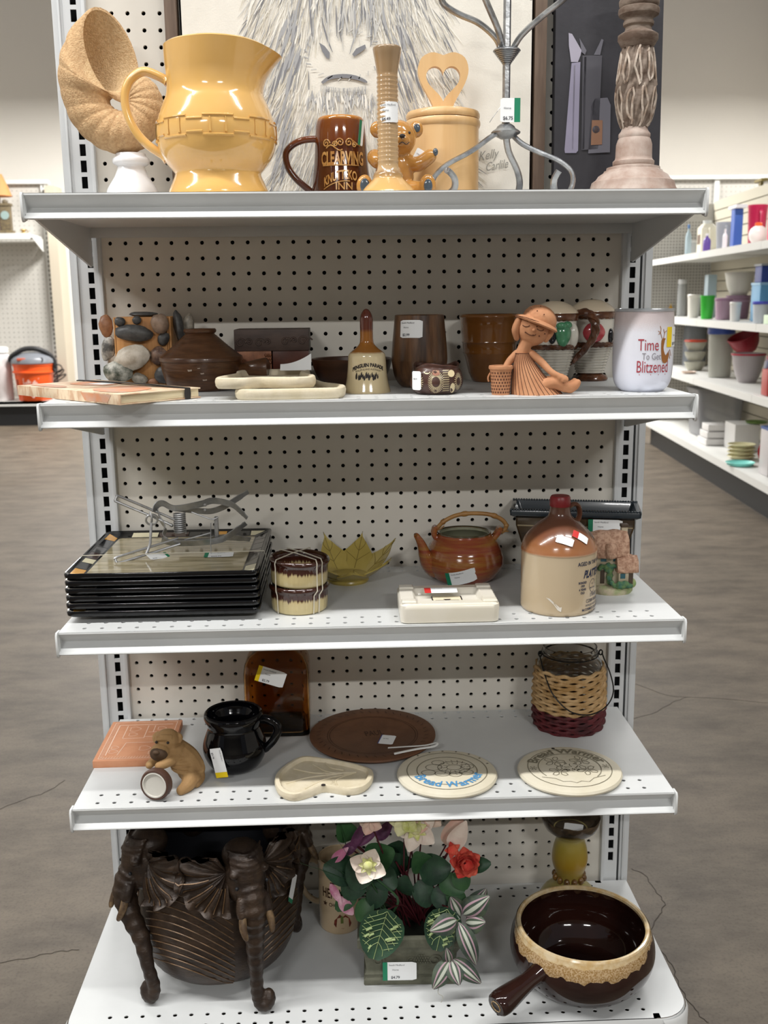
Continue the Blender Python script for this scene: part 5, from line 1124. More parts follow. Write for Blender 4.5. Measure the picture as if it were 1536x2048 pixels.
b = B(); b.lathe([(0, 0), (.0035, 0), (.0035, .0006), (0, .0006)], 14, M=T(-.001, -.0395, .0133)); b.o('hanging_hole', DARK, t)

# bread warmers
BWC = mat('bisque_cream', 'd9d2bf', .55, c2='d2cab4', ns=20); BWL = mat('bisque_line', '77715f', .7); BWB = mat('bread_blue', '4f8fc0', .6)
def warmer(loc, R, label, blue):
    t = thing('bread_warmer', label, 'disc', loc, 0, 'round terracotta bread warmers')
    B().lathe([(0, 0), (R-.006, 0), (R-.001, .003), (R, .006), (R-.002, .0095), (R-.008, .0112), (0, .0116)], 72).o('disc', BWC, t)
    F = lambda x, y: V((x, y, .01195)); b = B()
    def circ(r, w, a0=0, a1=2*PI, n=60): b.line2([(r*math.cos(a0+(a1-a0)*i/n), r*math.sin(a0+(a1-a0)*i/n)) for i in range(n+(a1-a0 < 6))], w, F, closed=a1-a0 > 6)
    circ(R*.80, .0012, *((-.3, 2*PI-.35) if 0 else (0, 2*PI))); circ(R*.60, .0014, *((0, 2*PI) if blue else (-.75, PI+.55)))
    return t, b, F, circ
t, b, F, circ = warmer((.1140, -.2760, Z4), .0795, 'round cream bread warmer disc with blue lettering along its front', True)
rr = random.Random(8)
for r0, n in ((.012, 12), (.020, 16)): 
    for i in range(n): a = 2*PI*i/n; b.line2([(.012+r0*math.cos(a), .010+r0*math.sin(a)), (.012+(r0+.006)*math.cos(a+.1), .010+(r0+.006)*math.sin(a+.1))], .001, F)
for cx, cy, r in ((-.02, .012, .013), (-.03, -.006, .011), (-.008, -.010, .012), (.030, -.008, .011), (.034, .012, .010), (.012, -.014, .010), (.012, .010, .0115), (.012, .010, .026), (-.012, .028, .010)): b.line2([(cx+r*math.cos(a), cy+r*.8*math.sin(a)) for a in [2*PI*i/24 for i in range(24)]], .0011, F, closed=True)
for i in range(7): a = .3+i*.32; b.line2([(.072*R_*math.cos(a), .072*R_*math.sin(a)) for R_ in (.95, 1)], .003, F)
b.o('line_drawing', BWL, t)
b = B(); ringtext(b, 'Bread Warmer', .0250, .0560, -PI/2+.04, .0120, False, .95); b.o('blue_lettering', BWB, t)
t, b, F, circ = warmer((.3095, -.2775, Z4), .0825, 'round cream bread warmer disc with dark lettering along its back', False)
for cx, cy, a0 in ((-.02, .022, 0), (.022, .024, .5), (-.018, -.012, .2), (.026, -.010, .8)):
    for k in range(5):
        a = a0+k*1.25; p = lambda u, w: (cx+u*.016*math.cos(a)-w*math.sin(a), cy+u*.016*math.sin(a)+w*math.cos(a)); b.line2([p(.15, 0), p(.6, .0045), p(1, .003), p(1.05, -.002), p(.6, -.0045), p(.15, 0)], .0013, F)
for i in range(26): x, y = rr.uniform(-.012, .014), rr.uniform(-.012, .016); a = rr.random()*6; b.line2([(x, y), (x+.005*math.cos(a), y+.005*math.sin(a))], .0014, F)
for s in (-1, 1):
    for k in range(6): a = k*1.05; b.line2([(s*.058+.001*math.cos(a), .0+.001), (s*.058+.0065*math.cos(a), .0075*math.sin(a)+.001), (s*.058+.0045*math.cos(a+.5), .006*math.sin(a+.5)+.001)], .0009, F)
P = [(-.050, -.030), (-.030, -.036), (-.020, -.047), (-.008, -.047), (0, -.053), (.008, -.047), (.02, -.050), (.03, -.038), (.05, -.030)]; b.line2(P, .001, F); b.o('line_drawing', BWL, t)
b = B(); ringtext(b, 'Bread Warmer', .0225, .0525, PI/2-.02, .0120, True, .95); b.o('dark_lettering', BWL, t)
b = B(); b.ball((-.012, .0715, .0112), (.003, .003, .0012), n=10); b.o('dark_spot', DARK, t)
CLR = mat('clear_strap', 'd5d5d2', .3)
b = B(); b.tube(sm([(.024, -.192, .014), (.05, -.196, .017), (.085, -.197, .019), (.105, -.192, .021), (.100, -.200, .0185), (.07, -.205, .0165), (.033, -.214, .0135)], 5), .0022, 8, fl=.4, M=T(0, 0, Z4)); tag(b.o('plastic_strap', CLR), 'loose looped clear plastic strap over the blue-lettered bread warmer', 'strap')

# wicker-wrapped jar
GLS = mat('clear_glass', 'eef0f0', .03, tr=1, ior=1.3); WIK = mat('natural_wicker', 'c4a478', .7, c2='a5814f', ns=45, nd=4, bump=.3, bs=200); WIR = mat('burgundy_wicker', '5e1c22', .65, c2='3f1418', ns=45, nd=4, bump=.3, bs=200); BWR = mat('black_wire', '141414', .4, m=.3)
t = thing('wicker_jar', 'glass jar wrapped in natural and burgundy woven wicker with wire handle', 'jar', (.3500, -.080, Z4))
GP_ = [(.040, 0), (.056, .003), (.058, .09), (.0585, .108), (.0555, .119), (.0475, .128), (.0465, .133), (.0490, .1345), (.0490, .137), (.0470, .138), (.0470, .146)]
B().lathe(solid(GP_, .0025), 48).o('glass', GLS, t)
rows = 17; R0 = lambda z: .0600+.002*math.sin(PI*min(1, z/.09))-.006*max(0, (z-.090)/.03)**2-.006*max(0, (.008-z)/.008)**2
for nm, m_, r0, r1 in (('burgundy_weave', WIR, 0, 6), ('natural_weave', WIK, 6, rows)):
    b = B()
    for j in range(r0, r1):
        z = .0035+.0066*j; n = 96; pts = []
        for i in range(n):
            a = 2*PI*i/n; pts.append(V(((R0(z)+.0015*math.cos(12*a+PI*j))*math.cos(a), (R0(z)+.0015*math.cos(12*a+PI*j))*math.sin(a), z+.0016*math.sin(12*a+PI*j)+(.0022*math.sin(a*1+.5) if 1 else 0))))
        b.tube(pts, .0036, 6, closed=True, fl=1.0)
    b.o(nm, m_, t)
b = B(); b.tube([(.0492*math.cos(a), .0492*math.sin(a), .1325) for a in [2*PI*i/48 for i in range(48)]], .0011, 6, closed=True)
for k in range(2): b.tube([(-.0535+.003*math.cos(a), -.004-.0014*k, .1335+.0045*math.sin(a)) for a in [2*PI*i/16 for i in range(16)]], .0011, 6, closed=True); b.tube([(.0535+.003*math.cos(a), -.004-.0014*k, .1335+.0045*math.sin(a)) for a in [2*PI*i/16 for i in range(16)]], .0011, 6, closed=True)
b.o('neck_wire', BWR, t)
b = B(); b.tube(sm([(-.0545, -.006, .1300), (-.0500, -.034, .105), (-.040, -.058, .078), (-.014, -.074, .0540), (.020, -.076, .0480), (.050, -.066, .058), (.067, -.046, .076), (.0665, -.026, .100), (.059, -.010, .122), (.0555, -.005, .133)], 6), .0012, 6); b.o('bail_handle', BWR, t)
# ================================================================ base deck
BRZ = mat('dark_bronze_resin', '2b211b', .42, m=.25, c2='3d2f24', ns=30, nd=6, bump=.35, bs=120, bst=(1, 1, 2.5)); GLD = mat('worn_gold_edge', '6b5238', .4, m=.3, c2='4a3828', ns=60); NAVY = mat('planter_inside', '0b0d14', .6); TUSK = mat('worn_tusk', '7a6448', .45, c2='4b3a2a', ns=60)
t = thing('elephant_planter', 'dark bronze planter ringed by elephant heads with trunks for legs', 'planter', (-.2660, -.2050, Z0)); t.scale = (.95, .95, 1)
LB = prof([(.086, .016), (.106, .020), (.126, .042), (.1365, .082), (.1385, .122), (.1335, .165), (.127, .195), (.1265, .228)], 5)
HA = [-1.08+i*PI/2 for i in range(4)]
def band(p, a):
    q = ((a-HA[0]) % (PI/2))/(PI/2); w = p.z+.035*(q-.4)**2*4-.03*q
    k = 1+.010*abs(math.sin(w*230))*(p.z < .2)*(math.hypot(p.x, p.y) > .105); return V((p.x*k, p.y*k, p.z))
B().lathe([(0, .016)]+LB+[(.115, .2300)], 120, fn=band).o('bowl', BRZ, t, ang=70)
B().lathe([(.1155, .2300), (.112, .226), (.112, .10), (.10, .05), (0, .045)], 64).o('lining', NAVY, t)
def surf(a, z, e=.0): r = rad(LB, z)*1.006+e; return V((r*math.cos(a), r*math.sin(a), z))
b = B()
for h in HA:
    for i in range(11):
        z0 = .030+.0125*i; pts = []
        for j in range(15):
            q = .10+.78*j/14; z = z0+.042*math.sin(q*2.7+.1)-.062*q*q+.010; pts.append(surf(h+q*PI/2, max(.022, min(.19, z)), .0006))
        b.tube(pts, .0010, 5)
b.o('leaf_veins', GLD, t, kind='stuff')
for hi, h in enumerate(HA):
    R = Matrix.Rotation(h, 4, 'Z'); s = (1, 1, -1, -1)[hi]; tr_, ty = ((.166, .0), (.142, -.01), (.158, 0), (.142, .062))[hi]
    b = B(); b.ball((.126, 0, .216), (.036, .036, .046), n=20); b.ball((.120, 0, .250), (.034, .033, .024), n=20); b.ball((.145, 0, .222), (.022, .027, .034), n=20)
    P = sm([(.150, 0, .205), (.164, 0, .178), (.163, ty*.25, .145), (.5*(.160+tr_), ty*.55, .105), (.3*.160+.7*tr_, ty*.8, .062), (tr_, ty*.95, .030), (tr_+.004, ty+s*.003, .0135), (tr_+.009, ty+s*.011, .0125), (tr_+.010, ty+s*.017, .020), (tr_+.006, ty+s*.017, .027)], 7)
    n = len(P); Rr = [(.0245-.0125*min(1, i/(n*.42)) if i < n*.42 else .0120-.0020*(i/n))*(1+.08*math.sin(i*1.9)) for i in range(n)]
    b.tube(P, Rr, 12); b.ball(P[-1], .0095)
    for y in (-1, 1): b.tube(sm([(.160, y*.018, .196), (.166, y*.022, .182), (.170, y*.021, .172)], 3), .0095, 8); b.ball((.150, y*.0265, .236), (.010, .008, .007))
    for k in range(9): zz = .266-.0078*k; rr_ = .126+.036*math.sqrt(max(.05, 1-((zz-.236)/.040)**2)); b.tube(sm([(rr_-.020, -.030, zz+.003), (rr_-.004, -.016, zz), (rr_+.0015, 0, zz-.0015), (rr_-.004, .016, zz), (rr_-.020, .030, zz+.003)], 4), .0026, 6)
    e = b.o('elephant_head', BRZ, t); e.matrix_local = R; remesh(e, .0026, 1)
    for y in (-1, 1):
        c = B(); c.tube(sm([(.168, y*.0205, .178), (.176, y*.0245, .160), (.1825, y*.0235, .147), (.185, y*.0215, .141)], 3), [.0066]*4+[.006, .0055, .005, .0042, .0034, .002], 10); q = c.o('tusk', TUSK, e)
        c = B(); c.ball((.1605, y*.0262, .2175), (.003, .0032, .003), n=10); c.o('eye', NAVY, e)
    for y in (-1, 1):
        def ear(f, g):
            ph = 1.15-2.75*f; rho = (.080*(1-.28*abs(f-.45))*(1 if g > .96 else 1))*g
            th = y*(.235+rho*math.cos(ph)*.98/.128); z = .232+rho*math.sin(ph)*1.0
            r = .1335+.0065*math.sin(f*40)*g**.6+.010*math.sin(g*PI*.85)+(.010 if g > .9 else 0)*(g-.9)*10
            return V((r*math.cos(th), r*math.sin(th), min(z, .262)))
        c = B(); m, n = 40, 10; off = V((0, 0, 0))
        fr = [ear(i/m, j/n) for j in range(n+1) for i in range(m+1)]; bk = [V((p.x*.968, p.y*.968, p.z)) for p in fr]
        F_ = [(j*(m+1)+i, j*(m+1)+i+1, (j+1)*(m+1)+i+1, (j+1)*(m+1)+i) for j in range(n) for i in range(m)]
        c.raw(fr, F_); c.raw(bk, F_); rim = [n*(m+1)+i for i in range(m+1)]; k = len(rim); c.raw([fr[i] for i in rim]+[bk[i] for i in rim], [(i, i+1, k+i+1, k+i) for i in range(k-1)])
        o = c.o('ear', BRZ, e, ang=75)
        c = B()
        for i in range(16, 39, 3): c.tube([ear(i/m+.012, .35+.6*q/6)*1.006 for q in range(7)], .0013, 5)
        c.o('ear_ridge', GLD, e, kind='stuff')
sticker(t, Matrix.Translation(surf(-.30, .150, .004)) @ Euler((PI/2, 0, PI/2-.30)).to_matrix().to_4x4() @ Matrix.Rotation(.85, 4, 'Z'), .046, .024, 'green', '', None, shop='', what='')

# souvenir mug
MUGC = mat('almond_mug_glaze', 'c0ab8c', .15, c2='b9a384', ns=6, coat=.4)
t = thing('souvenir_mug', 'tall almond ceramic mug with brown lettering behind the silk flowers', 'mug', (-.0625, -.120, Z0))
GM = [(.034, 0), (.0362, .002), (.0375, .006), (.0378, .06), (.0380, .126), (.0388, .1310), (.0382, .1335)]
B().lathe(solid(GM, .0035), 48).o('body', MUGC, t)
b = B(); b.tube(sm([(-.035, -.006, .113), (-.050, -.008, .118), (-.066, -.010, .110), (-.0745, -.012, .090), (-.0735, -.012, .066), (-.063, -.010, .046), (-.047, -.008, .037), (-.036, -.006, .038)], 5), .0058, 12, fl=.75, up=(0, 1, 0)); b.o('handle', MUGC, t).rotation_euler = (0, 0, -.5)
f = wrap(GM, .0004); b = B(); b.text("HERSHEY'S", .026, lambda x, y: f(x-.034, y+.072), align='LEFT', sx=.55, bold=.02); b.text('CHOCOLATE', .0095, lambda x, y: f(x-.020, y+.056), align='LEFT', sx=.75, bold=.02)
b.poly2([(-.028+.0055*(1 if i % 2 == 0 else .42)*math.cos(i*PI/5+.3), .0595+.0055*(1 if i % 2 == 0 else .42)*math.sin(i*PI/5+.3)) for i in range(10)], f); b.line2([(-.020, .0525), (.03, .0525)], .0008, f); b.line2([(-.020, .0685), (.03, .0685)], .0008, f); b.o('brown_lettering', mat('cocoa_print', '3d2415', .5), t)
b = B(); b.poly2([(-.011, .022), (-.008, .017), (.005, .0135), (.018, .015), (.021, .021), (.017, .032), (.010, .040), (.004, .036), (0, .042), (-.006, .034), (-.010, .030)], f); b.o('red_brown_picture', mat('rust_print', '7a2f18', .5, c2='4a1a12', ns=160), t)
b = B(); b.poly2([(.001, .024), (.006, .024), (.006, .036), (.003, .040), (.001, .036)], wrap(GM, .0006)); b.o('green_picture', mat('olive_print', '5f6a2f', .5), t)

# silk flower planter
STP = mat('mossy_stone_resin', '6d6d5e', .8, c2='57584a', ns=25, nd=7, bump=.4, bs=140); SOIL = mat('dark_floral_foam', '1a1f16', .9)
t = thing('flower_planter', 'green-grey stone box planter of silk flowers and striped leaves', 'flower arrangement', (.0545, -.2450, Z0), -.03)
def rect(hw, hd, z): return [(-hw, -hd, z), (hw, -hd, z), (hw, hd, z), (-hw, hd, z)]
b = B(); b.loft([rect(.075, .050, 0), rect(.0765, .0515, .003), rect(.0765, .0515, .010), rect(.073, .048, .013), rect(.0725, .0475, .016), rect(.075, .050, .0195), rect(.073, .048, .022), rect(.072, .047, .026), rect(.0755, .050, .058), rect(.0815, .055, .070), rect(.086, .059, .074), rect(.086, .059, .088), rect(.083, .056, .090), rect(.077, .05, .090), rect(.075, .048, .075)]); b.o('stone_box', STP, t)
B().box((0, 0, .074), (.148, .094, .010)).o('floral_foam', SOIL, t)
b = B(); fz = lambda z: -.0475-(z-.026)*.095
for i in range(7):
    for j in range(4-abs(i-3)//2): b.ball((.016+(i-3)*.0042+(j % 2)*.002, fz(.046), .040+.0045*j), .0022, n=6)
for x, r, d in ((.040, .011, 1), (.060, .008, -1), (-.052, .010, 1), (.002, .007, -1)): b.tube([(x+d*r*(1-i/30)*math.cos(i*.4), fz(.042)-.0004, .044+r*(1-i/30)*math.sin(i*.4)) for i in range(22)], .0012, 5)
b.o('carved_relief', STP, t, kind='stuff')
sticker(t, T(-.018, -.0565, .030, PI/2-.05, 0, 0), .055, .032, 'green', '$4.79', None)
def X(px, Y=-.27): return -.0355+(px-715)/1207-.054+.0*Y
def Zz(py): return .058-(py-1890)/1071
def blade(b, p0, p1, w, nrm, bend=.0, cup=.15, n=8, m=6, pw=.8, tip=1, mi=0, rip=0):
    """leaf or petal: spine p0 to p1 bowed along nrm, width w, cupped across"""
    p0, p1, nv = V(p0), V(p1), V(nrm).normalized(); d = p1-p0; L = d.length; d.normalize(); sd = d.cross(nv).normalized(); nv = sd.cross(d); vs = []
    for j in range(n+1):
        v = j/n; hw = w/2*(math.sin(PI*(v**.8)*.97+.03)**pw)*(1 if tip else 1)
        for i in range(m+1):
            u = -1+2*i/m; vs.append(p0+d*L*v+nv*(bend*L*4*v*(1-v)+cup*hw*(u*u)*1.5+rip*L*math.sin(v*9+abs(u)*3)*abs(u))+sd*hw*u)
    b.raw(vs, [(j*(m+1)+i, j*(m+1)+i+1, (j+1)*(m+1)+i+1, (j+1)*(m+1)+i) for j in range(n) for i in range(m)], None, mi)
    return p0, d, L, sd, nv
def leafvein(b, p0, p1, w, nrm, bend, cup, lines, r=.0005):
    p0, p1, nv = V(p0), V(p1), V(nrm).normalized(); d = p1-p0; L = d.length; d.normalize(); sd = d.cross(nv).normalized(); nv = sd.cross(d)
    def at(u, v): hw = w/2*(math.sin(PI*(v**.8)*.97+.03)**.8); return p0+d*L*v+nv*(bend*L*4*v*(1-v)+cup*hw*u*u*1.5)+sd*hw*u+nv*.0006
    for pts in lines: b.tube([at(*q) for q in pts], r, 4)
GD = mat('silk_leaf_dark', '1b3626', .5, c2='25462f', ns=40, bump=.2, bs=150); GM2 = mat('silk_leaf_mid', '274c2c', .5, c2='335a32', ns=40); VE = mat('silk_vein_cream', '8b9c68', .6); STEM = mat('silk_stem_maroon', '4a1820', .5)
WHP = mat('silk_petal_white', 'e6dcd0', .6, c2='d8c8bc', ns=30, sub=.15); LIM = mat('silk_petal_lime', 'bfc46a', .6, c2='d9d6a8', ns=40); PCH = mat('silk_petal_peach', 'd9b0a0', .6, c2='cfb9a8', ns=50); COR = mat('silk_petal_coral', 'd2453f', .6, c2='e0705a', ns=50); PUR = mat('silk_petal_purple', '4a2340', .6, c2='6b3a5c', ns=50); PNK = mat('silk_petal_pink', 'b36a8a', .6, c2='d9b3c0', ns=40)
TRD = mat('tradescantia_striped', '4d5a50', .5, c2='b39aa8', ns=10, wave=('BANDS', 'X', .5, 1), nd=1, ramp=(.25, .6))
def stem(p0, p1, sag=.01, r=.0013, m=STEM, nm='stem'):
    p0, p1 = V(p0), V(p1); c = (p0+p1)/2+V((0, 0, sag)); b = B(); b.tube(sm([p0, c, p1], 6), r, 6); return b.o(nm, m, t)
root = V((.015, .0, .078)); fwd = (0, -1, .35)
def flower(c, r, petals, m, name, tilt=(0, -1, .3), cup=.35, centre=None, w=.95, lift=.25):
    c = V(c); nv = V(tilt).normalized(); a = nv.orthogonal().normalized(); bb = nv.cross(a)
    stem(root+V((rnd.uniform(-.03, .03), rnd.uniform(-.01, .01), 0)), c-nv*.003, .015); fo = None
    for k in range(petals):
        q = 2*PI*k/petals+.4; d = a*math.cos(q)+bb*math.sin(q); b = B(); blade(b, c, c+d*r+nv*r*lift, r*w, nv, -.05, cup); o = b.o('petal', m, t)
    if centre:
        b = B(); b.ball(c+nv*r*.14, (r*.26, r*.26, r*.26), n=12)
        for k in range(7): q = 2*PI*k/7; blade(b, c+nv*.001, c+(a*math.cos(q)+bb*math.sin(q))*r*.5+nv*r*.22, r*.3, nv, -.05, .3)
        b.o('flower_centre', centre, t)
def P3(px, py, Y):
    k = (Y-.245+1.767)/1.497; z = 1.0975-(1.0975-Zz(py))*k; x = X(px)+.0545; return ((x+.0358)*k-.0358-.0545, Y, max(z, .004))
# local y is depth from the planter's middle; negative is towards the aisle
flower(P3(745, 1735, -.085), .030, 4, WHP, 'hellebore', (-.1, -1, .15), .3, LIM, 1.05)
flower(P3(836, 1668, -.050), .036, 5, WHP, 'hellebore', (.1, -1, .3), .3, LIM, .8)
flower(P3(815, 1652, -.060), .026, 5, LIM, 'hellebore', (-.2, -1, .5), .3, None, .9)
flower(P3(852, 1640, -.040), .032, 5, PCH, 'hellebore', (.2, -1, .4), .3, None, .8)
flower(P3(748, 1655, -.055), .020, 4, PCH, 'small_bloom', (0, -1, .2), .4, None, 1.0)
flower(P3(905, 1708, -.050), .014, 5, COR, 'bud', (.2, -1, .4), .6, None, .9, .9)
c = V(P3(934, 1735, -.062))   # rose
stem(root, c, .02); 
for ring, (n, r, l) in enumerate(((3, .010, 1.1), (4, .016, .75), (5, .022, .35), (5, .026, .0))):
    for k in range(n):
        nv = V((.15, -1, .25)).normalized(); a = nv.orthogonal().normalized(); bb = nv.cross(a); q = 2*PI*k/n+ring*.5; d = a*math.cos(q)+bb*math.sin(q); b = B(); blade(b, c-nv*.004, c+d*r+nv*.016*l, .026, nv, -.16, .5); b.o('petal', COR, t)
for p0, p1, w, m in ((P3(895, 1700, -.03), P3(925, 1640, -.04), .034, PCH), (P3(905, 1705, -.045), P3(935, 1655, -.055), .030, WHP), (P3(720, 1700, -.03), P3(765, 1668, -.02), .012, PUR), (P3(690, 1715, -.04), P3(725, 1690, -.03), .018, PUR), (P3(710, 1705, -.035), P3(740, 1650, -.03), .016, PUR), (P3(760, 1690, -.02), P3(790, 1650, -.01), .02, PUR), (P3(672, 1728, -.05), P3(705, 1702, -.05), .016, PNK), (P3(668, 1770, -.05), P3(690, 1810, -.06), .013, PNK), (P3(685, 1795, -.055), P3(712, 1832, -.055), .020, PNK)):
    b = B(); blade(b, p0, p1, w, fwd, .05, .3); b.o('petal', m, t); stem(root, p0, .02)
# broad leaves
for px, py, Y, L, w, dr, m in ((690, 1745, -.05, .056, .048, (-1, .35), GD), (730, 1745, -.06, .06, .05, (-.3, -.6), GD), (765, 1720, -.03, .055, .05, (.6, .4), GM2), (795, 1715, -.01, .06, .05, (.2, .6), GD), (870, 1745, -.035, .055, .05, (.8, .2), GD), (960, 1738, -.045, .036, .026, (1, .25), GD), (700, 1670, -.02, .05, .036, (-.3, .8), GM2), (905, 1775, -.05, .045, .035, (.7, -.3), GM2), (820, 1640, .0, .05, .045, (0, 1), GD), (775, 1760, -.045, .045, .04, (.4, -.3), GD), (845, 1730, -.03, .05, .04, (-.2, .5), GM2), (716, 1772, -.055, .05, .042, (-.5, -.8), GD), (700, 1800, -.05, .045, .03, (-.6, -.6), GM2), (760, 1790, -.05, .045, .035, (-.2, -.9), GD), (810, 1775, -.03, .05, .04, (.1, .5), GD), (890, 1800, -.045, .045, .04, (.5, -.5), GD), (850, 1790, -.035, .045, .036, (.2, -.6), GD), (800, 1735, -.02, .05, .05, (-.3, .7), GD), (915, 1800, -.05, .04, .03, (.6, -.6), GM2), (735, 1820, -.055, .04, .03, (-.4, -.7), GM2), (925, 1765, -.055, .035, .03, (.4, -.9), GM2)):
    d = V((dr[0], -.25, dr[1])).normalized(); c = V(P3(px, py, Y)); b = B(); blade(b, c-d*L*.45, c+d*L*.55, w, (0, -1, .5), .08, .18, pw=.6); b.o('leaf', m, t); stem(root, c-d*L*.45, .02)
# veined leaves at the front
for p0, p1, w in ((P3(782, 1822, -.068), P3(752, 1920, -.082), .072), (P3(900, 1820, -.066), P3(878, 1905, -.078), .060)):
    b = B(); blade(b, p0, p1, w, (0, -1, .25), -.06, .12, pw=.55); b.o('veined_leaf', GD, t); b = B(); L = []
    L.append([(0, v/10) for v in range(1, 11)])
    for s in (-1, 1):
        for v0 in (.05, .18, .3, .42, .55, .68): L.append([(s*.85*q, v0+.22*q) for q in (0, .3, .6, 1)]); L.append([(s*.5, v0+.11), (s*.72, v0+.06), (s*.9, v0+.02)])
    leafvein(b, p0, p1, w, (0, -1, .25), -.06, .12, L, .0005); b.o('leaf_veins', VE, t, kind='stuff'); stem(root, p0, .02)
    b = B()
    for k in range(9): q = rnd.uniform(.2, .85); u = rnd.choice((-1, 1))*rnd.uniform(.4, .75); leafvein(b, p0, p1, w, (0, -1, .25), -.06, .12, [[(u-.12, q-.03), (u, q), (u+.12, q+.04)]], .0022)
    b.o('cream_flecks', VE, t, kind='stuff')
# striped trailing leaves: green edge, pink and silver stripes laid along the blade
SP = mat('stripe_pink', 'a58893', .5); SS = mat('stripe_silver', 'aeb3a6', .5); SG = mat('stripe_green', '35423a', .5, c2='4b5745', ns=60); SLm = mat('stripe_lime', '74805c', .5)
def striped(p0, p1, w, nv, bend=.1, cup=.25):
    o = None
    p0, p1, nn = V(p0), V(p1), V(nv).normalized(); d = p1-p0; L = d.length; d.normalize(); sd = d.cross(nn).normalized(); nn = sd.cross(d); n = 10; us = [-1, -.55, -.38, -.16, .16, .38, .55, 1]; ms = [0, 1, 0, 2, 0, 1, 0]; b = B()
    for i in range(7):
        vs = []
        for j in range(n+1):
            v = j/n; hw = w/2*(math.sin(PI*(v**.75)*.97+.03)**.8)
            for u in (us[i], us[i+1]): vs.append(p0+d*L*v+nn*(bend*L*4*v*(1-v)-cup*hw*u*u)+sd*hw*u)
        b.raw(vs, [(2*j, 2*j+1, 2*j+3, 2*j+2) for j in range(n)], None, ms[i])
    b.o('striped_leaf', [SG, SP, SS, SLm], t, fix=False)
for p0, p1, w, Y0_, Y1_, bd in (((918, 1845), (866, 1866), .034, -.075, -.095, .1), ((922, 1850), (958, 1935), .030, -.075, -.085, .18), ((930, 1835), (982, 1800), .040, -.060, -.070, .15), ((935, 1850), (975, 1850), .036, -.06, -.08, .15), ((905, 1925), (872, 1982), .032, -.080, -.100, .12), ((908, 1925), (925, 1975), .030, -.080, -.105, .1), ((910, 1922), (968, 1972), .028, -.078, -.090, .15), ((905, 1930), (898, 1900), .022, -.078, -.085, .1), ((925, 1838), (905, 1800), .03, -.06, -.06, .1), ((945, 1825), (975, 1785), .03, -.05, -.055, .1)):
    striped(P3(*p0, Y0_), P3(*p1, Y1_), w, (.1, -1, .5), bd)
stem((.05, -.03, .08), P3(925, 1845, -.075), .03, .0014, SG, 'vine'); stem(P3(920, 1848, -.078), P3(906, 1925, -.080), .0, .0012, SG, 'vine')
WIRE = mat('pale_wire', '9c9a92', .4); b = B(); b.tube(sm([P3(885, 1972, -.09), P3(882, 1990, -.10), P3(892, 1998, -.105), P3(888, 2010, -.11)], 5), .0006, 5); b.o('wire_end', WIRE, t)
# grass blades and maroon stems
for p in ([(790, 1835, -.03), (740, 1800, -.05), (690, 1760, -.06), (610, 1730, -.07)], [(785, 1832, -.03), (740, 1790, -.05), (700, 1755, -.06), (655, 1725, -.065)], [(770, 1825, -.04), (735, 1775, -.05), (715, 1735, -.06), (680, 1680, -.06)], [(780, 1830, -.035), (750, 1770, -.06), (735, 1740, -.07)], [(700, 1700, -.03), (690, 1660, -.03), (672, 1630, -.03)], [(790, 1828, -.03), (800, 1800, -.06), (755, 1760, -.06)]):
    P = sm([P3(*q) for q in p], 5); b = B(); n = len(P); b.tube(P, [.0034*(1-.85*i/n) for i in range(n)], 6, fl=.25); b.o('grass_blade', GM2, t)
for k in range(7): stem(root+V((rnd.uniform(-.02, .02), rnd.uniform(-.012, .012), -.002)), P3(rnd.uniform(780, 875), rnd.uniform(1720, 1765), rnd.uniform(-.04, 0)), rnd.uniform(-.005, .01), .0016)

# yellow glass candle holder
YGL = zbands(mat('amber_frosted_glass', 'a8923c', .3, sub=.1, coat=.2), [(0, 'a89a4e'), (.05, '9a8c4a'), (.09, 'a07f24'), (.125, '9c8a38'), (.15, 'a79d68')], .004, 20); DKM = mat('smoky_glaze', '3a3229', .2, c2='5a4a38', ns=50, m=.3, coat=.4); BEAD = mat('amber_bead', '5a3d1e', .15, c2='7a5a2a', ns=60, coat=.5)
t = thing('candle_holder', 'yellow glass candle holder with amber beads behind the brown handled pot', 'candle holder', (.3590, -.085, Z0))
B().lathe([(0, 0)]+prof([(.052, 0), (.056, .004), (.055, .014), (.046, .030), (.030, .045), (.0255, .054), (.0240, .062), (.0265, .070), (.0312, .085), (.0325, .1), (.0300, .118), (.0262, .132), (.0270, .1395), (.034, .147), (.044, .156)], 4)+[(.040, .157), (0, .15)], 48).o('glass_stem', YGL, t)
B().lathe([(.028, .1445), (.036, .1485), (.0465, .1575), (.0515, .168), (.0535, .176), (.0530, .179), (.0505, .176), (.045, .163), (.030, .155), (0, .154)], 48, fn=lambda p, a: V((p.x, p.y, p.z+.0012*math.sin(9*a)*(p.z > .17)))).o('cup', DKM, t)
for k in range(12): a = 2*PI*k/12+.15; b = B(); b.ball((.0265*math.cos(a), .0265*math.sin(a), .0590), (.0058, .0058, .0072), n=12); b.o('bead', BEAD, t)
sticker(t, T(.004, -.006, .157, .12, 0, -.3), .034, .026, None, '', shop='', what='')

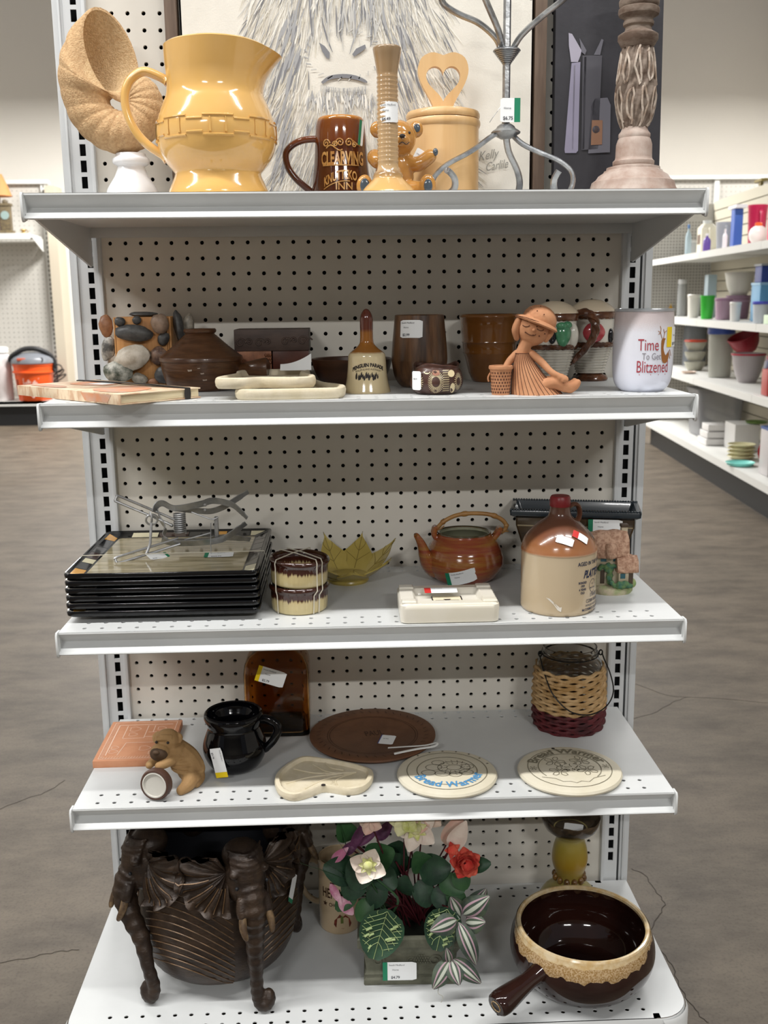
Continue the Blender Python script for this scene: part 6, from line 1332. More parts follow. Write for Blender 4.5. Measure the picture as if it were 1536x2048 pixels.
# brown glazed handled pot
DBG = mat('chocolate_glaze', '22110e', .07, c2='2b1611', ns=8, coat=.25); DRC = mat('cream_drip_glaze', 'c9b796', .15, c2='b79a6a', ns=60, ramp=(.4, .65), coat=.4); DRT = mat('tan_speckled_glaze', '8a6a3c', .2, c2='b59c78', ns=420, nd=2, ramp=(.4, .6), coat=.4)
t = thing('handled_pot', 'dark brown glazed round pot with cream drip rim and stub handle', 'pot', (.3350, -.2900, Z0))
PT = prof([(.066, 0), (.074, .002), (.092, .012), (.1085, .033), (.1165, .058), (.1155, .082), (.1098, .100), (.1068, .1075)], 5); t.scale = (1, 1, .92)
B().lathe(solid(PT, .006), 80).o('body', DBG, t)
B().lathe([(.1067, .1060), (.1075, .1078), (.1058, .1108), (.1028, .1112), (.1000, .1090), (.0995, .1050)], 80).o('cream_rim', DRC, t)
b = B(); n = 160; rows = 7; vs = []; ms = []
dep = lambda a: (.0055+.0245*math.exp(-((a+2.25)/1.0)**2)+.014*math.exp(-((a+1.15)/.6)**2)+.0018*math.sin(31*a)+.0012*math.sin(53*a+1)+.0022*math.sin(13*a))
for i in range(n):
    a = -PI+2*PI*i/n; D = max(.004, dep(a))
    for j in range(rows+1): z = .1085-D*j/rows; r = rad(PT, min(z, .1074))+.0011*(1-(j/rows)**4)+.0001; vs.append(V((r*math.cos(a), r*math.sin(a), z)))
for mi, lo, hi in ((0, 0, 2), (1, 2, rows)):
    b.raw(vs, [(i*(rows+1)+j, ((i+1) % n)*(rows+1)+j, ((i+1) % n)*(rows+1)+j+1, i*(rows+1)+j+1) for i in range(n) for j in range(lo, hi)], None, mi)
b.o('dripped_glaze', [DRC, DRT], t)
b = B(); vs = []
for i in range(n):
    a = 2*PI*i/n; D = .010+.004*math.sin(23*a)+.003*math.sin(41*a)+.003*math.sin(7*a)
    for z, e in ((.1060, 0), (.1060-D, .0)): r = rad(PT, z)-.0068; vs.append(V((r*math.cos(a), r*math.sin(a), z)))
b.raw(vs, [(2*i, 2*((i+1) % n), 2*((i+1) % n)+1, 2*i+1) for i in range(n)]); b.o('inner_drip', mat('brown_drip_inside', '4a3526', .15, c2='2b1812', ns=90, coat=.5), t)
b = B(); d = V((-.80, -.58, -.18)).normalized(); p0 = V((-.078, -.070, .073)); L_ = [0, .018, .034, .055, .078, .092, .1005]; Rr = [.017, .0145, .0140, .0165, .0195, .0205, .0190]
b.tube([p0+d*l for l in L_]+[p0+d*.1035, p0+d*.1035, p0+d*.092], Rr+[.016, .0085, .0075], 24); b.o('handle', DBG, t)
b = B(); e = p0+d*.1036; q = d.orthogonal().normalized(); w = d.cross(q); b.tube([e+(q*math.cos(a)+w*math.sin(a))*.0090 for a in [2*PI*i/24 for i in range(24)]], .0010, 6, closed=True); b.o('handle_ring', DRT, t)
# ================================================================ the store beyond
BGW = mat('far_shelf_white', 'd6d6d2', .5); BGP = mat('far_pegboard', 'b9b6af', .7); DOTM = mat('peg_hole_dark', '6f6c66', .9); KICK = mat('black_kick', '121315', .6); SLAT = mat('slatwall_beige', 'b9b3a2', .7)
def pegs(b, x0, x1, z0, z1, y, step=.0254*1):
    x = x0+.02
    while x < x1-.01:
        z = z0+.02
        while z < z1-.01: b.raw([(x-.004, y, z-.004), (x+.004, y, z-.004), (x+.004, y, z+.004), (x-.004, y, z+.004)], [(0, 1, 2, 3)]); z += step
        x += step
def wallgon(x0, x1, label, rot=None):
    t = thing('wall_gondola', label, 'shelving frame')
    b = B(); b.box(((x0+x1)/2, 9.62, 1.3), (x1-x0, .04, 2.44)); b.o('pegboard_panel', BGP, t)
    b = B(); b.box(((x0+x1)/2, 9.60, 2.52), (x1-x0+.06, .10, .04)); b.o('top_rail', BGW, t)
    b = B(); b.box(((x0+x1)/2, 9.36, .245), (x1-x0, .56, .03)); b.box(((x0+x1)/2, 9.09, .235), (x1-x0, .02, .05)); b.o('base_deck', BGW, t)
    b = B(); b.box(((x0+x1)/2, 9.36, .115), (x1-x0-.04, .50, .23)); b.o('kick_plate', KICK, t)
    return t
t = wallgon(-6.2, -3.16, 'white pegboard wall gondola on the far left behind the orange bucket')
b = B(); pegs(b, -4.2, -3.2, .28, 2.5, 9.598, .0508); b.o('peg_holes', DOTM, t, kind='stuff', fix=False)
for x in (-3.185, -4.4):
    b = B(); b.box((x, 9.59, 1.27), (.055, .04, 2.5)); u_ = b.o('upright', BGW, t)
    b = B()
    for i in range(46): b.raw([(x-.008, 9.5695, .3+.048*i), (x+.008, 9.5695, .3+.048*i), (x+.008, 9.5695, .328+.048*i), (x-.008, 9.5695, .328+.048*i)], [(0, 1, 2, 3)])
    b.o('slots', DOTM, u_, kind='stuff', fix=False)
b = B(); b.box((-3.095, 9.62, 1.27), (.10, .30, 2.40)); b.o('end_panel', mat('cream_panel', 'b5ab99', .8), t)
t = thing('wall_shelf', 'white wall shelf under the small lamp on the far left', 'shelf', (0, 0, 1.955))
b = B(); b.box((-3.83, 9.345, -.01), (1.20, .43, .03), bev=.003); b.box((-3.83, 9.125, -.014), (1.20, .014, .06)); b.o('deck', BGW, t)
b = B(); b.loft([[(x, 9.14, -.02), (x, 9.56, -.02), (x, 9.56, -.15), (x, 9.5, -.15)] for x in (-3.222, -3.216)]); b.o('bracket', BGW, t)
t = wallgon(2.4, 5.2, 'white pegboard wall gondola on the far right behind the plastics')
b = B(); pegs(b, 3.2, 5.1, 2.15, 2.5, 9.598, .0508); b.o('peg_holes', DOTM, t, kind='stuff', fix=False)
b = B(); b.box((4.02, 9.59, 1.27), (.05, .04, 2.5)); b.o('upright', BGW, t)

ORG = mat('orange_bucket_plastic', 'd9541e', .4); GRYP = mat('grey_motor_plastic', '6d7076', .35); BLKP = mat('black_hose', '1b1b1d', .5); WPR = mat('white_print', 'e9c9bd', .6)
t = thing('bucket_vacuum', 'orange bucket vacuum with grey motor lid and black hose', 'vacuum', (-3.335, 9.24, .262))
BK = [(.165, 0), (.168, .004), (.198, .285), (.214, .290), (.214, .305), (.200, .31), (.205, .36), (.212, .365), (.212, .385)]
B().lathe([(0, 0)]+BK+[(0, .386)], 48).o('bucket', ORG, t)
B().lathe([(.21, .385), (.225, .39), (.222, .43), (.20, .455), (.13, .492), (.06, .505), (0, .506)], 40).o('motor_lid', GRYP, t)
b = B(); b.tube(sm([(-.22, -.06, .42), (-.18, -.1, .47), (-.06, -.1, .535), (.08, -.08, .535), (.19, -.03, .47), (.225, .0, .38), (.225, -.02, .29)], 6), .026, 10); b.o('hose', BLKP, t)
b = B()
for k in range(3): b.tube([(.265+.01*k+(.045+.01*k)*math.cos(a), -.04-.01*k, .33-.05*k+(.04)*math.sin(a+k)) for a in [2*PI*i/18 for i in range(18)]], .007, 6, closed=True)
b.o('cord_bundle', BLKP, t)
f = wrap(BK, .003, -PI/2-.35); b = B()
for p0, p1 in (((.005, .235), (.17, .235)), ((.005, .235), (.005, .06))): b.line2([p0, p1], .008, f)
for s, w, o_ in (('THE', .052, .070), ('HOME', .078, .0), ('DEPOT', .074, -.068)): b.text(s, w, lambda x, y: f(.105+(x*.76-(y+o_)*.65)*.93, .130+(x*.65+(y+o_)*.76)*.93), bold=.04, sx=.72)
b.o('white_logo', WPR, t)
b = B()
for i in range(4): b.line2([(-.115, .215-.022*i), (-.07, .215-.022*i)], .010, f)
b.line2([(-.105, .12), (-.085, .12)], .02, f); b.o('black_print', BLKP, t)
b = B(); b.lathe([(0, 0), (.026, 0), (.026, .01), (0, .01)], 16, M=T(.13, -.16, .425, PI/2-.4)); b.o('port', BLKP, t); b = B(); b.box((-.06, -.205, .435), (.09, .02, .03), bev=.008); b.o('red_badge', mat('red_badge', 'b8583f', .5), t)
t = thing('white_canister', 'frosted white plastic canister at the left edge beside orange bucket', 'canister', (-3.70, 9.25, .262)); WPL = mat('frosted_white', 'cfc9c8', .4)
B().lathe([(0, 0), (.125, 0), (.13, .01), (.13, .40), (.12, .47), (.08, .50), (0, .50)], 32).o('body', WPL, t)
B().lathe([(.085, .498), (.11, .50), (.11, .545), (.09, .56), (0, .56)], 32).o('lid', BGW, t)
t = thing('table_lamp', 'small lamp with orange shade on the far left wall shelf', 'lamp', (-3.60, 9.40, 1.9605)); b = B(); b.lathe([(.135, .40), (.10, .50), (.05, .62), (.045, .62), (.095, .50), (.13, .40)], 28); b.o('lamp_shade', mat('orange_shade', 'c98a55', .7), t)
b = B(); b.lathe([(0, 0), (.07, 0), (.06, .02), (.02, .04), (.016, .16), (.03, .22), (.014, .30), (.012, .6), (0, .6)], 20); b.o('base', DBR, t)
t = thing('carriage_clock', 'small bronze carriage clock on the far left wall shelf', 'clock', (-3.475, 9.19, 1.9605)); CLK = mat('bronze_clock', '5a5040', .5, c2='76684c', ns=30)
b = B(); b.box((0, 0, .02), (.14, .09, .04), bev=.006); b.box((0, 0, .16), (.105, .07, .25), bev=.004); b.box((0, 0, .295), (.13, .085, .03), bev=.008); b.ball((0, 0, .325), (.03, .03, .025)); b.o('case', CLK, t)
b = B(); b.lathe([(0, 0), (.042, 0), (.042, .006), (0, .006)], 24, M=T(0, -.034, .19, PI/2)); b.o('dial', mat('teal_dial', '8fa3a0', .4), t)
t = thing('gold_trinket', 'tiny gilt trinket on the far left wall shelf', 'trinket', (-3.315, 9.2, 1.9605)); b = B(); b.lathe([(0, 0), (.035, 0), (.03, .02), (.012, .03), (.03, .045), (.026, .055), (0, .05)], 16); b.o('body', mat('gilt', '9c8350', .4, m=.5), t); b = B(); b.tube([(.03+.018*math.cos(a), 0, .03+.014*math.sin(a)) for a in [2*PI*i/12 for i in range(12)]], .005, 6, closed=True); b.o('handle', bpy.data.materials['gilt'], t)
t = thing('grey_bin', 'dark grey bin with pale rim on the floor at the left edge', 'bin', (-2.78, 5.85, 0)); B().lathe(solid([(.11, 0), (.13, .02), (.145, .30), (.148, .33)], .006), 32).o('body', mat('dark_bin', '3a3b3d', .5), t); B().lathe([(.140, .325), (.155, .328), (.158, .35), (.150, .365), (.140, .36), (.14, .325)], 32).o('rim', BGW, t)

# right-hand aisle run
FX, FY = 2.557, 6.735; RA = math.atan2(-.997, -.0773)
def RP(u, v, z=0): return V((FX-.0773*u+.997*v, FY-.997*u-.0773*v, z))
MR = Matrix(((-.0773, .997, 0, FX), (-.997, -.0773, 0, FY), (0, 0, 1, 0), (0, 0, 0, 1)))
def rbox(b, u0, u1, v0, v1, z0, z1, bev=0): b.box(((u0+u1)/2, (v0+v1)/2, (z0+z1)/2), (u1-u0, v1-v0, z1-z0), MR, bev)
t = thing('aisle_gondola', 'white slat-backed gondola run along the right-hand aisle', 'shelving frame')
for i in range(22):
    b = B(); rbox(b, -.29, 5.2, .50, .512, .24+.082*i, .24+.082*i+.074); b.o('slat', SLAT, t)
b = B(); rbox(b, -.29, 5.2, .512, .53, .2, 2.04); b.o('back_panel', mat('slat_gap', '7d786b', .8), t)
b = B(); rbox(b, -.27, 5.2, .02, .5, .165, .212, .004); b.o('base_deck', BGW, t)
b = B(); rbox(b, -.27, 5.2, -.0, .04, .165, .2118); b.o('base_lip', BGW, t)
b = B(); rbox(b, -.27, 5.2, .05, .5, 0, .165); b.o('kick_plate', mat('charcoal_kick', '17181a', .55), t)
t = thing('end_pegboard', 'white pegboard end panel closing the right-hand aisle run', 'panel')
b = B(); rbox(b, -.33, -.30, .0, .52, .17, 2.02); b.o('panel', BGP, t)
b = B()
for i in range(19):
    for j in range(66): rbx = MR @ V((-.2985, .03+.0254*i, .22+.0254*j)); b.raw([MR @ V((-.2985, .03+.0254*i+a, .22+.0254*j+c)) for a, c in ((-.005, -.005), (.005, -.005), (.005, .005), (-.005, .005))], [(0, 1, 2, 3)])
b.o('peg_holes', DOTM, t, kind='stuff', fix=False)
b = B(); rbox(b, -.33, -.28, -.06, .0, .05, 2.03); u_ = b.o('upright', BGW, t)
b = B()
for j in range(70): b.raw([MR @ V((-.2785, -.03+a, .20+.0254*j+c)) for a, c in ((-.009, 0), (.009, 0), (.009, .016), (-.009, .016))], [(0, 1, 2, 3)])
b.o('slots', DOTM, u_, kind='stuff', fix=False)
for s, z, lab in ((1, 1.565, 'top shelf of the right-hand aisle run under the crimson pitcher'), (2, 1.100, 'second shelf of the right-hand aisle run under the green cup'), (3, .690, 'third shelf of the right-hand aisle run under the red colander')):
    t = thing('aisle_shelf', lab, 'shelf', group='shelves of the right-hand aisle run')
    for u0, u1 in ((-.25, 1.28), (1.285, 2.6), (2.605, 5.2)):
        b = B(); rbox(b, u0, u1, .004, .495, z-.025, z-.002); b.o('deck', BGW, t); b = B(); rbox(b, u0, u1, -.006, .006, z-.045, z); b.o('price_channel', BGW, t)
SZ = {1: 1.565, 2: 1.100, 3: .690, 4: .2125}
BG = [
    ('jar', 1, -0.14, 0.24, 0.096, 0.151, 'c9ccce', 'glass_jar', 'squat clear jar near the pegboard end of the top aisle shelf', 'jar'),  # z 0.11
    ('bottle', 1, 0.02, 0.20, 0.049, 0.270, 'a9bcc4', 'clear_bottle', 'slim clear bottle with blue cap beside the cream jug', 'bottle'),  # z 0.09
    ('jug', 1, 0.71, 0.12, 0.135, 0.249, 'ddd8c4', 'cream_jug', 'cream plastic jug with brown patch on top aisle shelf', 'jug'),  # z 0.05
    ('bottle', 1, 1.14, 0.05, 0.053, 0.130, '6a4fa0', 'purple_bottle', 'small purple bottle before the cream jug on top aisle shelf', 'bottle'),  # z 0.03
    ('cup', 1, 1.05, 0.16, 0.115, 0.212, 'b9bcc2', 'clear_pitcher', 'clear plastic pitcher between cream jug and blue canister', 'pitcher'),  # z 0.04
    ('bottle', 1, 1.66, 0.04, 0.030, 0.128, 'e8e4ea', 'white_bottle', 'tiny white squeeze bottle before the clear pitcher', 'bottle'),  # z 0.02
    ('box', 1, 1.26, 0.20, 0.087, 0.285, '3f63b5', 'blue_canister', 'blue-topped clear canister on top aisle shelf', 'canister'),  # z 0.04
    ('cup', 1, 1.71, 0.18, 0.124, 0.271, 'b81d4c', 'crimson_pitcher', 'crimson plastic pitcher with white label on top aisle shelf', 'pitcher'),  # z 0.01
    ('ball', 1, 2.15, 0.06, 0.111, 0.132, 'ece6e2', 'round_flask', 'round white flask with orange cap before crimson pitcher', 'flask'),  # z -0.01
    ('tub', 1, 2.35, 0.10, 0.086, 0.334, 'e46d84', 'pink_tumbler', 'tall pink clear tumbler at right edge of top aisle shelf', 'tumbler'),  # z -0.02
    ('bottle', 2, -0.28, 0.16, 0.034, 0.105, 'd9a640', 'yellow_bottle', 'tiny yellow bottle on the second aisle shelf by the pegboard', 'bottle'),  # z 0.05
    ('jar', 2, -0.16, 0.20, 0.076, 0.301, 'b3b5b4', 'clear_canister', 'tall clear canister beside white lidded tub, second aisle shelf', 'canister'),  # z 0.04
    ('tub', 2, 0.59, 0.10, 0.093, 0.177, 'dcdad2', 'white_tub', 'white lidded tub left of the bright green cup', 'tub'),  # z 0.03
    ('cup', 2, 1.15, 0.05, 0.101, 0.165, '35b53a', 'green_cup', 'bright green plastic cup on the second aisle shelf', 'cup'),  # z 0.02
    ('box', 2, 0.58, 0.22, 0.100, 0.323, 'a9bcc6', 'pale_blue_box', 'pale blue stacked container behind the bright green cup', 'container'),  # z 0.03
    ('tub', 2, 1.42, 0.08, 0.118, 0.148, 'a58a9c', 'mauve_tub', 'mauve lidded tub right of the bright green cup', 'tub'),  # z 0.02
    ('bowl', 2, 1.14, 0.22, 0.201, 0.316, 'c9c7c0', 'grey_bowl', 'large pale grey mixing bowl on mauve pot, second aisle shelf', 'bowl'),  # z 0.02
    ('tub', 2, 1.91, 0.04, 0.071, 0.122, 'd6d4d0', 'small_white_tub', 'small white tub beside the sky blue pitcher', 'tub'),  # z 0.01
    ('box', 2, 2.07, 0.12, 0.177, 0.238, '5f9cc4', 'blue_box_pitcher', 'sky blue rectangular container on the second aisle shelf', 'container'),  # z -0.01
    ('box', 2, 2.31, 0.16, 0.055, 0.223, '1f3f8f', 'navy_box', 'navy carton at right edge of second aisle shelf', 'box'),  # z 0.02
    ('tub', 2, 2.44, 0.02, 0.098, 0.127, 'b9bfc6', 'blue_lid_tub', 'clear tub with blue lid before the sky blue container', 'tub'),  # z -0.01
    ('box', 2, 2.71, 0.00, 0.111, 0.052, 'cfe3c6', 'green_tray', 'pale green and white tray at the second aisle shelf edge', 'tray'),  # z -0.02
    ('jar', 3, -0.12, 0.26, 0.187, 0.381, '8d9299', 'grey_canister', 'grey clear canister in the shade of third aisle shelf', 'canister'),  # z -0.04
    ('stack', 3, 0.49, 0.12, 0.166, 0.234, 'a8a698', 'plate_stack', 'stack of grey bowls topped by a red lid', 'bowls'),  # z 0.00
    ('tub', 3, 1.22, 0.10, 0.184, 0.356, 'b5b5ac', 'tall_canister', 'tall translucent canister with blue lid on third aisle shelf', 'canister'),  # z 0.00
    ('bowl', 3, 1.42, 0.20, 0.251, 0.163, '8f1526', 'red_colander', 'tilted dark red colander on top of grey bowls', 'colander'),  # z 0.18
    ('bowl', 3, 1.69, 0.14, 0.212, 0.193, 'a09a9c', 'red_rim_bowl', 'grey bowl with red rim under the red colander', 'bowl'),  # z 0.02
    ('bag', 3, 2.28, 0.14, 0.164, 0.252, '4a4f6a', 'foil_bag', 'shiny red and navy bag behind the red carton', 'bag'),  # z 0.03
    ('box', 3, 2.65, 0.03, 0.111, 0.152, 'a83a38', 'red_carton', 'plain red carton at right of the third aisle shelf', 'box'),  # z -0.01
    ('plate', 3, 0.82, 0.02, 0.114, 0.046, 'd6bfae', 'pale_dish', 'pale pink dish lying at the third aisle shelf edge', 'dish'),  # z -0.01
    ('bin', 4, 0.77, 0.24, 0.385, 0.252, '8f9094', 'clear_bin', 'large clear plastic bin on the lowest aisle shelf', 'bin'),  # z 0.08
    ('flat', 4, 1.25, 0.06, 0.233, 0.148, 'd8d6d4', 'white_carton', 'flat white cartons stacked on the lowest aisle shelf', 'box'),  # z -0.01
    ('box', 4, 1.53, 0.16, 0.245, 0.185, 'cdccca', 'white_box', 'white box behind pale yellow plates on lowest aisle shelf', 'box'),  # z 0.03
    ('stack', 4, 1.97, 0.06, 0.181, 0.101, 'cfc9a0', 'yellow_plates', 'pale yellow plates stacked beside the aqua plate', 'plates'),  # z 0.02
    ('plate', 4, 2.25, -0.02, 0.180, 0.071, '86ddd2', 'aqua_plate', 'aqua plastic plate overhanging the lowest aisle shelf edge', 'plate'),  # z -0.03
    ('disc', 4, 2.30, 0.22, 0.041, 0.195, 'b3161e', 'red_plate', 'red plate standing on edge beside the printed carton', 'plate'),  # z 0.03
    ('print', 4, 2.61, 0.06, 0.164, 0.285, 'c3bfc0', 'printed_carton', 'white printed carton with blue lettering on lowest aisle shelf', 'box'),  # z 0.03
    ('bowl', 4, 3.04, -0.03, 0.089, 0.091, 'd2b3a8', 'pink_bowl', 'pale pink bowl at right edge of lowest aisle shelf', 'bowl'),  # z 0.04
    ('plate', 4, 1.60, 0.28, 0.152, 0.084, '5f7a3a', 'green_dish', 'green dish behind the white box on lowest aisle shelf', 'dish'),  # z 0.18
]

CLEAR = {'c9ccce', 'a9bcc4', 'b9bcc2', 'b3b5b4', '8d9299', '8f9094', 'b5b5ac'}
_m = {}
def cm(c, name='plastic', r=.35, alpha=1):
    if (c, alpha) not in _m: _m[c, alpha] = mat(name+'_'+c, c, r, alpha=alpha)
    return _m[c, alpha]
LIDC = {'blue_lid_tub': '4a4fb8', 'tall_canister': '3f58a8', 'white_tub': 'e6e3da', 'mauve_tub': '9c7a94', 'small_white_tub': 'e0ded8', 'pink_tumbler': 'd9c0cc'}
for k, s, u, v, w, h, c, n, l, cat in BG:
    z = SZ[s]; vv = max(v, -.02)+w/2 if k not in ('disc',) else v+.02
    vv = min(vv, .48-w/2) if w < .4 else vv
    M_ = cm(c, alpha=.62 if c in CLEAR else 1); p = RP(u, vv, z+.0005)
    if n == 'red_colander': p.z += .165; w *= .85; h = .12
    if n == 'grey_bowl': p.z += .165; h = .16
    if n == 'green_dish': p.z += .187; h = .05
    if n == 'clear_bin': p = RP(u, .30, z+.0005); h = .36
    if n == 'aqua_plate': p = RP(u, w/2-.03, z+.0005)
    if k == 'stack':
        for i in range(4 if n == 'yellow_plates' else 3):
            nm = 'plate' if n == 'yellow_plates' else 'bowl'; dz = h/(4 if nm == 'plate' else 3)
            q = thing('far_'+nm, ('pale yellow plate, %s in the stack beside aqua plate' if nm == 'plate' else 'grey bowl, %s in the stack beside tall blue-lidded canister') % ('bottom', 'second', 'third', 'topmost')[i if not (nm == 'bowl' and i == 2) else 3], nm, p+V((0, 0, dz*i)), 0, 'pale yellow plates' if nm == 'plate' else 'grey bowls on the third aisle shelf')
            B().lathe(solid([(w*.3, 0), (w*.33, .002), (w*.45, dz*.5), (w*.5, dz*.82)], w*.04, dz*.3), 28).o('body', M_, q)
            if nm == 'bowl' and i == 2: b = B(); b.lathe([(0, dz*.84), (w*.5, dz*.84), (w*.54, dz*.9), (w*.5, dz*1.05), (0, dz*1.1)], 28); b.o('red_lid', cm('c9482e'), q)
        continue
    t = thing(n, l, cat, p, RA)
    if k == 'bottle': B().lathe([(0, 0), (w*.45, 0), (w*.5, .006), (w*.5, h*.62), (w*.36, h*.74), (w*.17, h*.8), (w*.16, h*.9), (0, h*.9)], 20).o('body', M_, t); B().lathe([(0, h*.88), (w*.2, h*.88), (w*.2, h*.98), (w*.12, h), (0, h)], 16).o('cap', cm({'a9bcc4': '3f6a9c', 'd9a640': 'd9c9a0'}.get(c, 'e6e2e6')), t)
    elif k == 'jar': B().lathe(solid([(w*.46, 0), (w*.5, .008), (w*.5, h*.82), (w*.44, h*.88)], w*.03), 28).o('body', M_, t); B().lathe([(0, h*.88), (w*.48, h*.88), (w*.48, h*.97), (w*.44, h), (0, h)], 28).o('lid', cm('c5c6c6'), t)
    elif k == 'jug':
        b = B(); b.loft([rsq(w*.5*q, w*.42*q, w*.1, zz) for q, zz in ((.96, 0), (1, .01), (1, h*.74), (.97, h*.80), (.6, h*.9))]); b.o('body', M_, t); b = B(); b.lathe([(0, h*.88), (w*.24, h*.88), (w*.24, h), (0, h)], 16); b.o('cap', cm('cfd2cf'), t); b = B(); b.box((0, -w*.425, h*.45), (w*.55, .003, h*.28)); b.o('brown_patch', cm('5a4030'), t)
        b = B(); b.tube(sm([(w*.48, 0, h*.74), (w*.66, 0, h*.68), (w*.66, 0, h*.4), (w*.5, 0, h*.3)], 4), .012, 8); b.o('handle', M_, t)
    elif k == 'cup':
        B().lathe(solid([(w*.38, 0), (w*.40, .005), (w*.49, h*.93), (w*.51, h*.95), (w*.51, h)], w*.03), 28).o('body', M_, t)
        if 'pitcher' in n: b = B(); b.tube(sm([(w*.46, 0, h*.85), (w*.72, 0, h*.8), (w*.70, 0, h*.4), (w*.44, 0, h*.25)], 4), .011, 8); b.o('handle', M_, t)
        if n == 'crimson_pitcher': sticker(t, T(-w*.43, -.0, h*.6, PI/2, 0, -PI/2), .045, .03, None, '', shop='', what='')
    elif k == 'tub': B().lathe(solid([(w*.40, 0), (w*.42, .006), (w*.48, h*.86)], w*.03), 28).o('body', M_, t); B().lathe([(0, h*.86), (w*.5, h*.86), (w*.52, h*.88), (w*.52, h*.97), (w*.47, h), (0, h)], 28).o('lid', cm(LIDC.get(n, 'dddddd')), t)
    elif k == 'ball': b = B(); b.ball((0, 0, h*.44), (w*.5, w*.5, h*.44), n=24); b.o('body', M_, t); B().lathe([(0, 0), (w*.3, 0), (w*.32, .012), (0, .02)], 20).o('foot', M_, t); B().lathe([(0, h*.84), (w*.2, h*.84), (w*.2, h*.97), (w*.15, h), (0, h)], 16).o('cap', cm('e0622e'), t)
    elif k in ('bowl',):
        B().lathe(solid(prof([(w*.24, 0), (w*.28, .003), (w*.42, h*.4), (w*.5, h*.92), (w*.52, h*.95), (w*.515, h)], 3), w*.025), 36).o('body', M_, t)
        if n == 'red_colander': t.rotation_euler = (0, -.42, RA+1.9); t.location.z += .028
        if n == 'red_rim_bowl': B().lathe([(w*.50, h*.94), (w*.53, h*.94), (w*.53, h*1.0), (w*.50, h*1.0), (w*.50, h*.94)], 36).o('red_rim', cm('a5203a'), t)
    elif k in ('plate',): B().lathe(solid([(w*.30, 0), (w*.33, .002), (w*.5, h*.30)], w*.02, h*.06), 36).o('body', M_, t)
    elif k == 'disc': b = B(); b.lathe(solid([(h*.30, 0), (h*.34, .003), (h*.5, .018)], .006, .006), 36, M=T(0, 0, h*.5, 0, PI/2, 0)); b.o('body', M_, t)
    elif k == 'bin': b = B(); b.loft([rsq(w*.42, .14, .03, 0), rsq(w*.44, .15, .03, .01), rsq(w*.5, .17, .03, h), rsq(w*.52, .18, .03, h), rsq(w*.52, .18, .03, h-.02)], caps=False); b.raw(rsq(w*.42, .14, .03, .002), [tuple(range(20))]); b.o('body', M_, t); b = B(); b.box((0, -.158, h*.55), (.09, .02, .03), bev=.006); b.o('handle', cm('26282c'), t)
    elif k == 'bag': b = B(); rock(b, (0, 0, h*.55), (w*.45, w*.33, h*.44), 21, .35, 22); b.o('body', mat('foil', c, .2, m=.4, c2='8f2430', ns=9, ramp=(.42, .5), bump=.6, bs=20), t, ang=25); b = B(); b.box((0, 0, h*.96), (w*.7, .006, .03)); b.o('top_seal', cm('9a9aa6'), t)
    elif k == 'flat':
        for i in range(3): b = B(); b.box((0, 0, h*(i+.5)/3), (w-.03*i, w*.8-.02*i, h/3-.006), bev=.002); b.o('carton', M_, t)
    else:
        b = B(); b.box((0, 0, h/2), (w, w*.7, h), bev=min(.008, h*.1)); b.o('body', M_, t)
        if n == 'blue_box_pitcher': b = B(); b.box((0, 0, h-.006), (w*1.04, w*.74, .016), bev=.004); b.o('lid', cm('8fb9d6'), t); sticker(t, T(-w*.505, 0, h*.6, PI/2, 0, -PI/2), .03, .03, None, '', shop='', what='')
        if n == 'blue_canister': b = B(); b.box((0, 0, h+.012), (w*2.2, w*.9, .024), bev=.004); b.o('white_lid', cm('e6e6ea'), t)
        if n == 'pale_blue_box': b = B(); b.box((0, 0, h*.5), (w*1.03, w*.73, .006)); b.o('seam_rim', cm('8fa6b2'), t)
        if k == 'print':
            b = B(); b.box((0, 0, h-.006), (w*1.01, w*.71, .016)); b.o('blue_top', cm('2f5596'), t)
            b = B(); m2 = lambda x, y: V((-w*.502, -x, y)); b.text('JET', .055, lambda x, y: m2(x, y+h*.70), sx=.8, bold=.03); b.poly2([(-.05, h*.12), (.05, h*.16), (.05, h*.28), (-.05, h*.2)], m2); b.o('blue_print', cm('2f5596'), t)
            b = B(); b.poly2([(-.045, h*.62), (.045, h*.62), (.045, h*.64), (-.045, h*.64)], m2); b.o('red_stripe', cm('b8705a'), t)
t = thing('mauve_pot', 'dull mauve pot under the large pale grey mixing bowl', 'pot', RP(1.14, .32, 1.1005)); B().lathe(solid([(.07, 0), (.075, .01), (.085, .155), (.088, .163)], .005), 28).o('body', cm('8a6f84'), t); B().lathe([(.084, .120), (.09, .122), (.09, .13), (.084, .132)], 28).o('rim', cm('a58aa0'), t)
t = thing('navy_container', 'deep blue clear-lidded container on top of the sky blue container', 'container', RP(2.07, .21, 1.341), RA); b = B(); b.box((0, 0, .05), (.135, .11, .10), bev=.008); b.o('body', cm('27408f'), t); b = B(); b.box((0, 0, .107), (.145, .12, .014), bev=.004); b.o('lid', cm('a7adb5'), t)
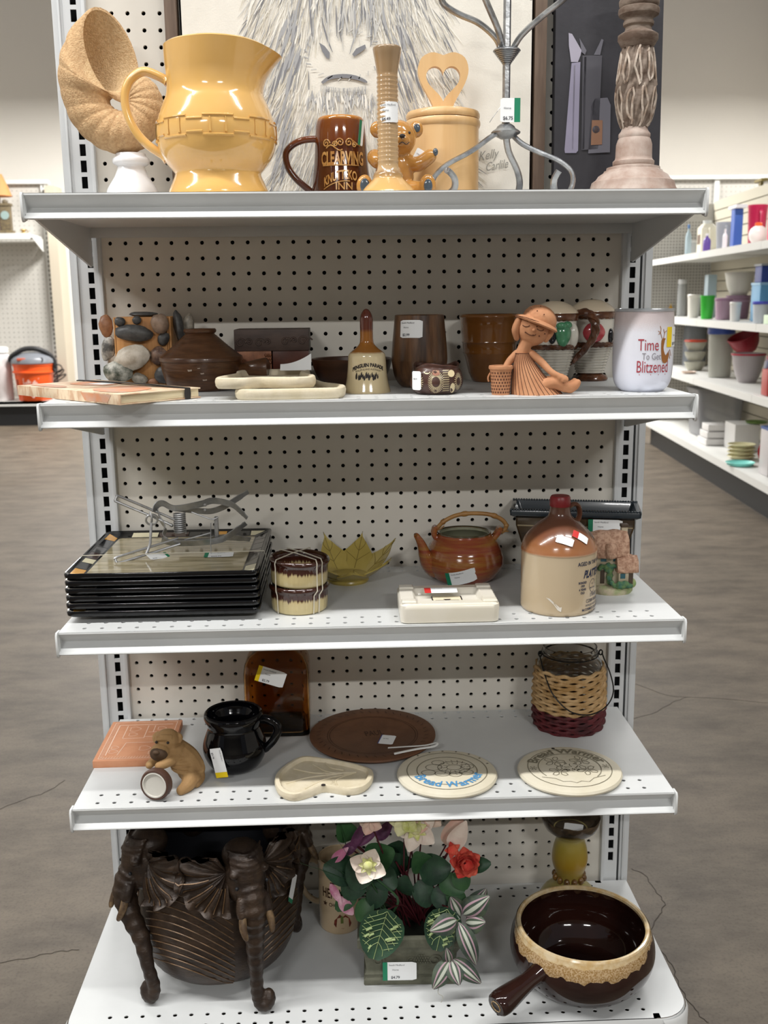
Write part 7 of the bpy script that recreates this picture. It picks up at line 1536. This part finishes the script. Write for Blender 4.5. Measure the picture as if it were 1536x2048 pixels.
# clips and hooks along the far rails
for i, x in enumerate((1.0, 1.32, 1.62)):
    t = thing('orange_clamp', ('leftmost', 'middle', 'rightmost')[i]+' of the three orange clamps above the right aisle run', 'clamp', RP(-.30, -.10+.10*i+.10, 2.02), RA, 'orange clamps'); b = B(); b.box((0, 0, .055), (.03, .085, .022), bev=.006); b.o('grip', cm('c9583c'), t)
    for y in (-.03, .03): b = B(); b.tube([(0, y, 0), (0, y, .05)], .005, 6); b.o('prong', cm('9c9c9c'), t)
for i, (u, v, z) in enumerate(((.9, .505, 2.041), (2.2, .505, 2.041))):
    t = thing('brass_bracket', ('small olive brass bracket nearer the pegboard end, on the slat back', 'larger olive brass bracket at right above the slat back')[i], 'bracket', RP(u, v, z), RA, 'brass brackets'); b = B(); b.box((0, 0, .012), (.05, .02, .024)); b.o('post', cm('7a6c3a'), t); b = B(); b.box((0, 0, .034), (.17, .05, .02), bev=.005); b.o('bar', cm('857640'), t)
